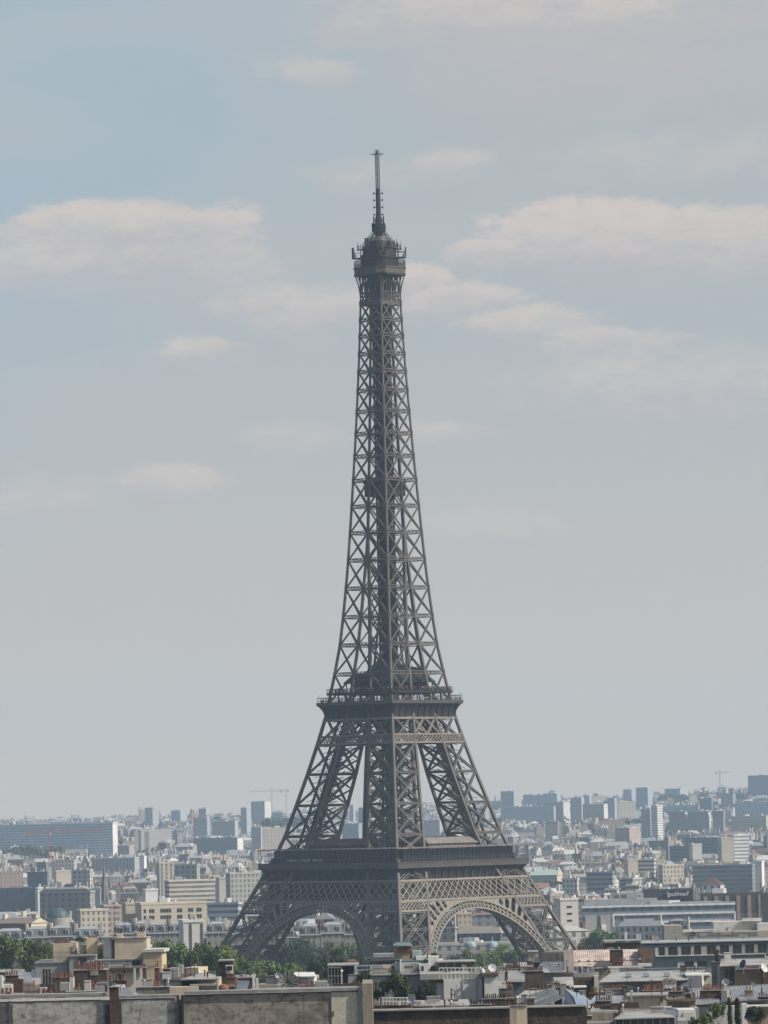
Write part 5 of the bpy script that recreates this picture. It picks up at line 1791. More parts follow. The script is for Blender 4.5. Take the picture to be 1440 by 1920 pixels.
G1 = 'trees around the foot of the lattice tower'
TR = [(20, 1757, 1300, 70, 0, 'broad bright green tree at the left picture edge'), (62, 1764, 1330, 60, 1, 'green tree just right of the left edge tree'), (100, 1772, 1400, 50, 2, 'low green tree behind the left roof railing'),
      (-8, 1772, 1150, 60, 1, 'dark green tree cut by the left picture edge'), (45, 1788, 1100, 70, 0, 'green tree right behind the dark satellite dish'), (85, 1795, 1100, 50, 2, 'small tree left of the cream stepped block'),
      (318, 1766, 1350, 66, 0, 'round green tree right of the cream chimney wall'), (296, 1772, 1300, 46, 1, 'green tree tucked behind the cream tower wall'), (345, 1785, 1250, 50, 2, 'low tree left of the bright tree group'),
      (392, 1771, 1280, 66, 0, 'large bright green tree beneath the white slotted house'), (372, 1784, 1240, 46, 2, 'small bright tree left of the large bright one'), (424, 1774, 1300, 56, 1, 'bright green tree at the left foot of the tower'), (440, 1788, 1220, 50, 0, 'green tree over the brown stair house'),
      (488, 1799, 1150, 52, 1, 'rounded yellow green tree above the dark mesh dish'), (470, 1808, 1130, 40, 2, 'lower half hidden tree left of the rounded yellow one'), (534, 1806, 1160, 40, 0, 'small rounded tree right of the yellow green tree'),
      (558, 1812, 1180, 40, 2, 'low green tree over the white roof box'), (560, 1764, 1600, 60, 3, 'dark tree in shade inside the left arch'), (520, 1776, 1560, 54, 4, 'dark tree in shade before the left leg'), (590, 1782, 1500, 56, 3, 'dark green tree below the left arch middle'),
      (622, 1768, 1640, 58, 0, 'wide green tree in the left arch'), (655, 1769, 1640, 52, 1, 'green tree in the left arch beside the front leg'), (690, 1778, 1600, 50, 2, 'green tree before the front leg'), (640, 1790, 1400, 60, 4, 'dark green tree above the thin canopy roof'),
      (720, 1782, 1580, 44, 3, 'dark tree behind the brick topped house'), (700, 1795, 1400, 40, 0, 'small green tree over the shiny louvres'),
      (944, 1774, 1500, 62, 0, 'bright round green tree in the right arch'), (912, 1786, 1480, 50, 1, 'green tree below the two domes'), (880, 1790, 1490, 50, 2, 'low green tree left below the two domes'), (848, 1793, 1500, 50, 0, 'low green tree at the inner edge of the right arch'), (966, 1788, 1460, 40, 3, 'dark small tree right of the round arch tree'),
      (1128, 1744, 1700, 52, 0, 'tall green tree left of the white chimney stack'), (1108, 1756, 1650, 44, 1, 'green tree behind the pink lit zinc roof'), (1150, 1752, 1680, 34, 2, 'small green tree hidden behind the tall one'),
      (1208, 1735, 1800, 46, 1, 'green tree under the glass hotel wing'), (1230, 1738, 1820, 44, 0, 'rounded tree right under the glass hotel wing'), (1190, 1742, 1780, 34, 2, 'small tree left of the hotel wing trees')]
for px, yt, d, w, k, lab in TR:
    best = min(range(1120, 1950, 10), key=lambda q: abs(P(px, yt, q).z - ground(P(px, yt, q).x, P(px, yt, q).y) - (17.5 if w > 45 else 15.0)) + (0 if (q < 1300) == (d < 1420 and not 840 < px < 980) else 100))
    d = best
    tree(lab, px, yt, d, w, G1, k)
for px, yt, w in ((505, 1818, 40), (600, 1800, 46), (450, 1815, 50)):
    tree({505: 'dense low tree behind the white roof box', 600: 'shaded tree beneath the left arch centre', 450: 'dense low tree over the tan roof terrace'}[px], px, yt, 1140, w, G1, 3)
# wooded slopes: too many trees to tell apart
def wood(name, label, spots, size, seed, m=LEAF_D):
    r = random.Random(seed)
    vs = []; fs = []
    for x, y, z, rad, n in spots:
        for _ in range(n):
            d = Vector((r.gauss(0, 1), r.gauss(0, 1), abs(r.gauss(0, 1)))).normalized() * rad * r.random() ** .33
            c = Vector((x, y, z)) + d
            nrm = (d + Vector((r.gauss(0, 1), r.gauss(0, 1), r.gauss(0, 1)))).normalized()
            t = nrm.orthogonal().normalized(); b = nrm.cross(t)
            s = size * r.uniform(.6, 1.4)
            k = len(vs)
            vs += [c - t * s, c - b * s * .8, c + t * s, c + b * s * .8]
            fs.append((k, k + 1, k + 2, k + 3))
    me = bpy.data.meshes.new(name)
    me.from_pydata([tuple(v) for v in vs], [], fs)
    me.materials.append(m)
    o = bpy.data.objects.new(name, me)
    COL.objects.link(o)
    tag(o, label, 'wood', kind='stuff')


spots = []
for _ in range(900):
    px = rn.uniform(-40, 1480); d = rn.uniform(5200, 9600)
    q = P(px, 1530, d)
    g0 = ground(q.x, q.y)
    if blocked(px - 4, px + 4, ypix(g0 + 15, px, d), 1790, d): continue
    spots.append((q.x, q.y, g0 + rn.uniform(2, 7), rn.uniform(8, 15), 46))
for i in range(330):
    px = -40 + 1520 * i / 330; d = 9300
    q = P(px, 1530, d)
    spots.append((q.x, q.y, ground(q.x, q.y) + rn.uniform(0, 6), rn.uniform(9, 16), 46))
for (x0, x1, y, d, n) in ((1130, 1205, 1540, 5900, 60), (0, 60, 1602, 5000, 30), (945, 1050, 1545, 6300, 40), (1085, 1130, 1548, 6000, 30), (10, 110, 1590, 5200, 30), (500, 560, 1535, 6400, 40), (1240, 1300, 1492, 7900, 30), (1310, 1440, 1488, 7900, 60), (990, 1060, 1655, 3150, 40)):
    for _ in range(n):
        px = rn.uniform(x0, x1)
        q = P(px, y + rn.uniform(-3, 4), d + rn.uniform(-80, 80))
        g0 = ground(q.x, q.y)
        spots.append((q.x, q.y, max(g0, q.z - 8) if d > 3500 else q.z - 5, rn.uniform(7, 12) if d > 3500 else 5, 46))
wood('far_woods', 'dark far-off woods along the ridge and between the distant flats', spots, 2.0, 5)

# ------------------------------------------------------------ the roofs in front
_plain = mat


def mat(name, col, *a, **k): return _plain(name, tuple(c * .84 for c in col), *a, **k)


TERRA_P = [mat('pot_orange', (0.24, 0.115, 0.075), 0.8, .25, 3), mat('pot_red', (0.16, 0.075, 0.055), 0.8, .25, 3), mat('pot_dark', (0.055, 0.045, 0.042), 0.8, .25, 3), mat('pot_pale', (0.42, 0.30, 0.20), 0.8, .25, 3)]
CREAM_W = mat('cream_render', (0.60, 0.51, 0.39), 0.85, .08, .25, .22)
WARM_W = mat('warm_render', (0.62, 0.50, 0.33), 0.85, .08, .25, .18)
GREY_W = mat('grey_render', (0.36, 0.35, 0.34), 0.85, .12, .3, .3)
PALE_W = mat('pale_render', (0.58, 0.57, 0.53), 0.8, .08, .3, .25)
WHITE_W = mat('white_paint', (0.72, 0.71, 0.67), 0.6, .06, .3, .15)
DIRTY_W = mat('dirty_cement', (0.37, 0.36, 0.335), 0.9, .38, .35, .5, (0.15, 0.14, 0.13), fine=.45)
DIRTY_B = mat('brown_cement', (0.30, 0.27, 0.235), 0.9, .45, .45, .6, (0.10, 0.088, 0.08), fine=.6)
PLASTER = mat('old_plaster', (0.56, 0.52, 0.43), 0.9, .16, .5, .35, (0.2, 0.17, 0.14), fine=.4)
BRICK_D = mat('dark_brick', (0.095, 0.062, 0.048), 0.9, .35, .8, .3, fine=.4)
BRICK_R = mat('red_brick', (0.16, 0.085, 0.065), 0.9, .3, .8, .25, fine=.3)
BRICK_B = mat('brown_brick', (0.115, 0.088, 0.07), 0.9, .3, .7, .3, fine=.4)
STONE_C = mat('chimney_stone', (0.33, 0.28, 0.22), 0.9, .25, .6, .35, fine=.4)
ZINC_R = mat('zinc_roof', (0.38, 0.39, 0.40), 0.45, .22, .4, .4, (0.2, 0.2, 0.2), metal=.25)
ZINC_L = mat('zinc_pale', (0.41, 0.40, 0.375), 0.5, .25, .45, .4, (0.24, 0.225, 0.20), metal=.1, fine=.2)
ZINC_D = mat('zinc_dark', (0.17, 0.185, 0.21), 0.5, .2, .4, .3, metal=.3)
PINKZ = mat('rosy_zinc', (0.88, 0.70, 0.60), 0.42, .25, .5, .4, (0.30, 0.22, 0.18), metal=.15)
CONC = mat('concrete', (0.34, 0.335, 0.32), 0.85, .15, .4, .3)
BLUEW = mat('blue_grey_render', (0.21, 0.245, 0.27), 0.8, .1, .3, .2)
DARKM = mat('dark_metal', (0.03, 0.03, 0.032), 0.5, .2, 1)
def weathered(name, lo, mid, hi):
    """old rendered wall: pale patches, dark damp bands and gritty staining, all with shapes of their own"""
    m = bpy.data.materials.new(name)
    m.use_nodes = True
    b = NB(m.node_tree)
    bs = m.node_tree.nodes['Principled BSDF']
    bs.inputs['Roughness'].default_value = .95
    bs.inputs['Specular IOR Level'].default_value = .15
    t = b.n('ShaderNodeTexCoord').outputs['Object']
    s_ = b.n('ShaderNodeSeparateXYZ')
    m.node_tree.links.new(t, s_.inputs[0])
    v = b.xyz(s_.outputs[0], s_.outputs[1], b.m('MULTIPLY', s_.outputs[2], 1.5))
    a = b.noise(v, .32, 8.0, .68, .6)
    c = b.noise(v, 1.3, 8.0, .7, .3)
    st = b.noise(b.xyz(b.m('MULTIPLY', s_.outputs[0], 2.2), s_.outputs[1], b.m('MULTIPLY', s_.outputs[2], .22)), 1.0, 5.0, .65)
    gr = b.noise(t, 6.0, 4.0, .7)
    col = b.mix(b.smooth(a, .42, .58), mid + (1,), hi + (1,))
    col = b.mix(b.m('MULTIPLY', b.smooth(c, .50, .64), .8), col, lo + (1,))
    col = b.mix(b.m('MULTIPLY', b.smooth(st, .52, .70), .55), col, lo + (1,))
    col = b.mix(b.m('MULTIPLY', b.smooth(gr, .52, .70), .35), col, lo + (1,))
    m.node_tree.links.new(col, bs.inputs['Base Color'])
    return m


DIRTY_W = weathered('dirty_cement_wall', (.13, .126, .118), (.235, .23, .215), (.33, .322, .30))
DIRTY_B = weathered('mottled_brown_wall', (.075, .067, .06), (.165, .145, .125), (.28, .25, .215))
GALV = mat('galvanised', (0.50, 0.51, 0.52), 0.35, .1, 1, metal=.7)
SHINY = mat('polished_metal', (0.85, 0.83, 0.78), 0.18, .05, 1, metal=1.0)
MESHG = mat('dish_grey', (0.10, 0.107, 0.113), 0.6, .15, 2)
DISHW = mat('dish_white', (0.62, 0.63, 0.63), 0.5, .08, 2)
RUSTM = mat('rust_brown', (0.15, 0.07, 0.045), 0.85, .35, 1.2)
GREENC = mat('verdigris', (0.14, 0.21, 0.19), 0.7, .18, .8, .2)


def T(name, label, px, d, cat='building', group=None, py=1850, z=None):
    q = P(px, py, d)
    return empty(name, (q.x, q.y, ground(q.x, q.y) if z is None else z), label, cat, group)


def pbox(mb, x0, x1, yt, yb, d, dep, yaw=0.0):
    """box whose front spans x0..x1 and yt..yb in the photograph at d metres (yb None: down to the ground)"""
    c = P(x1 if yaw >= 0 else x0, yt, d)
    w = (x1 - x0) * M(d) / math.cos(R(yaw))
    a = R(yaw)
    e = Vector((math.cos(a), -math.sin(a), 0)); n_ = Vector((math.sin(a), math.cos(a), 0))
    p1 = Vector((c.x, c.y, 0)) if yaw >= 0 else Vector((c.x, c.y, 0)) + e * w
    p0 = p1 - e * w
    zt = c.z
    zb = P((x0 + x1) / 2, yb, d).z if yb is not None else ground(c.x, c.y) - 1
    f = [p0, p1, p1 + n_ * dep, p0 + n_ * dep]
    mb.hexa([Vector((q.x, q.y, zb)) for q in f] + [Vector((q.x, q.y, zt)) for q in f])
    return p0, p1, zt, n_


def part(t, name, m, *boxes):
    mb = MB()
    for b in boxes: pbox(mb, *b)
    return mb.build(name, m, t)


POT = {}


def pot_mesh(i):
    if i not in POT:
        mb = MB()
        mb.lathe((0, 0, 0), [(1.12, 0), (1.12, .08), (.92, .12), (.80, .80), (.98, .86), (1.0, 1.0), (.72, 1.0), (.70, .9)], 9)
        me = bpy.data.meshes.new('chimney_pot')
        me.from_pydata([tuple(v) for v in mb.v], [], mb.f)
        me.materials.append(TERRA_P[i])
        POT[i] = me
    return POT[i]


def pots(o, x0, x1, yb, n, d, kind, hpx=9, dy=0.4, wpx=None, jit=.25):
    r = random.Random(int(x0 * 3 + yb))
    org = ORG[o.name]
    for i in range(n):
        px = x0 + (x1 - x0) * (i + .5) / n
        k = kind if r.random() > .12 else 1
        q = P(px, yb, d)
        c = bpy.data.objects.new('chimney_pot', pot_mesh(k))
        COL.objects.link(c)
        c.parent = o
        c.location = q + Vector((0, dy + r.uniform(-.08, .08), -.03)) - org
        rad = (wpx or min(3.0, (x1 - x0) / n * .42)) * M(d) * r.uniform(.85, 1.1) / 1.0
        c.scale = (rad, rad, hpx * M(d) * r.uniform(1 - jit, 1 + jit))


def stack(t, x0, x1, yt, yb, d, dep, m, n=0, kind=0, hpx=9, cap=True, yaw=0.0, capm=None):
    """a chimney stack with an overhanging cap and its pots"""
    mb = MB()
    pbox(mb, x0, x1, yt + (1.2 if cap else 0), yb, d, dep, yaw)
    o = mb.build('chimney_stack', m, t)
    if cap:
        mb = MB()
        pbox(mb, x0 - .8, x1 + .8, yt, yt + 1.25, d - .12, dep + .24, yaw)
        mb.build('stack_cap', capm or CONC, o)
    if n: pots(o, x0 + 1, x1 - 1, yt, n, d, kind, hpx, min(.5, dep / 2))
    return o


def slope(t, name, m, xa0, xa1, ya, da, xb0, xb1, yb, db, seams=0, th=.12, sm=None):
    """pitched sheet roof: eave from (xa0, ya) to (xa1, ya) at da metres, ridge from (xb0, yb) to (xb1, yb) at db; y may be a pair"""
    ya = ya if isinstance(ya, tuple) else (ya, ya); yb = yb if isinstance(yb, tuple) else (yb, yb)
    A, B_, C, D_ = P(xa0, ya[0], da), P(xa1, ya[1], da), P(xb1, yb[1], db), P(xb0, yb[0], db)
    n_ = (B_ - A).cross(D_ - A).normalized()
    if n_.z < 0: n_ = -n_
    mb = MB()
    dn = Vector((0, 0, -th))
    mb.hexa([A + dn, B_ + dn, C + dn, D_ + dn, A, B_, C, D_])
    for i in range(seams + 1 if seams else 0):
        f = i / seams
        mb.bar(A + (B_ - A) * f + n_ * .03, D_ + (C - D_) * f + n_ * .03, .07, .09, n_)
    mb.bar(D_, C, .2, .2)
    o = mb.build(name, m, t)
    return o


def skylight(o, px, py, d, w, h):
    q = P(px, py, d)
    mb = MB()
    mb.hexa([q + Vector((a * w * M(d) / 2, b, c)) for a, b, c in ((-1, 0, 0), (1, 0, 0), (1, h, h * .3), (-1, h, h * .3), (-1, -.05, .10), (1, -.05, .10), (1, h - .05, h * .3 + .10), (-1, h - .05, h * .3 + .10))])
    mb.build('skylight', mat('skylight_glass', (0.20, 0.23, 0.25), 0.15, .1, 1), o)


def antenna(label, px, yb, yt, d, arms=3):
    b = P(px, yb, d); tp = P(px, yt, d)
    t = empty('antenna', b, label, 'antenna')
    mb = MB()
    mb.tube(b, (b.x, b.y, tp.z), .035, .025, 6)
    mb.build('pole', DARKM, t)
    for i in range(arms):
        z = tp.z - .15 - i * .55
        mb = MB()
        mb.bar((b.x - .7, b.y, z), (b.x + .7, b.y - .25, z), .03)
        for k in range(6): mb.bar((b.x - .6 + .24 * k, b.y - .45, z), (b.x - .6 + .24 * k, b.y + .35, z), .018)
        mb.build('aerial', DARKM, t)


def dish(label, px, py, rpx, d, m, yaw=20, tilt=35, yb=None, mesh=False):
    c = P(px, py, d)
    r = rpx * M(d)
    foot = P(px, yb if yb else py + rpx * 1.6, d)
    t = empty('satellite_dish', (c.x, c.y, foot.z), label, 'satellite dish')
    rot = Matrix.Rotation(R(yaw), 3, 'Z') @ Matrix.Rotation(R(90 - tilt), 3, 'X')
    mb = MB()
    n = 24
    rings = [(0.02, 0), (.35, .03), (.7, .12), (1.0, .25)]
    for off in (0, -.04):
        for q, z in rings:
            for i in range(n):
                a = 2 * math.pi * i / n
                mb.v.append(c + rot @ Vector((math.cos(a) * q * r, math.sin(a) * q * r, (z + off) * r)))
    for s, fl in ((0, 0), (len(rings) * n, 1)):
        for k in range(len(rings) - 1):
            for i in range(n):
                j = (i + 1) % n
                f = (s + k * n + i, s + k * n + j, s + (k + 1) * n + j, s + (k + 1) * n + i)
                mb.f.append(f if not fl else f[::-1])
    for i in range(n):
        j = (i + 1) % n
        a, b = 3 * n + i, 3 * n + j
        mb.f.append((a, b, b + 4 * n, a + 4 * n))
    mb.build('reflector', m, t)
    if mesh:
        mb = MB()
        for i in range(12):
            a = 2 * math.pi * i / 12
            for (q, z), (q2, z2) in zip(rings, rings[1:]):
                mb.bar(c + rot @ Vector((math.cos(a) * q * r, math.sin(a) * q * r, (z + .02) * r)), c + rot @ Vector((math.cos(a) * q2 * r, math.sin(a) * q2 * r, (z2 + .02) * r)), .06)
        mb.build('rib', DARKM, t)
    mb = MB()
    h = c + rot @ Vector((0, 0, r * .95))
    for a in (R(90), R(210), R(330)):
        mb.bar(c + rot @ Vector((math.cos(a) * r * .9, math.sin(a) * r * .9, r * .2)), h, max(.03, r * .03))
    mb.tube(h, h + rot @ Vector((0, 0, r * .14)), r * .09, r * .07, 8)
    mb.build('feed_arm', DARKM, t)
    mb = MB()
    mb.tube((c.x, c.y + r * .2, foot.z - .3), (c.x, c.y + r * .15, c.z), max(.05, r * .06), None, 8)
    mb.build('stand', GALV, t)


def rail(t, x0, x1, yt, yb, d, n, m=GALV, w=.05, mid=1):
    a, b = P(x0, yb, d), P(x1, yb, d)
    h = (yb - yt) * M(d)
    mb = MB()
    for i in range(n + 1):
        q = a + (b - a) * (i / n)
        mb.bar(q, q + Vector((0, 0, h)), w)
    for k in range(mid + 1):
        z = Vector((0, 0, h * (1 - k / (mid + 1))))
        mb.bar(a + z, b + z, w * 1.2)
    return mb.build('railing', m, t)


def panes(t, specs, kind='pale', name='window'):
    """separate windows given as (x0, x1, yt, yb, d)"""
    for x0, x1, yt, yb, d in specs:
        q = P((x0 + x1) / 2, (yt + yb) / 2, d - .06)
        o = bpy.data.objects.new(name, window_mesh(kind))
        COL.objects.link(o)
        o.parent = t
        o.location = q - ORG[t.name]
        o.scale = ((x1 - x0) * M(d), 1, (yb - yt) * M(d))


# --- the long party walls along the bottom edge
t = T('party_wall_house', 'house showing a long grey cement party wall with two dark downpipes, at bottom left', 160, 422)
part(t, 'wall', DIRTY_W, (-40, 331, 1873, None, 422, 9, 0))
mb = MB()
for a, b, ya, yb_ in ((-40, 197, 1873.2, 1868.7), (222, 331, 1868.2, 1865.2)):
    A, B_ = P(a, 1872, 421.8), P(b, 1872 - (b - a) * .0232, 421.8)
    mb.hexa([Vector((x, y, z)) for z in (A.z - .02, A.z + .22) for x, y in ((A.x, A.y), (B_.x, A.y), (B_.x, A.y + 2.6), (A.x, A.y + 2.6))])
mb.build('coping', mat('coping_zinc', (0.27, 0.27, 0.26), 0.6, .2, .6, .3), t)
stack(t, 205, 222, 1850, None, 421.5, 1.2, BRICK_D, 0)
part(t, 'chimney_breast', mat('stained_brick', (0.075, 0.058, 0.05), .9, .3, 1, .3), (197, 226, 1884, None, 421.7, .4))
part(t, 'panel_edge', mat('edge_dark', (0.10, 0.10, 0.095)), (16, 18.5, 1877, None, 421.8, .3), (-40, 5, 1884, None, 421.75, .4))
for x in (331, 339):
    part(t, 'downpipe', DARKM, (x, x + 5, 1866, None, 421.6, .2))
part(t, 'panel', weathered('lighter_cement', (.14, .135, .125), (.28, .275, .255), (.41, .40, .375)), (24, 196, 1879, None, 421.9, .2), (228, 328, 1874, None, 421.9, .2))
t = T('party_wall_house', 'house showing a mottled brown party wall with a pale plaster end and beige pier', 500, 425)
part(t, 'wall', DIRTY_B, (344.5, 621, 1861, None, 424, 9, 0))
part(t, 'plaster_panel', PLASTER, (621, 672, 1859, None, 423.9, 9))
part(t, 'end_pier', mat('beige_pier', (0.32, 0.275, 0.215), .9, .12, .6, .3, fine=.3), (679, 697.5, 1844, None, 423.4, 10))
part(t, 'corner_pipe', GREY_W, (672.5, 678.5, 1852, None, 423.6, 1))
mb = MB()
A, B_ = P(345, 1863.5, 423.7), P(684, 1855, 423.7)
mb.hexa([Vector((x, y, z)) for z in (A.z - .05, A.z + .20) for x, y in ((A.x, A.y), (B_.x, A.y), (B_.x, A.y + 2.6), (A.x, A.y + 2.6))])
mb.build('coping', MATS['coping_zinc'], t)
part(t, 'roof_block', CONC, (470, 690, 1850.5, 1858, 431, 3))
part(t, 'wall_stain', mat('stain_dark', (0.06, 0.05, 0.045)), (623.5, 626, 1896, 1906, 423.85, .1))

# pale chalky scrawls on the cement
for pts in (((258, 1873), (262, 1871.5), (264, 1874), (261, 1878), (260, 1882)), ((268, 1874), (268.5, 1878.5), (271, 1879), (272.5, 1874)), ((277, 1872.5), (277, 1880)), ((274.5, 1875), (280, 1874.6)), ((30, 1881), (33, 1887), (36, 1881)), ((55, 1880), (55.5, 1888)), ((61, 1881), (56, 1884), (62, 1889))):
    mb = MB()
    for a, b in zip(pts, pts[1:]):
        mb.bar(P(a[0], a[1] + 4, 421.66), P(b[0], b[1] + 4, 421.66), .06, .02, (0, 1, 0))
    mb.build('chalk_mark', mat('chalk', (.55, .55, .53)), bpy.data.objects['party_wall_house'])

# --- low brown wall and roofs at the bottom middle
t = T('brown_wall_house', 'house with a long dark brown stone wall along the bottom middle', 790, 440)
part(t, 'wall', mat('brown_rubble', (0.085, 0.066, 0.052), .95, .45, .9, .3, fine=.5, bump=.6), (697, 1100, 1889, None, 440, 8))
part(t, 'coping', CONC, (697, 1100, 1887, 1889.3, 439.7, 2))
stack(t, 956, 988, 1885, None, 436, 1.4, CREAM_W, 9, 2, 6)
part(t, 'stack_side_shade', mat('cream_shaded', (0.44, 0.37, 0.27), .9, .15, .6, .4), (955.6, 969, 1888, None, 435.95, .2))  # left part of the stack front painted as its shaded side
t = T('flat_roofed_house', 'pale flat roofed house with a white edged skylight well behind the brown wall', 830, 470)
part(t, 'wall', GREY_W, (778, 882, 1884, None, 470, 14))
slope(t, 'roof', ZINC_L, 775, 870, 1885, 469, 800, 866, 1877, 482, 9)
part(t, 'skylight_well', DARKM, (818, 878, 1889, 1896, 455, 1.2))
mb = MB()
for a, b in (((812, 1887), (826, 1897)), ((826, 1897), (880, 1897)), ((812, 1887), (818, 1881)), ((818, 1881), (870, 1879))):
    mb.bar(P(a[0], a[1], 452), P(b[0], b[1], 452), .18)
mb.build('skylight_frame', WHITE_W, t)
slope(t, 'rusty_roof', mat('rusty_sheet', (0.44, 0.36, 0.25), .6, .3, 1.2, .5, (.25, .12, .06)), 826, 882, 1898, 449, 838, 880, 1891, 458, 12)
stack(t, 841, 855, 1873, 1884, 466, .8, CONC, 1, 3, 20)
stack(t, 880.5, 921, 1883, None, 452, 1.3, BRICK_D, 7, 2, 8)
t = T('long_roof_house', 'house with a bright ribbed roof and a row of slanted skylights, bottom centre right', 1000, 520)
part(t, 'wall', CONC, (900, 1046, 1884, None, 520, 12))
slope(t, 'roof', ZINC_L, 992, 1050, (1893, 1872), 500, 960, 1040, (1876, 1852), 545, 16)
part(t, 'skylight_band', mat('skylight_wall', (0.26, 0.27, 0.27), .5, .2, .6), (994, 1040, 1876, 1888, 512, 1.0, -24))
for i in range(9):
    skylight(t, 1000 + i * 4.6, 1885 - i * 2.1, 509.5 + i * .5, 2.3, .9)
slope(t, 'flat_terrace', mat('pale_screed', (0.50, 0.49, 0.46), .8, .1, .3), 985, 1060, 1897, 490, 1020, 1060, 1881, 540)
stack(t, 905, 950, 1872, 1886, 500, 1.2, BRICK_B, 12, 2, 8)
stack(t, 925, 955, 1888, 1897, 470, 1, BRICK_D, 9, 2, 8)
stack(t, 935, 968, 1870, 1884, 512, 1.2, STONE_C, 11, 1, 8)
stack(t, 1008, 1038, 1866, 1876, 548, 1, BRICK_B, 10, 1, 6)
t = T('glass_peak_house', 'house with a blue grey glazed peak rising above its roof, bottom right of centre', 1075, 500)
part(t, 'wall', GREY_W, (1048, 1118, 1893, None, 500, 12))
mb = MB()
q = [P(1058, 1852, 505), P(1058, 1888, 500), P(1084, 1894, 496), P(1112, 1880, 500), P(1100, 1870, 515), P(1075, 1868, 498)]
up = P(1058, 1852, 503)
mb.quad(up, q[1], q[2], q[5])
mb.quad(up, q[5], q[4])
mb.quad(q[5], q[2], q[3], q[4])
mb.quad(up, q[4], q[3] + Vector((0, 12, 0)), q[1] + Vector((0, 14, 0)), q[1])
mb.build('glazed_peak', mat('blue_glass', (0.20, 0.25, 0.33), .25, .12, .4, spec=.6), t)
part(t, 'cornice', CONC, (1028, 1092, 1898, 1903, 470, 5))
part(t, 'front_block', PALE_W, (1036, 1080, 1902, None, 471, 5))
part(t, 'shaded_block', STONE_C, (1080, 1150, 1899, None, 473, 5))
stack(t, 1036, 1066, 1893, 1899, 476, 1, BRICK_D, 7, 2, 8, cap=False)

# --- cream stepped block at left
t = T('stepped_block', 'cream stepped block of flats with terraces, chimney walls and a railing, at left', 190, 700)
d = 700
part(t, 'wall', GREY_W, (66, 131, 1804, None, d, 14), (130, 180, 1792, None, d - 1, 14))
part(t, 'long_wall', PALE_W, (180, 272, 1800, None, d - 2, 12))
part(t, 'parapet', mat('parapet_grey', (0.30, 0.295, 0.285)), (129, 181, 1790, 1793, d - 1.2, 14.5), (180, 273, 1797.5, 1801, d - 2.2, 12.5), (64, 132, 1803, 1806, d - .2, 14.5))
rail(t, 74, 150, 1785, 1804, d - .1, 34, DARKM, .04)
panes(t, [(148, 162, 1795, 1803, d - 1.1)], 'dark')
panes(t, [(249, 261, 1801.5, 1809, d - 2.1)], 'dark', 'vent')
o = part(t, 'chimney_wall', CREAM_W, (99, 130.5, 1769, 1803, d + 3, 4), (130.5, 143, 1766, 1790, d + 4, 4), (150, 161.5, 1772, 1790, d + 3, 3))
pots(o, 101, 131, 1769, 9, d + 3, 1, 8, 1)
o = part(t, 'tall_chimney_wall', WARM_W, (162, 183, 1759, 1791, d + 2, 3, -4), (183, 195, 1770, 1800, d + 5, 3))
pots(o, 164, 182, 1759, 5, d + 2, 1, 6, 1)
part(t, 'stair_tower', PALE_W, (193, 208, 1762, 1800, d + 1, 3, 20))
part(t, 'stair_roof', mat('stair_roof', (.40, .38, .33)), (184, 215, 1757, 1760, d + .5, 4, 20))
o = part(t, 'wide_chimney_wall', CREAM_W, (214.5, 275, 1759, 1798, d, 5, 3.5))
part(t, 'wall_cap', CONC, (213.5, 276, 1757.2, 1759.4, d - .2, 5.4, 3.5))
o2 = part(t, 'roof_block', CREAM_W, (219, 229, 1750, 1758, d + 1, 2), (256, 272, 1748, 1758, d + 1, 2))
pots(o2, 221, 229, 1750, 3, d + 1, 2, 8, .6); pots(o2, 259, 270, 1748, 3, d + 1, 2, 8, .6)
part(t, 'corner_tower', WARM_W, (268, 303, 1785, None, d - 6, 6, 4))
part(t, 'tower_cornice', PALE_W, (266, 307.5, 1779.5, 1785.4, d - 6.3, 7, 4))
part(t, 'lower_block', CREAM_W, (200, 267, 1821, None, d - 30, 8, -3))
part(t, 'lower_parapet', BRICK_B, (180, 274, 1814, 1820, d - 31, 9, 6))
panes(t, [(220, 227, 1826, 1838, d - 33)], 'dark')
part(t, 'pilaster', PALE_W, (250, 254, 1816, None, d - 35, .5), (262, 266, 1816, None, d - 34, .5))
for px, yt, w, lab in ((150, 1756, 18, 'small shrub growing on the roof terrace between cream chimneys'), (226, 1741, 8, 'tiny potted bush on the wide cream chimney wall, left one'), (264, 1739, 9, 'tiny potted bush on the wide cream chimney wall, right one')):
    q = P(px, yt + w * .9, d + 3)
    tree(lab, px, yt, d + 3, w, None, 0, 'roof_shrub', base=q.z, crown=SHR[0])
t = T('brick_stack_house', 'dark brick house wall topped by two uneven rows of red chimney pots, left', 165, 640)
o = stack(t, 138, 200, 1818, None, 640, 5, BRICK_D, 0)
pots(o, 141, 194, 1818, 12, 640, 1, 11, .4); pots(o, 141, 190, 1818, 6, 641, 0, 13, 2)
part(t, 'patch', STONE_C, (169, 184, 1820, 1829, 639.9, .4))
t = T('pot_row_house', 'low wall with a row of orange pots and three tall black flues, left', 115, 620)
o = stack(t, 98, 137, 1832, None, 620, 2, BRICK_R, 13, 0, 9, capm=BRICK_R)
part(t, 'end_wall', PALE_W, (130, 137.5, 1833, None, 619.5, 2))
for i, x in enumerate((82, 87.5, 93)):
    mb = MB()
    q = P(x, 1819, 617); mb.tube((q.x, q.y, P(x, 1850, 617).z), q, .14, .14, 8); mb.tube(q, q + Vector((0, 0, .12)), .2, .2, 8)
    mb.build('flue', DARKM, t)
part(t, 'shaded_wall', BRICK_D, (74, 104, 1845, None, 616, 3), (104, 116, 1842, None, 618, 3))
t = T('orange_pot_house', 'pale stack with a dense row of bright orange pots at far left', 58, 560)
stack(t, 42, 76, 1856, None, 560, 1.6, PLASTER, 14, 0, 11)
part(t, 'roof_slab', CONC, (44, 84, 1853, 1858, 561, 4))
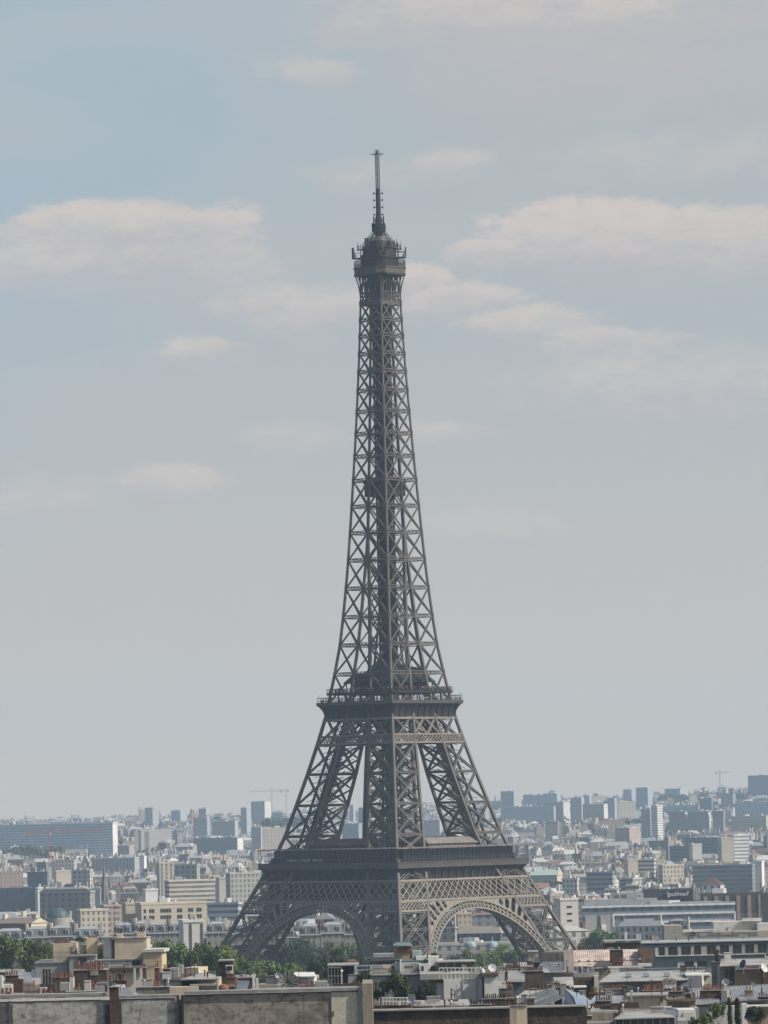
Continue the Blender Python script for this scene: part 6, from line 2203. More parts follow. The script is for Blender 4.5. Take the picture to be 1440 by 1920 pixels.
stack(t, 66, 100, 1863, None, 556, 2, STONE_C, 3, 1, 8)
t = T('left_edge_house', 'pale house wall with three separate red pots at the left picture edge', 15, 540)
o = stack(t, -10, 43, 1863, None, 540, 2, GREY_W, 0)
pots(o, 0, 24, 1863, 3, 540, 0, 9, .6); pots(o, 12, 20, 1870, 1, 539.5, 1, 9, .3)
part(t, 'dark_stack', BRICK_D, (21, 42, 1836, 1865, 552, 2))
part(t, 'pale_wall', PALE_W, (-6, 3.5, 1830, 1858, 548, 2), (3, 22, 1846, 1866, 550, 2))
t = T('white_roof_house', 'house with whitish zinc roofs below the dark satellite dish', 30, 640)
part(t, 'wall', CONC, (-10, 66, 1838, None, 640, 10))
slope(t, 'roof', ZINC_L, -10, 52, 1840, 640, 0, 46, 1818, 652, 12)
slope(t, 'side_roof', ZINC_R, 44, 62, 1842, 630, 42, 56, 1824, 642, 5)
stack(t, 10, 34, 1828, 1840, 634, 1.2, BRICK_D, 5, 1, 8)
slope(t, 'slate_roof', ZINC_D, 52, 68, 1834, 660, 62, 68, 1818, 668, 3)
dish('dark grey satellite dish on the white roofs before the green trees, far left', 34, 1806, 8.6, 645, MESHG, -15, 30, 1830)
t = T('ridge_stack_house', 'two low wall stacks with sparse orange pots right behind the grey party wall', 160, 520)
stack(t, 123, 184, 1858, None, 520, 2, DIRTY_B, 0, capm=CONC)
o = stack(t, 138, 182, 1851, 1858, 528, 1, STONE_C, 0, cap=False)
pots(o, 138, 180, 1853, 7, 526, 0, 9, .4)
o = stack(t, 172, 210, 1844, 1853, 536, 1, BRICK_R, 12, 1, 7, capm=BRICK_R)
o = stack(t, 200, 238, 1838, 1850, 560, 1.4, BRICK_R, 3, 1, 10, capm=BRICK_R)
part(t, 'pale_panel', PALE_W, (178, 232, 1848, 1858, 534, 3))
part(t, 'pale_box', GREY_W, (112, 128, 1843, 1858, 530, 3))
t = T('zinc_shed_house', 'small ribbed zinc roofs either side of the dark chimney over the party wall', 215, 470)
part(t, 'wall', GREY_W, (182, 252, 1866, None, 470, 6))
slope(t, 'roof', ZINC_R, 181, 207, 1866, 468, 184, 205, 1858, 474, 6)
slope(t, 'roof', ZINC_R, 220, 250, 1866, 468, 222, 242, 1853, 476, 8)
part(t, 'vent_pipe', GALV, (213, 216, 1843, 1852, 468, .3))
t = T('small_stack_house', 'dark stack with a pale ledge and short orange pots behind party wall middle', 285, 520)
stack(t, 255, 318, 1850, None, 520, 2.2, DIRTY_B, 0, capm=CONC)
o = stack(t, 273, 300, 1847, 1850.5, 522, 1, BRICK_R, 7, 0, 8, cap=False)
o = stack(t, 289.5, 299, 1814, 1849, 540, 1, BRICK_R, 2, 0, 10)
o = stack(t, 267, 274, 1814, 1848, 545, 1, BRICK_R, 1, 1, 8)
t = T('white_parapet_house', 'low house with a white parapet band and brown roof line, left of the stair house', 330, 560)
part(t, 'wall', PALE_W, (301, 372, 1840, None, 560, 8))
part(t, 'roof_edge', BRICK_B, (300, 374, 1835.5, 1840.3, 559.7, 8.6))
part(t, 'lower_wall', CREAM_W, (318, 372, 1850, None, 556, 3))
o = stack(t, 305, 319, 1816, 1836, 575, 1.2, BRICK_D, 4, 2, 7)
part(t, 'grey_block', CONC, (319, 334, 1815, 1836, 580, 3), (334, 342, 1810, 1836, 582, 3))
o = part(t, 'cream_block', CREAM_W, (344, 372, 1814, 1836, 585, 4, 15))
o = stack(t, 338, 370, 1832, 1836, 570, 1, BRICK_R, 10, 1, 6, cap=False)

# --- second strip: stair house, dishes, white box
t = T('stair_house', 'small brown brick roof house with a white framed window and red pots below', 423, 600)
part(t, 'wall', BRICK_D, (411, 437, 1802, None, 600, 4))
part(t, 'roof_edge', CONC, (409, 438, 1800, 1802.5, 599.7, 4.6))
part(t, 'window_surround', WHITE_W, (423, 437, 1809, 1826, 599.85, .3))
panes(t, [(425, 434.5, 1812, 1819, 599.8)], 'dark')
o = stack(t, 424, 442, 1832, 1845, 592, 1.4, BRICK_R, 6, 1, 7, capm=BRICK_R)
part(t, 'side_wall', BRICK_B, (440, 475, 1834, None, 602, 6))
part(t, 'side_coping', CONC, (438, 477, 1831, 1834.3, 601.7, 6.6))
slope(t, 'lean_to_roof', ZINC_D, 440, 462, 1858, 590, 446, 468, 1839, 601, 0)
slope(t, 'lean_to_roof', BRICK_B, 425, 440, 1850, 588, 428, 446, 1836, 598, 0)
mb = MB()
q = P(419, 1857, 560)
mb.lathe((q.x, q.y, q.z), [(.62, 0), (.66, .3), (.5, .62), (.2, .75), (.05, .78)], 10)
mb.build('dome_vent', TERRA_P[0], t)
t = T('hip_roof_house', 'house with a low white hipped roof left of the brown stair house', 382, 560)
part(t, 'wall', PLASTER, (340, 410, 1836, None, 560, 9))
slope(t, 'roof', ZINC_L, 338, 412, (1836, 1834.5), 558.5, 372, 400, 1826, 566, 0)
part(t, 'lower_wall', DIRTY_W, (356, 408, 1845, None, 557, 3))
part(t, 'timber_band', BRICK_B, (372, 406, 1848, 1854, 556.8, .4))
o = stack(t, 360, 369, 1812, 1836, 590, 1.2, CREAM_W, 2, 3, 5)
part(t, 'low_wall', BRICK_B, (366, 402, 1822, 1834, 592, 4))
part(t, 'white_post', WHITE_W, (473, 478, 1826, 1857, 470, .4), (480, 484, 1834, 1857, 471, .5))
t = T('white_box_house', 'flat roof carrying a white box with a bluish door and pots in front', 540, 520)
part(t, 'wall', GREY_W, (484, 616, 1846, None, 520, 9))
part(t, 'roof_box', WHITE_W, (548, 589, 1830, 1848, 523, 4, 6))
slope(t, 'box_roof', WHITE_W, 546, 592, 1830, 522, 552, 590, 1824, 529, 0)
part(t, 'door', mat('door_blue_grey', (.42, .46, .52)), (559, 576, 1834, 1847, 522.7, .2))
part(t, 'small_box', WHITE_W, (505, 520, 1830, 1841, 530, 2))
o = stack(t, 560, 590, 1848, 1853, 518, 1, BRICK_R, 8, 0, 7, cap=False)
part(t, 'ledge_block', CONC, (590, 613, 1840, 1850, 519, 3))
o = part(t, 'white_vent', WHITE_W, (594, 598, 1828, 1840, 521, .8))
part(t, 'tan_terrace', STONE_C, (484, 520, 1846, 1853, 519.6, 4))
dish('large dark mesh satellite dish standing behind the brown party wall', 541, 1842, 19, 445, MESHG, 18, 28, 1860, True)
dish('small pale satellite dish beside the large dark mesh dish', 522, 1829, 6, 455, DISHW, -20, 25, 1850)
t = T('canopy_terrace_house', 'roof terrace with a thin grey canopy over dark glazing, left of the shiny slats', 640, 560)
part(t, 'canopy', CONC, (614, 672, 1808, 1811, 560, 7))
part(t, 'glazing', GLASS_D, (641, 664, 1811, 1846, 561, 4))
part(t, 'screen', BRICK_B, (616, 640, 1813, 1846, 562, 4))
part(t, 'wall', BRICK_D, (612, 700, 1843, None, 559, 8))
rail(t, 616, 640, 1814, 1846, 559.5, 4, GALV, .08)
panes(t, [(606, 612, 1824, 1833, 563)], 'pale')
mb = MB(); q = P(640.5, 1823, 558); mb.lathe(q, [(.05, -1.4), (.05, 0), (.16, .04), (.18, .2), (.1, .32)], 10); mb.build('lamp_globe', WHITE_W, t)

# --- middle: terrace with shiny slats, planted shrubs, white walls
t = T('slat_terrace_house', 'grey terrace house with shiny horizontal slats on frames and planted shrubs', 740, 600)
part(t, 'wall', CONC, (652, 840, 1828, None, 600, 10))
part(t, 'wall_top', GREY_W, (650, 842, 1824.5, 1828.4, 599.7, 10.5))
for y, xa, xb in ((1810, 670, 717), (1818.5, 664, 718)):
    mb = MB()
    A, B_ = P(xa, y + .6, 604), P(xb, y - .4, 604)
    mb.tube(A, B_, .11, .11, 8)
    mb.build('slat', SHINY, t)
for x in (670, 690):
    mb = MB(); mb.bar(P(x, 1808, 604.2), P(x - 3, 1828, 604.2), .08); mb.build('frame', GALV, t)
part(t, 'back_wall', CREAM_W, (694, 735, 1808, 1828, 606, 5))
part(t, 'dark_roof', DARKM, (694, 752, 1800, 1806, 606, 5))
part(t, 'tan_block', STONE_C, (706, 730, 1803, 1812, 606.5, 3))
panes(t, [(735, 740, 1812, 1823, 605.9)], 'dark')
part(t, 'blue_panel', mat('panel_blue', (.30, .35, .42)), (741, 749, 1803, 1824, 605.5, .6))
part(t, 'white_corner', WHITE_W, (749.5, 753, 1799, 1824, 605, 1))
part(t, 'reflector', SHINY, (758, 775, 1811, 1816, 604, .3))
part(t, 'box_unit', GREY_W, (752, 786, 1806, 1824, 606, 3))
rail(t, 696, 786, 1823, 1828, 599.5, 16, GALV, .05)
panes(t, [(702, 708, 1840, 1858, 599.9), (784, 788, 1848, 1864, 599.9)], 'pale')
part(t, 'orange_panel', mat('panel_orange', (.32, .20, .12)), (712, 720, 1840, 1850, 599.8, .2))
for px, yt, w, lab, k in ((682, 1823, 30, 'dark bush planted before the shiny slats', 0), (745, 1826, 62, 'large dark shrub on the terrace below the slats', 1), (722, 1838, 30, 'dark shrub at the left of the large terrace shrub', 0),
                          (804, 1844, 32, 'rounded dark bush against the pale wall, right of the terrace shrub', 1), (712, 1858, 28, 'low bushes behind the white terrace fence', 0), (786, 1862, 26, 'pale green low bush behind the white dish', 0), (765, 1850, 40, 'dark bush rising behind the white dish', 1)):
    q = P(px, 1886, 560)
    tree(lab, px, yt, 560, w, 'shrubs on the grey terrace', 0, 'terrace_shrub', base=q.z, crown=(CRD[0], CRD[1])[k])
t = T('fence_terrace', 'roof terrace behind a white post and rail fence next to the beige pier', 745, 470)
part(t, 'wall', BRICK_D, (697, 790, 1884, None, 470, 8))
rail(t, 712, 763, 1871, 1884, 469.9, 8, WHITE_W, .09)
dish('white oval satellite dish above the brown wall, right of the white fence', 771.5, 1873, 9.5, 468, DISHW, -35, 25, 1884)
part(t, 'white_vent', WHITE_W, (747, 752, 1879, 1885, 468, .4))
antenna('thin pole aerial standing behind the white oval dish', 776, 1870, 1836, 500, 1)
t = T('white_wall_house', 'large white walled house under a long dark plant grille with white railings', 870, 590)
part(t, 'wall', WHITE_W, (832, 905, 1835, None, 590, 12), (820, 832, 1843, None, 592, 10))
part(t, 'wall_joint', GREY_W, (867, 868, 1836, None, 589.9, .2), (893, 894, 1836, None, 589.9, .2))
part(t, 'right_wall', WHITE_W, (908, 934, 1831, None, 586, 10))
part(t, 'downpipe', DARKM, (904, 907.5, 1832, None, 587, .5))
part(t, 'parapet', CONC, (788, 906, 1824, 1836, 591, 12))
part(t, 'right_parapet', BRICK_B, (903, 933, 1825, 1831, 585.7, 10.4))
part(t, 'plant_grille', mat('grille_dark', (.075, .08, .085), .5, .2, 1), (822, 890, 1804, 1826, 600, 6))
part(t, 'grille_post', GALV, *[(x, x + 1.1, 1804, 1826, 599.8, .2) for x in (836, 851, 866, 874, 880)])
part(t, 'grille_panel', CONC, (866, 873, 1809, 1826, 599.7, .2))
part(t, 'grille_roof', ZINC_L, (820, 892, 1801.5, 1804.2, 599.6, 6.6))
o = part(t, 'white_unit', WHITE_W, (803, 823, 1793, 1822, 603, 3), (786, 806, 1807, 1824, 602, 3))
panes(t, [(790, 794, 1812, 1820, 601.9), (808, 816, 1812, 1820, 602.9)], 'dark')
rail(t, 824, 900, 1815, 1836, 590.2, 10, WHITE_W, .10, 1)
rail(t, 880, 903, 1822, 1836, 589.8, 7, GALV, .07, 2)
part(t, 'pipe', CONC, (854.5, 856, 1846, 1884, 560, .3))
dish('round pale grey satellite dish right of the long plant grille', 923, 1815, 8, 592, DISHW, 12, 20, 1828)
mb = MB(); q = P(905, 1826, 588); mb.lathe(q, [(.2, 0), (.3, .2), (.26, .5), (.12, .65), (.03, .7)], 10); mb.build('vent_cowl', WHITE_W, t)
mb = MB(); q = P(900, 1819, 589); mb.lathe(q, [(.05, -.6), (.05, 0), (.2, .08), (.22, .25), (.1, .4)], 8); mb.build('lamp', SHINY, t)
mb = MB(); q = P(848, 1873, 460); mb.lathe(q, [(.2, 0), (.14, .3), (.2, .5), (.12, .8), (.15, 1.0), (.07, 1.1)], 8); mb.build('stone_vase', STONE_C, t)

t = T('brick_top_house', 'beige house with a red brick upper wall and a verdigris roof before the tower foot', 757, 780)
part(t, 'wall', mat('tan_render', (.40, .32, .22), .85, .15, .4, .25), (738, 772, 1773, None, 780, 8))
part(t, 'brick_panel', mat('vivid_brick', (.27, .10, .06), .85, .2, 1), (747, 771, 1775.5, 1785, 779.8, .4))
part(t, 'pale_band', PALE_W, (738, 772, 1772, 1775, 779.7, 8.5))
slope(t, 'roof', GREENC, 737, 774, 1773, 779, 742, 768, 1767, 784, 0)
mb = MB(); mb.bar(P(773, 1797, 778), P(786, 1780, 778), .9, .5); mb.build('rusty_chute', RUSTM, t)
part(t, 'rusty_post', RUSTM, (768, 774, 1781, 1797, 778, .8))
t = T('mint_box_house', 'stepped white and mint green roof boxes right of the red brick topped house', 795, 740)
part(t, 'wall', PALE_W, (775, 832, 1800, None, 740, 8))
part(t, 'mint_box', mat('mint_paint', (.34, .42, .385)), (773, 791, 1783, 1801, 741, 4))
part(t, 'white_box', WHITE_W, (780, 800, 1793, 1803, 739, 3))
part(t, 'green_band', GREENC, (752, 806, 1800, 1804, 738, 5))
part(t, 'lower_white', WHITE_W, (803, 822, 1792, 1816, 736, 4))
part(t, 'planter', mat('hedge_green', (.035, .055, .025), .9, .4, 2), (808, 820, 1787, 1792, 737, 1))
t = T('low_beige_house', 'low beige roof house with a brown flat top left of the brick topped house', 715, 800)
part(t, 'wall', CREAM_W, (694, 740, 1800, None, 800, 8))
part(t, 'roof_edge', DARKM, (690, 752, 1796, 1800, 799.6, 8.6))
part(t, 'grey_box', CONC, (700, 738, 1788, 1797, 806, 5))
t = T('red_awning_house', 'tiny roof terrace with a red tiled hood amid the trees under the left arch', 660, 1000)
part(t, 'wall', PALE_W, (652, 669, 1803, None, 1000, 5))
slope(t, 'roof', BRICK_R, 650, 671, 1803, 999.5, 655, 665, 1798.5, 1003, 0)

# --- right of centre: brick stacks, zinc slopes
t = T('dark_brick_house', 'dark brown brick party wall house with stubble of pots, below the right tower foot', 1000, 660)
part(t, 'wall', BRICK_B, (982, 1018, 1824, None, 660, 9))
o = stack(t, 981, 1019, 1820, 1825, 660, 2, BRICK_B, 14, 1, 6)
part(t, 'left_stack', BRICK_D, (943, 952, 1824, None, 652, 1.4))
o = stack(t, 942, 953, 1821, 1824.5, 652, 1.4, BRICK_D, 3, 1, 6)
slope(t, 'white_slope', ZINC_L, 951, 984, 1840, 650, 953, 983, 1820, 664, 9)
slope(t, 'white_slope', ZINC_L, 934, 945, 1846, 640, 938, 946, 1822, 652, 4)
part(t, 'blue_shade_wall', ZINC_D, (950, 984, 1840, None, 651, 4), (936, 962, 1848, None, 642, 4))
o = stack(t, 942, 976, 1816, 1824, 670, 1, BRICK_D, 10, 1, 5)
part(t, 'red_box', BRICK_R, (940, 960, 1848, 1858, 630, 2))
pots(t, 941, 959, 1849, 7, 629.5, 0, 6, .2)
slope(t, 'low_roof', ZINC_L, 932, 950, 1852, 625, 936, 948, 1840, 634, 4)
t = T('white_roof_row', 'row of low whitish roofs with a dense stubble of flues before the dark tower leg', 975, 780)
part(t, 'wall', CONC, (943, 1004, 1815, None, 780, 9))
slope(t, 'roof', ZINC_L, 968, 1002, 1812, 779, 972, 1000, 1805, 790, 8)
slope(t, 'roof', ZINC_L, 942, 966, 1814, 778, 946, 962, 1807, 788, 5)
o = stack(t, 948, 976, 1810, 1816, 776, 1, BRICK_D, 12, 1, 6, cap=False)
o = stack(t, 1000, 1012, 1803, 1818, 770, 2, BRICK_D, 6, 1, 8)
t = T('blank_gable_house', 'pale blank chimney gable standing before the dark tower leg', 1000, 830)
part(t, 'wall', mat('gable_plaster', (.42, .40, .35), .9, .1, .5, .25), (991, 1009, 1785, None, 830, 6))
part(t, 'cap', CONC, (990, 1010, 1783.5, 1785.4, 829.7, 6.5))
t = T('grey_gable_house', 'weathered grey gable with a dark zinc slope left of the rosy zinc roof', 1040, 760)
part(t, 'wall', mat('weathered_gable', (.22, .205, .19), .9, .25, .4, .5, fine=.3), (1017, 1057, 1785, None, 760, 12, 10))
part(t, 'pipe', DARKM, (1043, 1045, 1787, None, 757.5, .3))
slope(t, 'roof', ZINC_D, 1000, 1056, 1824, 740, 1018, 1056, 1803, 752, 0)
slope(t, 'roof_strip', ZINC_L, 1012, 1032, 1823, 738, 1018, 1026, 1816, 743, 0)
part(t, 'lower_wall', CONC, (1008, 1060, 1824, None, 741, 6))
part(t, 'cornice', CONC, (1010, 1062, 1822, 1825, 740, 6.4))
t = T('brown_wall_row', 'low brown wall with a dark gutter and white frame, under the rosy zinc roof', 1090, 720)
part(t, 'wall', BRICK_B, (1060, 1120, 1824, None, 720, 8))
part(t, 'gutter', DARKM, (1048, 1120, 1834, 1840, 716, 5))
part(t, 'lower_wall', STONE_C, (1046, 1122, 1838, None, 717, 5))
part(t, 'white_frame', WHITE_W, (1086, 1104, 1818, 1823, 719, .6))
part(t, 'far_wall', BLUEW, (1100, 1122, 1816, 1826, 722, 3))
t = T('curved_roof_house', 'house with a low curved whitish roof among brick stacks, right of centre', 1060, 600)
part(t, 'wall', PALE_W, (1040, 1076, 1852, None, 600, 8))
mb = MB()
A, B_ = P(1040, 1852, 599), P(1076, 1851, 599)
for i in range(10):
    a0, a1 = math.pi * i / 10, math.pi * (i + 1) / 10
    c0 = Vector((0, 4 - 4 * math.cos(a0), 1.2 * math.sin(a0))); c1 = Vector((0, 4 - 4 * math.cos(a1), 1.2 * math.sin(a1)))
    mb.quad(A + c0, B_ + c0, B_ + c1, A + c1)
mb.quad(A, *[A + Vector((0, 4 - 4 * math.cos(math.pi * i / 10), 1.2 * math.sin(math.pi * i / 10))) for i in range(1, 11)])
mb.quad(B_, *[B_ + Vector((0, 4 - 4 * math.cos(math.pi * i / 10), 1.2 * math.sin(math.pi * i / 10))) for i in range(1, 11)])
mb.build('curved_roof', ZINC_L, t)
part(t, 'white_wall', WHITE_W, (1042, 1056, 1844, 1856, 604, 3))
part(t, 'top_band', WHITE_W, (1066, 1100, 1849, 1852, 606, 3))
o = stack(t, 1010, 1028, 1856, 1868, 585, 1.4, BRICK_B, 5, 1, 12)
o = stack(t, 994, 1006, 1853, 1866, 580, 1.2, BRICK_D, 3, 2, 8)
o = stack(t, 1040, 1050, 1850, 1864, 590, 1.2, BRICK_D, 3, 1, 10)
slope(t, 'apron_roof', ZINC_L, 960, 1048, 1877, 560, 985, 1046, 1858, 580, 14)

# --- right strip: rosy zinc roof, blue grey block, long pale roof
t = T('rosy_roof_house', 'house with a sunlit rosy ribbed zinc roof and a row of skylights', 1135, 800)
part(t, 'wall', STONE_C, (1057, 1208, 1816, None, 800, 12))
def curved(xa, xb, ya, yb, d, run, n):
    mb = MB()
    A, B_ = P(xa, ya, d), P(xb, ya - (xb - xa) * .0232, d)
    hz_ = (ya - yb) * M(d)
    prof = [(run * (1 - math.cos(a)), hz_ * math.sin(a)) for a in [R(v) for v in (0, 18, 36, 54, 72, 90)]]
    for (y0, z0), (y1, z1) in zip(prof, prof[1:]):
        mb.quad(A + Vector((0, y0, z0)), B_ + Vector((0, y0, z0)), B_ + Vector((0, y1, z1)), A + Vector((0, y1, z1)))
        for i in range(n + 1):
            q = A + (B_ - A) * (i / n)
            mb.bar(q + Vector((0, y0, z0)), q + Vector((0, y1, z1)), .24, .5)
    mb.quad(A + Vector((0, run, hz_)), B_ + Vector((0, run, hz_)), B_ + Vector((0, run + 6, hz_ - .5)), A + Vector((0, run + 6, hz_ - .5)))
    mb.quad(*([A] + [A + Vector((0, y, z)) for y, z in prof] + [A + Vector((0, run, 0))]))
    mb.quad(*([B_] + [B_ + Vector((0, y, z)) for y, z in prof] + [B_ + Vector((0, run, 0))]))
    return mb
o = curved(1056, 1146, 1814, 1787, 799, 6, 24).build('roof', PINKZ, t)
o2 = curved(1165, 1208, 1811, 1785, 799, 6, 12).build('roof', PINKZ, t)
for x in (1086, 1103, 1116, 1129): skylight(o, x, 1803, 796.3, 5.5, .7)
for x in (1170, 1183, 1200): skylight(o2, x, 1800, 796.3, 5.5, .7)
part(t, 'ridge', DARKM, (1056, 1150, 1783.5, 1787, 805, 3), (1117, 1136, 1782, 1790, 804, 1))
o = stack(t, 1144, 1168, 1780, 1806, 797, 1.4, BRICK_D, 0)
o = stack(t, 1148, 1168, 1803, 1812, 794, 1, BRICK_R, 7, 1, 7, capm=BRICK_R)
part(t, 'white_parapet', WHITE_W, (1196, 1222, 1806, 1812, 790, 1), (1140, 1200, 1811, 1814.5, 792, 1))
mb = MB()
q = [P(1203, 1806, 798), P(1226, 1806, 798), P(1226, 1780, 799), P(1196, 1779, 799)]
mb.hexa([v for v in q] + [v + Vector((0, 3, 0)) for v in q])
mb.build('dark_gable', BRICK_D, t)
t = T('brown_cap_house', 'brown flat topped stair block with white flues over the rosy zinc roof', 1168, 900)
part(t, 'wall', BRICK_D, (1135, 1201, 1767, None, 900, 8))
part(t, 'cap', CONC, (1133, 1203, 1763, 1767.5, 899.6, 8.7))
part(t, 'white_stack', WHITE_W, (1171, 1176, 1748, 1764, 899, 1))
part(t, 'white_flue', WHITE_W, (1193, 1195.5, 1752, 1762, 899, .6), (1196.2, 1198.6, 1752, 1762, 899, .6), (1199.4, 1202, 1752, 1762, 899, .6))
t = T('blue_grey_block', 'long blue grey modern block with wide dark windows between pale piers', 1330, 950)
part(t, 'wall', BLUEW, (1205, 1470, 1766, None, 950, 14))
part(t, 'cornice', mat('cornice_grey', (.36, .38, .38), .8, .1, .4), (1203, 1472, 1761.5, 1766.6, 949.4, 15))
part(t, 'balcony_line', PALE_W, *[(1230 + i * 24, 1254 + i * 24, 1791.4 - i * .56, 1793.6 - i * .56, 949.2, .9) for i in range(9)])
part(t, 'end_bay', PALE_W, (1228, 1234, 1777, 1793, 949.6, .5))
wx = [(1238, 1245), (1254, 1269), (1278.5, 1293.5), (1302.5, 1313), (1326.5, 1341), (1351, 1365.5), (1375, 1389), (1398, 1412.5), (1422, 1437)]
ws = []
for a, b in wx:
    y = 1777 - (a - 1238) * .0375
    ws.append((a, b, y, y + 15, 949.9))
panes(t, ws, 'dark')
panes(t, [(1284, 1300, 1804, 1816, 949.9), (1308, 1324, 1802.5, 1815, 949.9)], 'dark')
for (a, b), (c, _) in zip(wx, wx[1:]):
    y = 1776 - (b - 1238) * .0375
    part(t, 'pier', mat('pier_stone', (.40, .385, .36), .85, .2, 1, fine=.3), (b + 1.5, c - 1.5, y, y + 17, 949.7, .5))
part(t, 'low_pier', PALE_W, (1270, 1283, 1803, 1816, 949.7, .5), (1301, 1307, 1803, 1816, 949.7, .5))
rail(t, 1262, 1440, 1752, 1762, 955, 40, GALV, .05)
t = T('beige_terrace_block', 'beige stepped block with blank walls and a small dark window over the blue grey block', 1330, 1250)
part(t, 'wall', mat('terrace_beige', (.40, .36, .31), .85, .08, .3, .15), (1245, 1280, 1735, None, 1250, 12))
part(t, 'long_wall', mat('terrace_cream', (.46, .42, .35), .85, .08, .3, .15), (1279, 1452, 1744, None, 1256, 12))
part(t, 'upper_wall', PALE_W, (1338, 1428, 1727, 1746, 1262, 10), (1420, 1460, 1731, 1750, 1258, 10))
part(t, 'white_edge', WHITE_W, (1282, 1340, 1742, 1745, 1255.5, 2), (1392, 1428, 1722, 1726, 1261, 3))
panes(t, [(1294, 1303, 1749, 1755, 1255.9)], 'dark')
part(t, 'roof_shade', mat('roof_strip_dark', (.14, .13, .12)), (1308, 1420, 1748, 1757, 1250, 3))  # long dark strip in front of the cream wall
rail(t, 1340, 1430, 1714, 1727, 1263, 18, GALV, .07)
o = part(t, 'vent_box', GREY_W, (1352, 1370, 1748, 1752, 1248, 1), (1386, 1402, 1752, 1758, 1247, 1), (1312, 1326, 1750, 1755, 1247, 1))
t = T('long_roof_block', 'long low house with a wide pale zinc roof and four skylights, at right', 1220, 700)
part(t, 'wall', ZINC_D, (1136, 1284, 1838, None, 700, 10))
part(t, 'right_wall', PLASTER, (1284, 1335, 1830, None, 702, 8))
o = slope(t, 'roof', ZINC_L, 1122, 1284, (1841, 1837), 698, 1146, 1322, (1823, 1819), 716, 0)
for x, y in ((1179, 1832), (1212, 1831.5), (1251, 1831), (1281, 1830)): skylight(o, x, y, 704.5, 11, 1.6)
part(t, 'back_ridge', ZINC_D, (1160, 1324, 1814, 1821, 718, 3))
slope(t, 'hip_end', ZINC_D, 1270, 1290, 1850, 698, 1284, 1290, 1828, 706, 0)
part(t, 'white_side', PALE_W, (1288, 1316, 1829, 1852, 700, 4, 16))
part(t, 'white_cap', WHITE_W, (1286, 1334, 1826, 1829.5, 701, 6))
t = T('stone_chimney', 'tall square stone chimney tower with a dark cowl between pale roofs at right', 1342, 660)
o = stack(t, 1334, 1351, 1803, None, 660, 1.8, STONE_C, 0, yaw=10)
mb = MB(); q = P(1345, 1803, 660.6); mb.tube(q, q + Vector((0, 0, 1.0)), .3, .3, 8); mb.tube(q + Vector((-.3, 0, .9)), q + Vector((.2, 0, 1.6)), .35, .25, 8); mb.build('cowl', DARKM, t)
t = T('penthouse', 'penthouse with a white roof line, tan wall and glazed door right of the stone chimney', 1400, 650)
part(t, 'wall', mat('tan_wall', (.36, .28, .19), .85, .12, .5, .2), (1378, 1432, 1821, None, 650, 7, 8))
part(t, 'grey_wall', GREY_W, (1350, 1378, 1812, None, 653, 7))
slope(t, 'roof', ZINC_L, 1349, 1450, (1811, 1808), 649, 1352, 1450, (1799, 1797), 660, 0)
panes(t, [(1359, 1366, 1816, 1840, 652.9), (1367, 1374, 1816, 1840, 652.9)], 'pale')
part(t, 'dark_wall', BRICK_D, (1430, 1460, 1818, None, 648, 6))
o = stack(t, 1398, 1424, 1816, 1822, 648, 1, BRICK_R, 8, 1, 6)
dish('dark satellite dish on the penthouse with the tan wall', 1394, 1808, 8.5, 644, MESHG, -55, 20, 1822)
dish('white satellite dish over the ribbed zinc slope, right of stone chimney', 1361, 1842, 7.2, 610, DISHW, -25, 20, 1850)
dish('small grey satellite dish on the right hand ribbed zinc slope', 1412, 1846, 5.2, 600, MESHG, 30, 20, 1854)
dish('white mesh satellite dish at the right picture edge', 1432, 1815, 9, 640, DISHW, 45, 20, 1828)
t = T('zinc_slope_house', 'house with broad ribbed zinc slopes and a big brown stack of orange pots, right', 1380, 590)
part(t, 'wall', PALE_W, (1250, 1470, 1884, None, 586, 10))
slope(t, 'roof', ZINC_R, 1366, 1460, (1876, 1872), 588, 1352, 1452, (1851, 1846), 606, 20)
slope(t, 'roof', ZINC_R, 1288, 1350, (1884, 1880), 584, 1290, 1340, (1854, 1852), 604, 11)
o = stack(t, 1314, 1360, 1856, 1876, 590, 2.2, BRICK_D, 15, 0, 10)
part(t, 'stack_side', CONC, (1352, 1363, 1857, 1878, 588.5, 2.2, 12))
o = stack(t, 1398, 1412, 1856, 1872, 592, 1.4, STONE_C, 2, 3, 6)
o = stack(t, 1422, 1444, 1868, 1874, 586, 1.2, BRICK_D, 5, 2, 6)
part(t, 'eave', WHITE_W, (1388, 1460, 1884, 1888, 580, 2))
part(t, 'eave_wall', mat('ochre_wall', (.34, .28, .18), .85, .15, .5, .3), (1398, 1460, 1888, None, 581, 3))
part(t, 'white_pillar', WHITE_W, (1391, 1401, 1882, None, 579, 2))
t = T('orange_stack_row', 'brick party walls carrying two crowded rows of orange red pots, right of centre', 1180, 620)
o = stack(t, 1206, 1249, 1856, None, 620, 2.2, BRICK_R, 0)
pots(o, 1208, 1247, 1856, 16, 620, 0, 12, .3); pots(o, 1206, 1228, 1858, 8, 619, 0, 10, -.1)
o = stack(t, 1243, 1268, 1841, 1862, 640, 1.4, PALE_W, 7, 0, 7)
o = stack(t, 1134, 1173, 1854, None, 616, 2, CONC, 15, 0, 8)
o = stack(t, 1106, 1122, 1862, None, 612, 1.6, BRICK_R, 6, 0, 12, capm=BRICK_R)
part(t, 'pale_wall', PLASTER, (1120, 1175, 1859, None, 617, 3))
slope(t, 'zinc_strip', ZINC_R, 1105, 1176, 1880, 600, 1116, 1174, 1868, 610, 10)
o = stack(t, 1254, 1280, 1858, 1868, 610, 1.2, BRICK_B, 4, 1, 6)
o = stack(t, 1286, 1296, 1862, 1872, 605, 1, BRICK_R, 2, 2, 9)
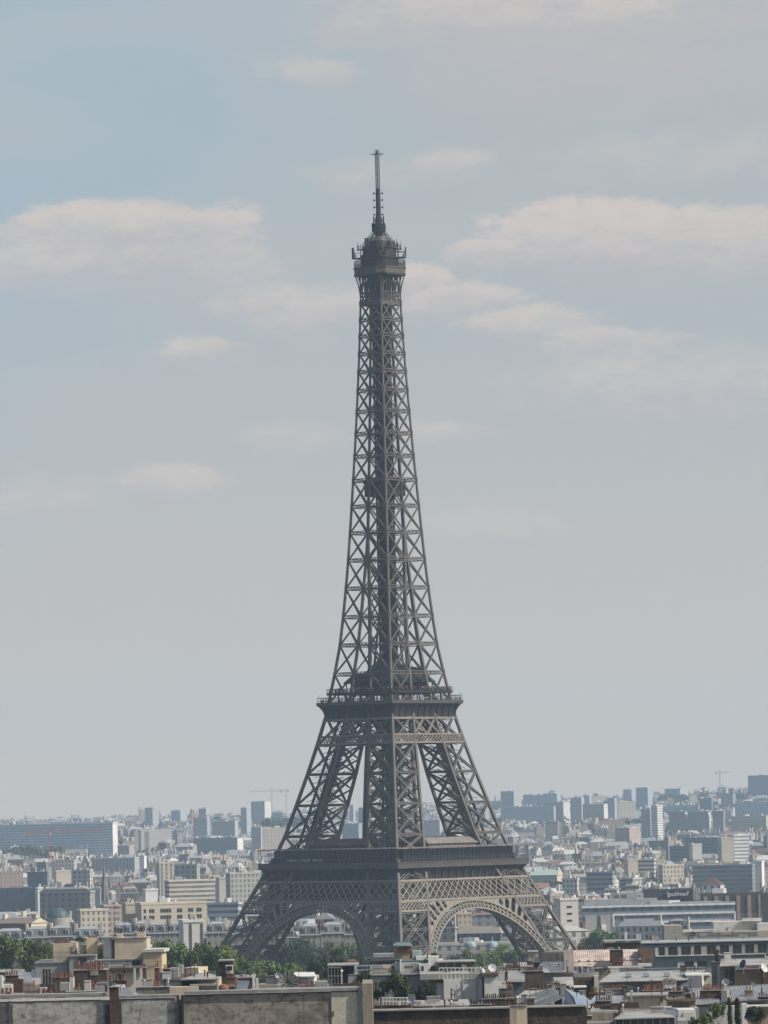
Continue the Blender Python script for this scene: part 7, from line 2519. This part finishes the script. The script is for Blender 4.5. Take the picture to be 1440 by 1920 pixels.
t = T('left_brick_gable', 'brick gable house with a stub of red pots and grey side, under the brown wall', 1100, 640)
part(t, 'wall', BRICK_B, (1078, 1114, 1832, None, 640, 7))
part(t, 'pale_side', PALE_W, (1114, 1122, 1830, None, 639, 7))
part(t, 'dark_front', BRICK_D, (1078, 1112, 1836, 1848, 639.6, .5))
part(t, 'roof_edge', CONC, (1076, 1123, 1823.5, 1832.4, 641, 7))
t = T('cream_wall_house', 'long cream wall with a grey coping below the orange pot rows', 1215, 560)
part(t, 'wall', CREAM_W, (1176, 1250, 1868, None, 560, 7, 4))
part(t, 'coping', CONC, (1174, 1252, 1864.5, 1868.4, 559.6, 7.6, 4))
slope(t, 'lean_roof', ZINC_R, 1130, 1176, 1884, 552, 1140, 1176, 1868, 566, 8)
slope(t, 'left_roof', ZINC_R, 1080, 1100, 1882, 548, 1080, 1096, 1862, 560, 4)
part(t, 'dark_hut', BRICK_D, (1165, 1198, 1879, 1890, 540, 3))
o = stack(t, 1116, 1146, 1876, 1884, 545, 1.2, BRICK_D, 6, 2, 8)
t = T('deck_roof_house', 'house with a weathered brown deck roof and white boxes beside the small trees', 1280, 520)
part(t, 'wall', GREY_W, (1252, 1310, 1890, None, 520, 7))
part(t, 'deck', mat('weathered_deck', (.17, .13, .10), .9, .3, 1, fine=.3), (1252, 1305, 1873, 1878, 522, 6))
part(t, 'deck_wall', STONE_C, (1255, 1302, 1878, 1891, 523, 5))
o = stack(t, 1286, 1296, 1862, 1874, 523, 1, BRICK_D, 1, 2, 8)
part(t, 'white_box', WHITE_W, (1272, 1304, 1893, None, 500, 4))
part(t, 'box_panel', PALE_W, (1281, 1301, 1898, 1918, 499.9, .2))
part(t, 'fallen_sheet', ZINC_L, (1230, 1262, 1889, 1894, 505, 4))
t = T('glass_pavilion', 'low glazed roof pavilion with a pale sloping roof at the bottom right', 1205, 470)
part(t, 'wall', GREY_W, (1060, 1290, 1913, None, 471, 6))
slope(t, 'roof', ZINC_L, 1152, 1266, (1910, 1906), 469, 1168, 1254, (1897, 1893), 480, 0)
slope(t, 'side_roof', ZINC_D, 1242, 1270, (1908, 1904), 470, 1248, 1262, 1892, 478, 0)
slope(t, 'pale_sheet', ZINC_L, 1233, 1262, 1906, 472, 1230, 1254, 1895, 482, 0)
part(t, 'glazing', mat('pavilion_glass', (.12, .13, .135), .2, .2, .6), (1152, 1270, 1909, None, 470, 2))
part(t, 'glazing_bar', PALE_W, *[(x, x + 1.6, 1908, None, 469.8, .2) for x in range(1153, 1270, 14)])
part(t, 'left_wall', DIRTY_W, (1080, 1150, 1900, None, 474, 6))
part(t, 'left_coping', CONC, (1078, 1160, 1895, 1900.4, 473.6, 6.6))
o = stack(t, 1090, 1110, 1904, 1912, 468, 1, BRICK_D, 1, 2, 8)

# --- trees and shrubs at the bottom right
for px, yt, w, lab, nm, cr_ in ((1346, 1881, 34, 'small open topped tree left of the two cypresses', 'tree', CR[0]), (1367, 1864, 9, 'left of two slim dark cypresses at the right', 'cypress', CYP), (1382, 1865, 12, 'right and wider of two slim dark cypresses', 'cypress', CYP),
                          (1320, 1899, 36, 'rounded shrub at the bottom edge left of the small tree', 'shrub', CR[1]), (1418, 1890, 46, 'broad shrub under the white eave at the bottom right', 'shrub', CRD[0]), (1300, 1908, 24, 'low yellow green shrub at the bottom edge beside white boxes', 'shrub', SHR[1])):
    q = P(px, 1935, 480)
    tree(lab, px, yt, 480, w, None, 0, nm, base=q.z, crown=cr_)
antenna('thin rake aerial over the long pale zinc roof, with a bent arm', 1176, 1862, 1832, 640, 2)
antenna('tall thin pole aerial left of the wide cream chimney wall', 215.5, 1760, 1690, 695, 2)
antenna('tall thin pole aerial rising from the wide cream chimney wall', 234, 1758, 1686, 697, 2)
antenna('short aerial over the white roofs at the far left', 12, 1832, 1806, 640, 2)
antenna('thin pole aerial left of the white parapet house, in front of trees', 296, 1850, 1800, 545, 1)
antenna('short aerial on the white roof right of the rosy zinc roof', 1335, 1822, 1796, 690, 2)
antenna('thin aerial standing on the hip roof house near the stair house', 406, 1860, 1822, 556, 1)


def clutter(t, x0, x1, y, d, n, seed):
    """small vents, pipes, hatches and boxes standing on a roof"""
    r = random.Random(seed)
    for i in range(n):
        px = r.uniform(x0, x1)
        q = P(px, y + r.uniform(-1.5, 1.5), d + r.uniform(-2, 2))
        mb = MB()
        k = r.random()
        if k < .4:
            h = r.uniform(.3, .9)
            mb.tube(q + Vector((0, 0, -.6)), q + Vector((0, 0, h)), .09, .09, 8)
            mb.tube(q + Vector((0, 0, h)), q + Vector((0, 0, h + .12)), .17, .13, 8)
            mb.build('vent_pipe', r.choice((GALV, DARKM, TERRA_P[1], BRICK_B)), t)
        elif k < .7:
            w, h = r.uniform(.3, .7), r.uniform(.4, 1.0)
            mb.box(q.x - w, q.x + w, q.y - .4, q.y + .4, q.z - .6, q.z + h)
            mb.box(q.x - w - .06, q.x + w + .06, q.y - .46, q.y + .46, q.z + h, q.z + h + .08)
            mb.build('roof_hatch', r.choice((CONC, GREY_W, PALE_W, BRICK_B, ZINC_D)), t)
        else:
            h = r.uniform(1.0, 2.4)
            mb.bar(q + Vector((0, 0, -.6)), q + Vector((0, 0, h)), .06)
            mb.bar(q + Vector((-.4, 0, h - .2)), q + Vector((.4, 0, h - .2)), .04)
            mb.build('rod', DARKM, t)


for nm, x0, x1, y, d, n in (('white_roof_house', 0, 60, 1836, 645, 8), ('pot_row_house', 76, 130, 1844, 617, 5), ('stepped_block', 135, 265, 1800, 704, 7), ('stepped_block', 200, 270, 1818, 672, 5), ('ridge_stack_house', 125, 235, 1856, 524, 9),
                            ('zinc_shed_house', 184, 250, 1862, 472, 5), ('small_stack_house', 256, 320, 1848, 521, 5), ('white_parapet_house', 304, 370, 1838, 562, 7), ('hip_roof_house', 345, 408, 1834, 562, 5), ('stair_house', 442, 474, 1834, 604, 4),
                            ('white_box_house', 486, 614, 1846, 523, 9), ('canopy_terrace_house', 616, 695, 1842, 562, 6), ('slat_terrace_house', 660, 835, 1825, 604, 9), ('brown_wall_house', 700, 1090, 1887, 443, 8), ('flat_roofed_house', 790, 870, 1882, 474, 5),
                            ('long_roof_house', 905, 1045, 1880, 525, 10), ('white_wall_house', 835, 930, 1828, 596, 6), ('dark_brick_house', 940, 1018, 1822, 664, 8), ('white_roof_row', 945, 1002, 1812, 784, 7), ('brown_wall_row', 1062, 1120, 1822, 722, 7),
                            ('curved_roof_house', 985, 1076, 1858, 592, 9), ('glass_peak_house', 1040, 1115, 1892, 502, 6), ('rosy_roof_house', 1060, 1205, 1786, 806, 7), ('beige_terrace_block', 1300, 1440, 1746, 1260, 8), ('blue_grey_block', 1215, 1440, 1762, 956, 9),
                            ('long_roof_block', 1150, 1320, 1822, 715, 7), ('penthouse', 1352, 1440, 1800, 658, 6), ('zinc_slope_house', 1290, 1440, 1862, 596, 9), ('orange_stack_row', 1110, 1290, 1862, 614, 10), ('cream_wall_house', 1090, 1250, 1870, 558, 9),
                            ('deck_roof_house', 1254, 1306, 1876, 524, 5), ('glass_pavilion', 1090, 1260, 1900, 476, 8), ('left_brick_gable', 1080, 1120, 1826, 643, 5), ('grey_gable_house', 1010, 1060, 1815, 746, 4)):
    clutter(bpy.data.objects[nm], x0, x1, y, d, n, int(x0 + d))

# ------------------------------------------------------------ terrain
mb = MB()
ys = [-2500, -2000, -1750, -1250, -1100, -850, -400, -150, 600, 1450, 2100, 2850, 3500, 4250, 5000, 5850, 6600, 7250, 8200, 8900]
xs = [-8800, -5000, -2500, -1400, -900, -500, -175, 0, 200, 400, 700, 1200, 2500, 5000, 8800]
for y in ys:
    for x in xs:
        mb.v.append(Vector((x, y, ground(x, y))))
nxx = len(xs)
for j in range(len(ys) - 1):
    for i in range(nxx - 1):
        a = j * nxx + i
        mb.f.append((a, a + 1, a + nxx + 1, a + nxx))
tag(mb.build('ground', mat('city_ground', (0.10, 0.10, 0.09), 0.9, 0.4, 0.02)), None, None, kind='structure')

# ------------------------------------------------------------ the air
hm = bpy.data.materials.new('haze')
hm.use_nodes = True
hm.node_tree.nodes.clear()
pvn = hm.node_tree.nodes.new('ShaderNodeVolumePrincipled')
pvn.inputs['Color'].default_value = (0.60, 0.79, 1.0, 1.0)
pvn.inputs['Density'].default_value = 6.6e-5
pvn.inputs['Anisotropy'].default_value = 0.0
ho = hm.node_tree.nodes.new('ShaderNodeOutputMaterial')
hm.node_tree.links.new(pvn.outputs[0], ho.inputs['Volume'])
mb = MB()
mb.box(-9000, 9000, -2600, 9000, -40, 345)
tag(mb.build('haze', hm), 'pale blue summer haze lying over the whole city', 'haze', kind='stuff')
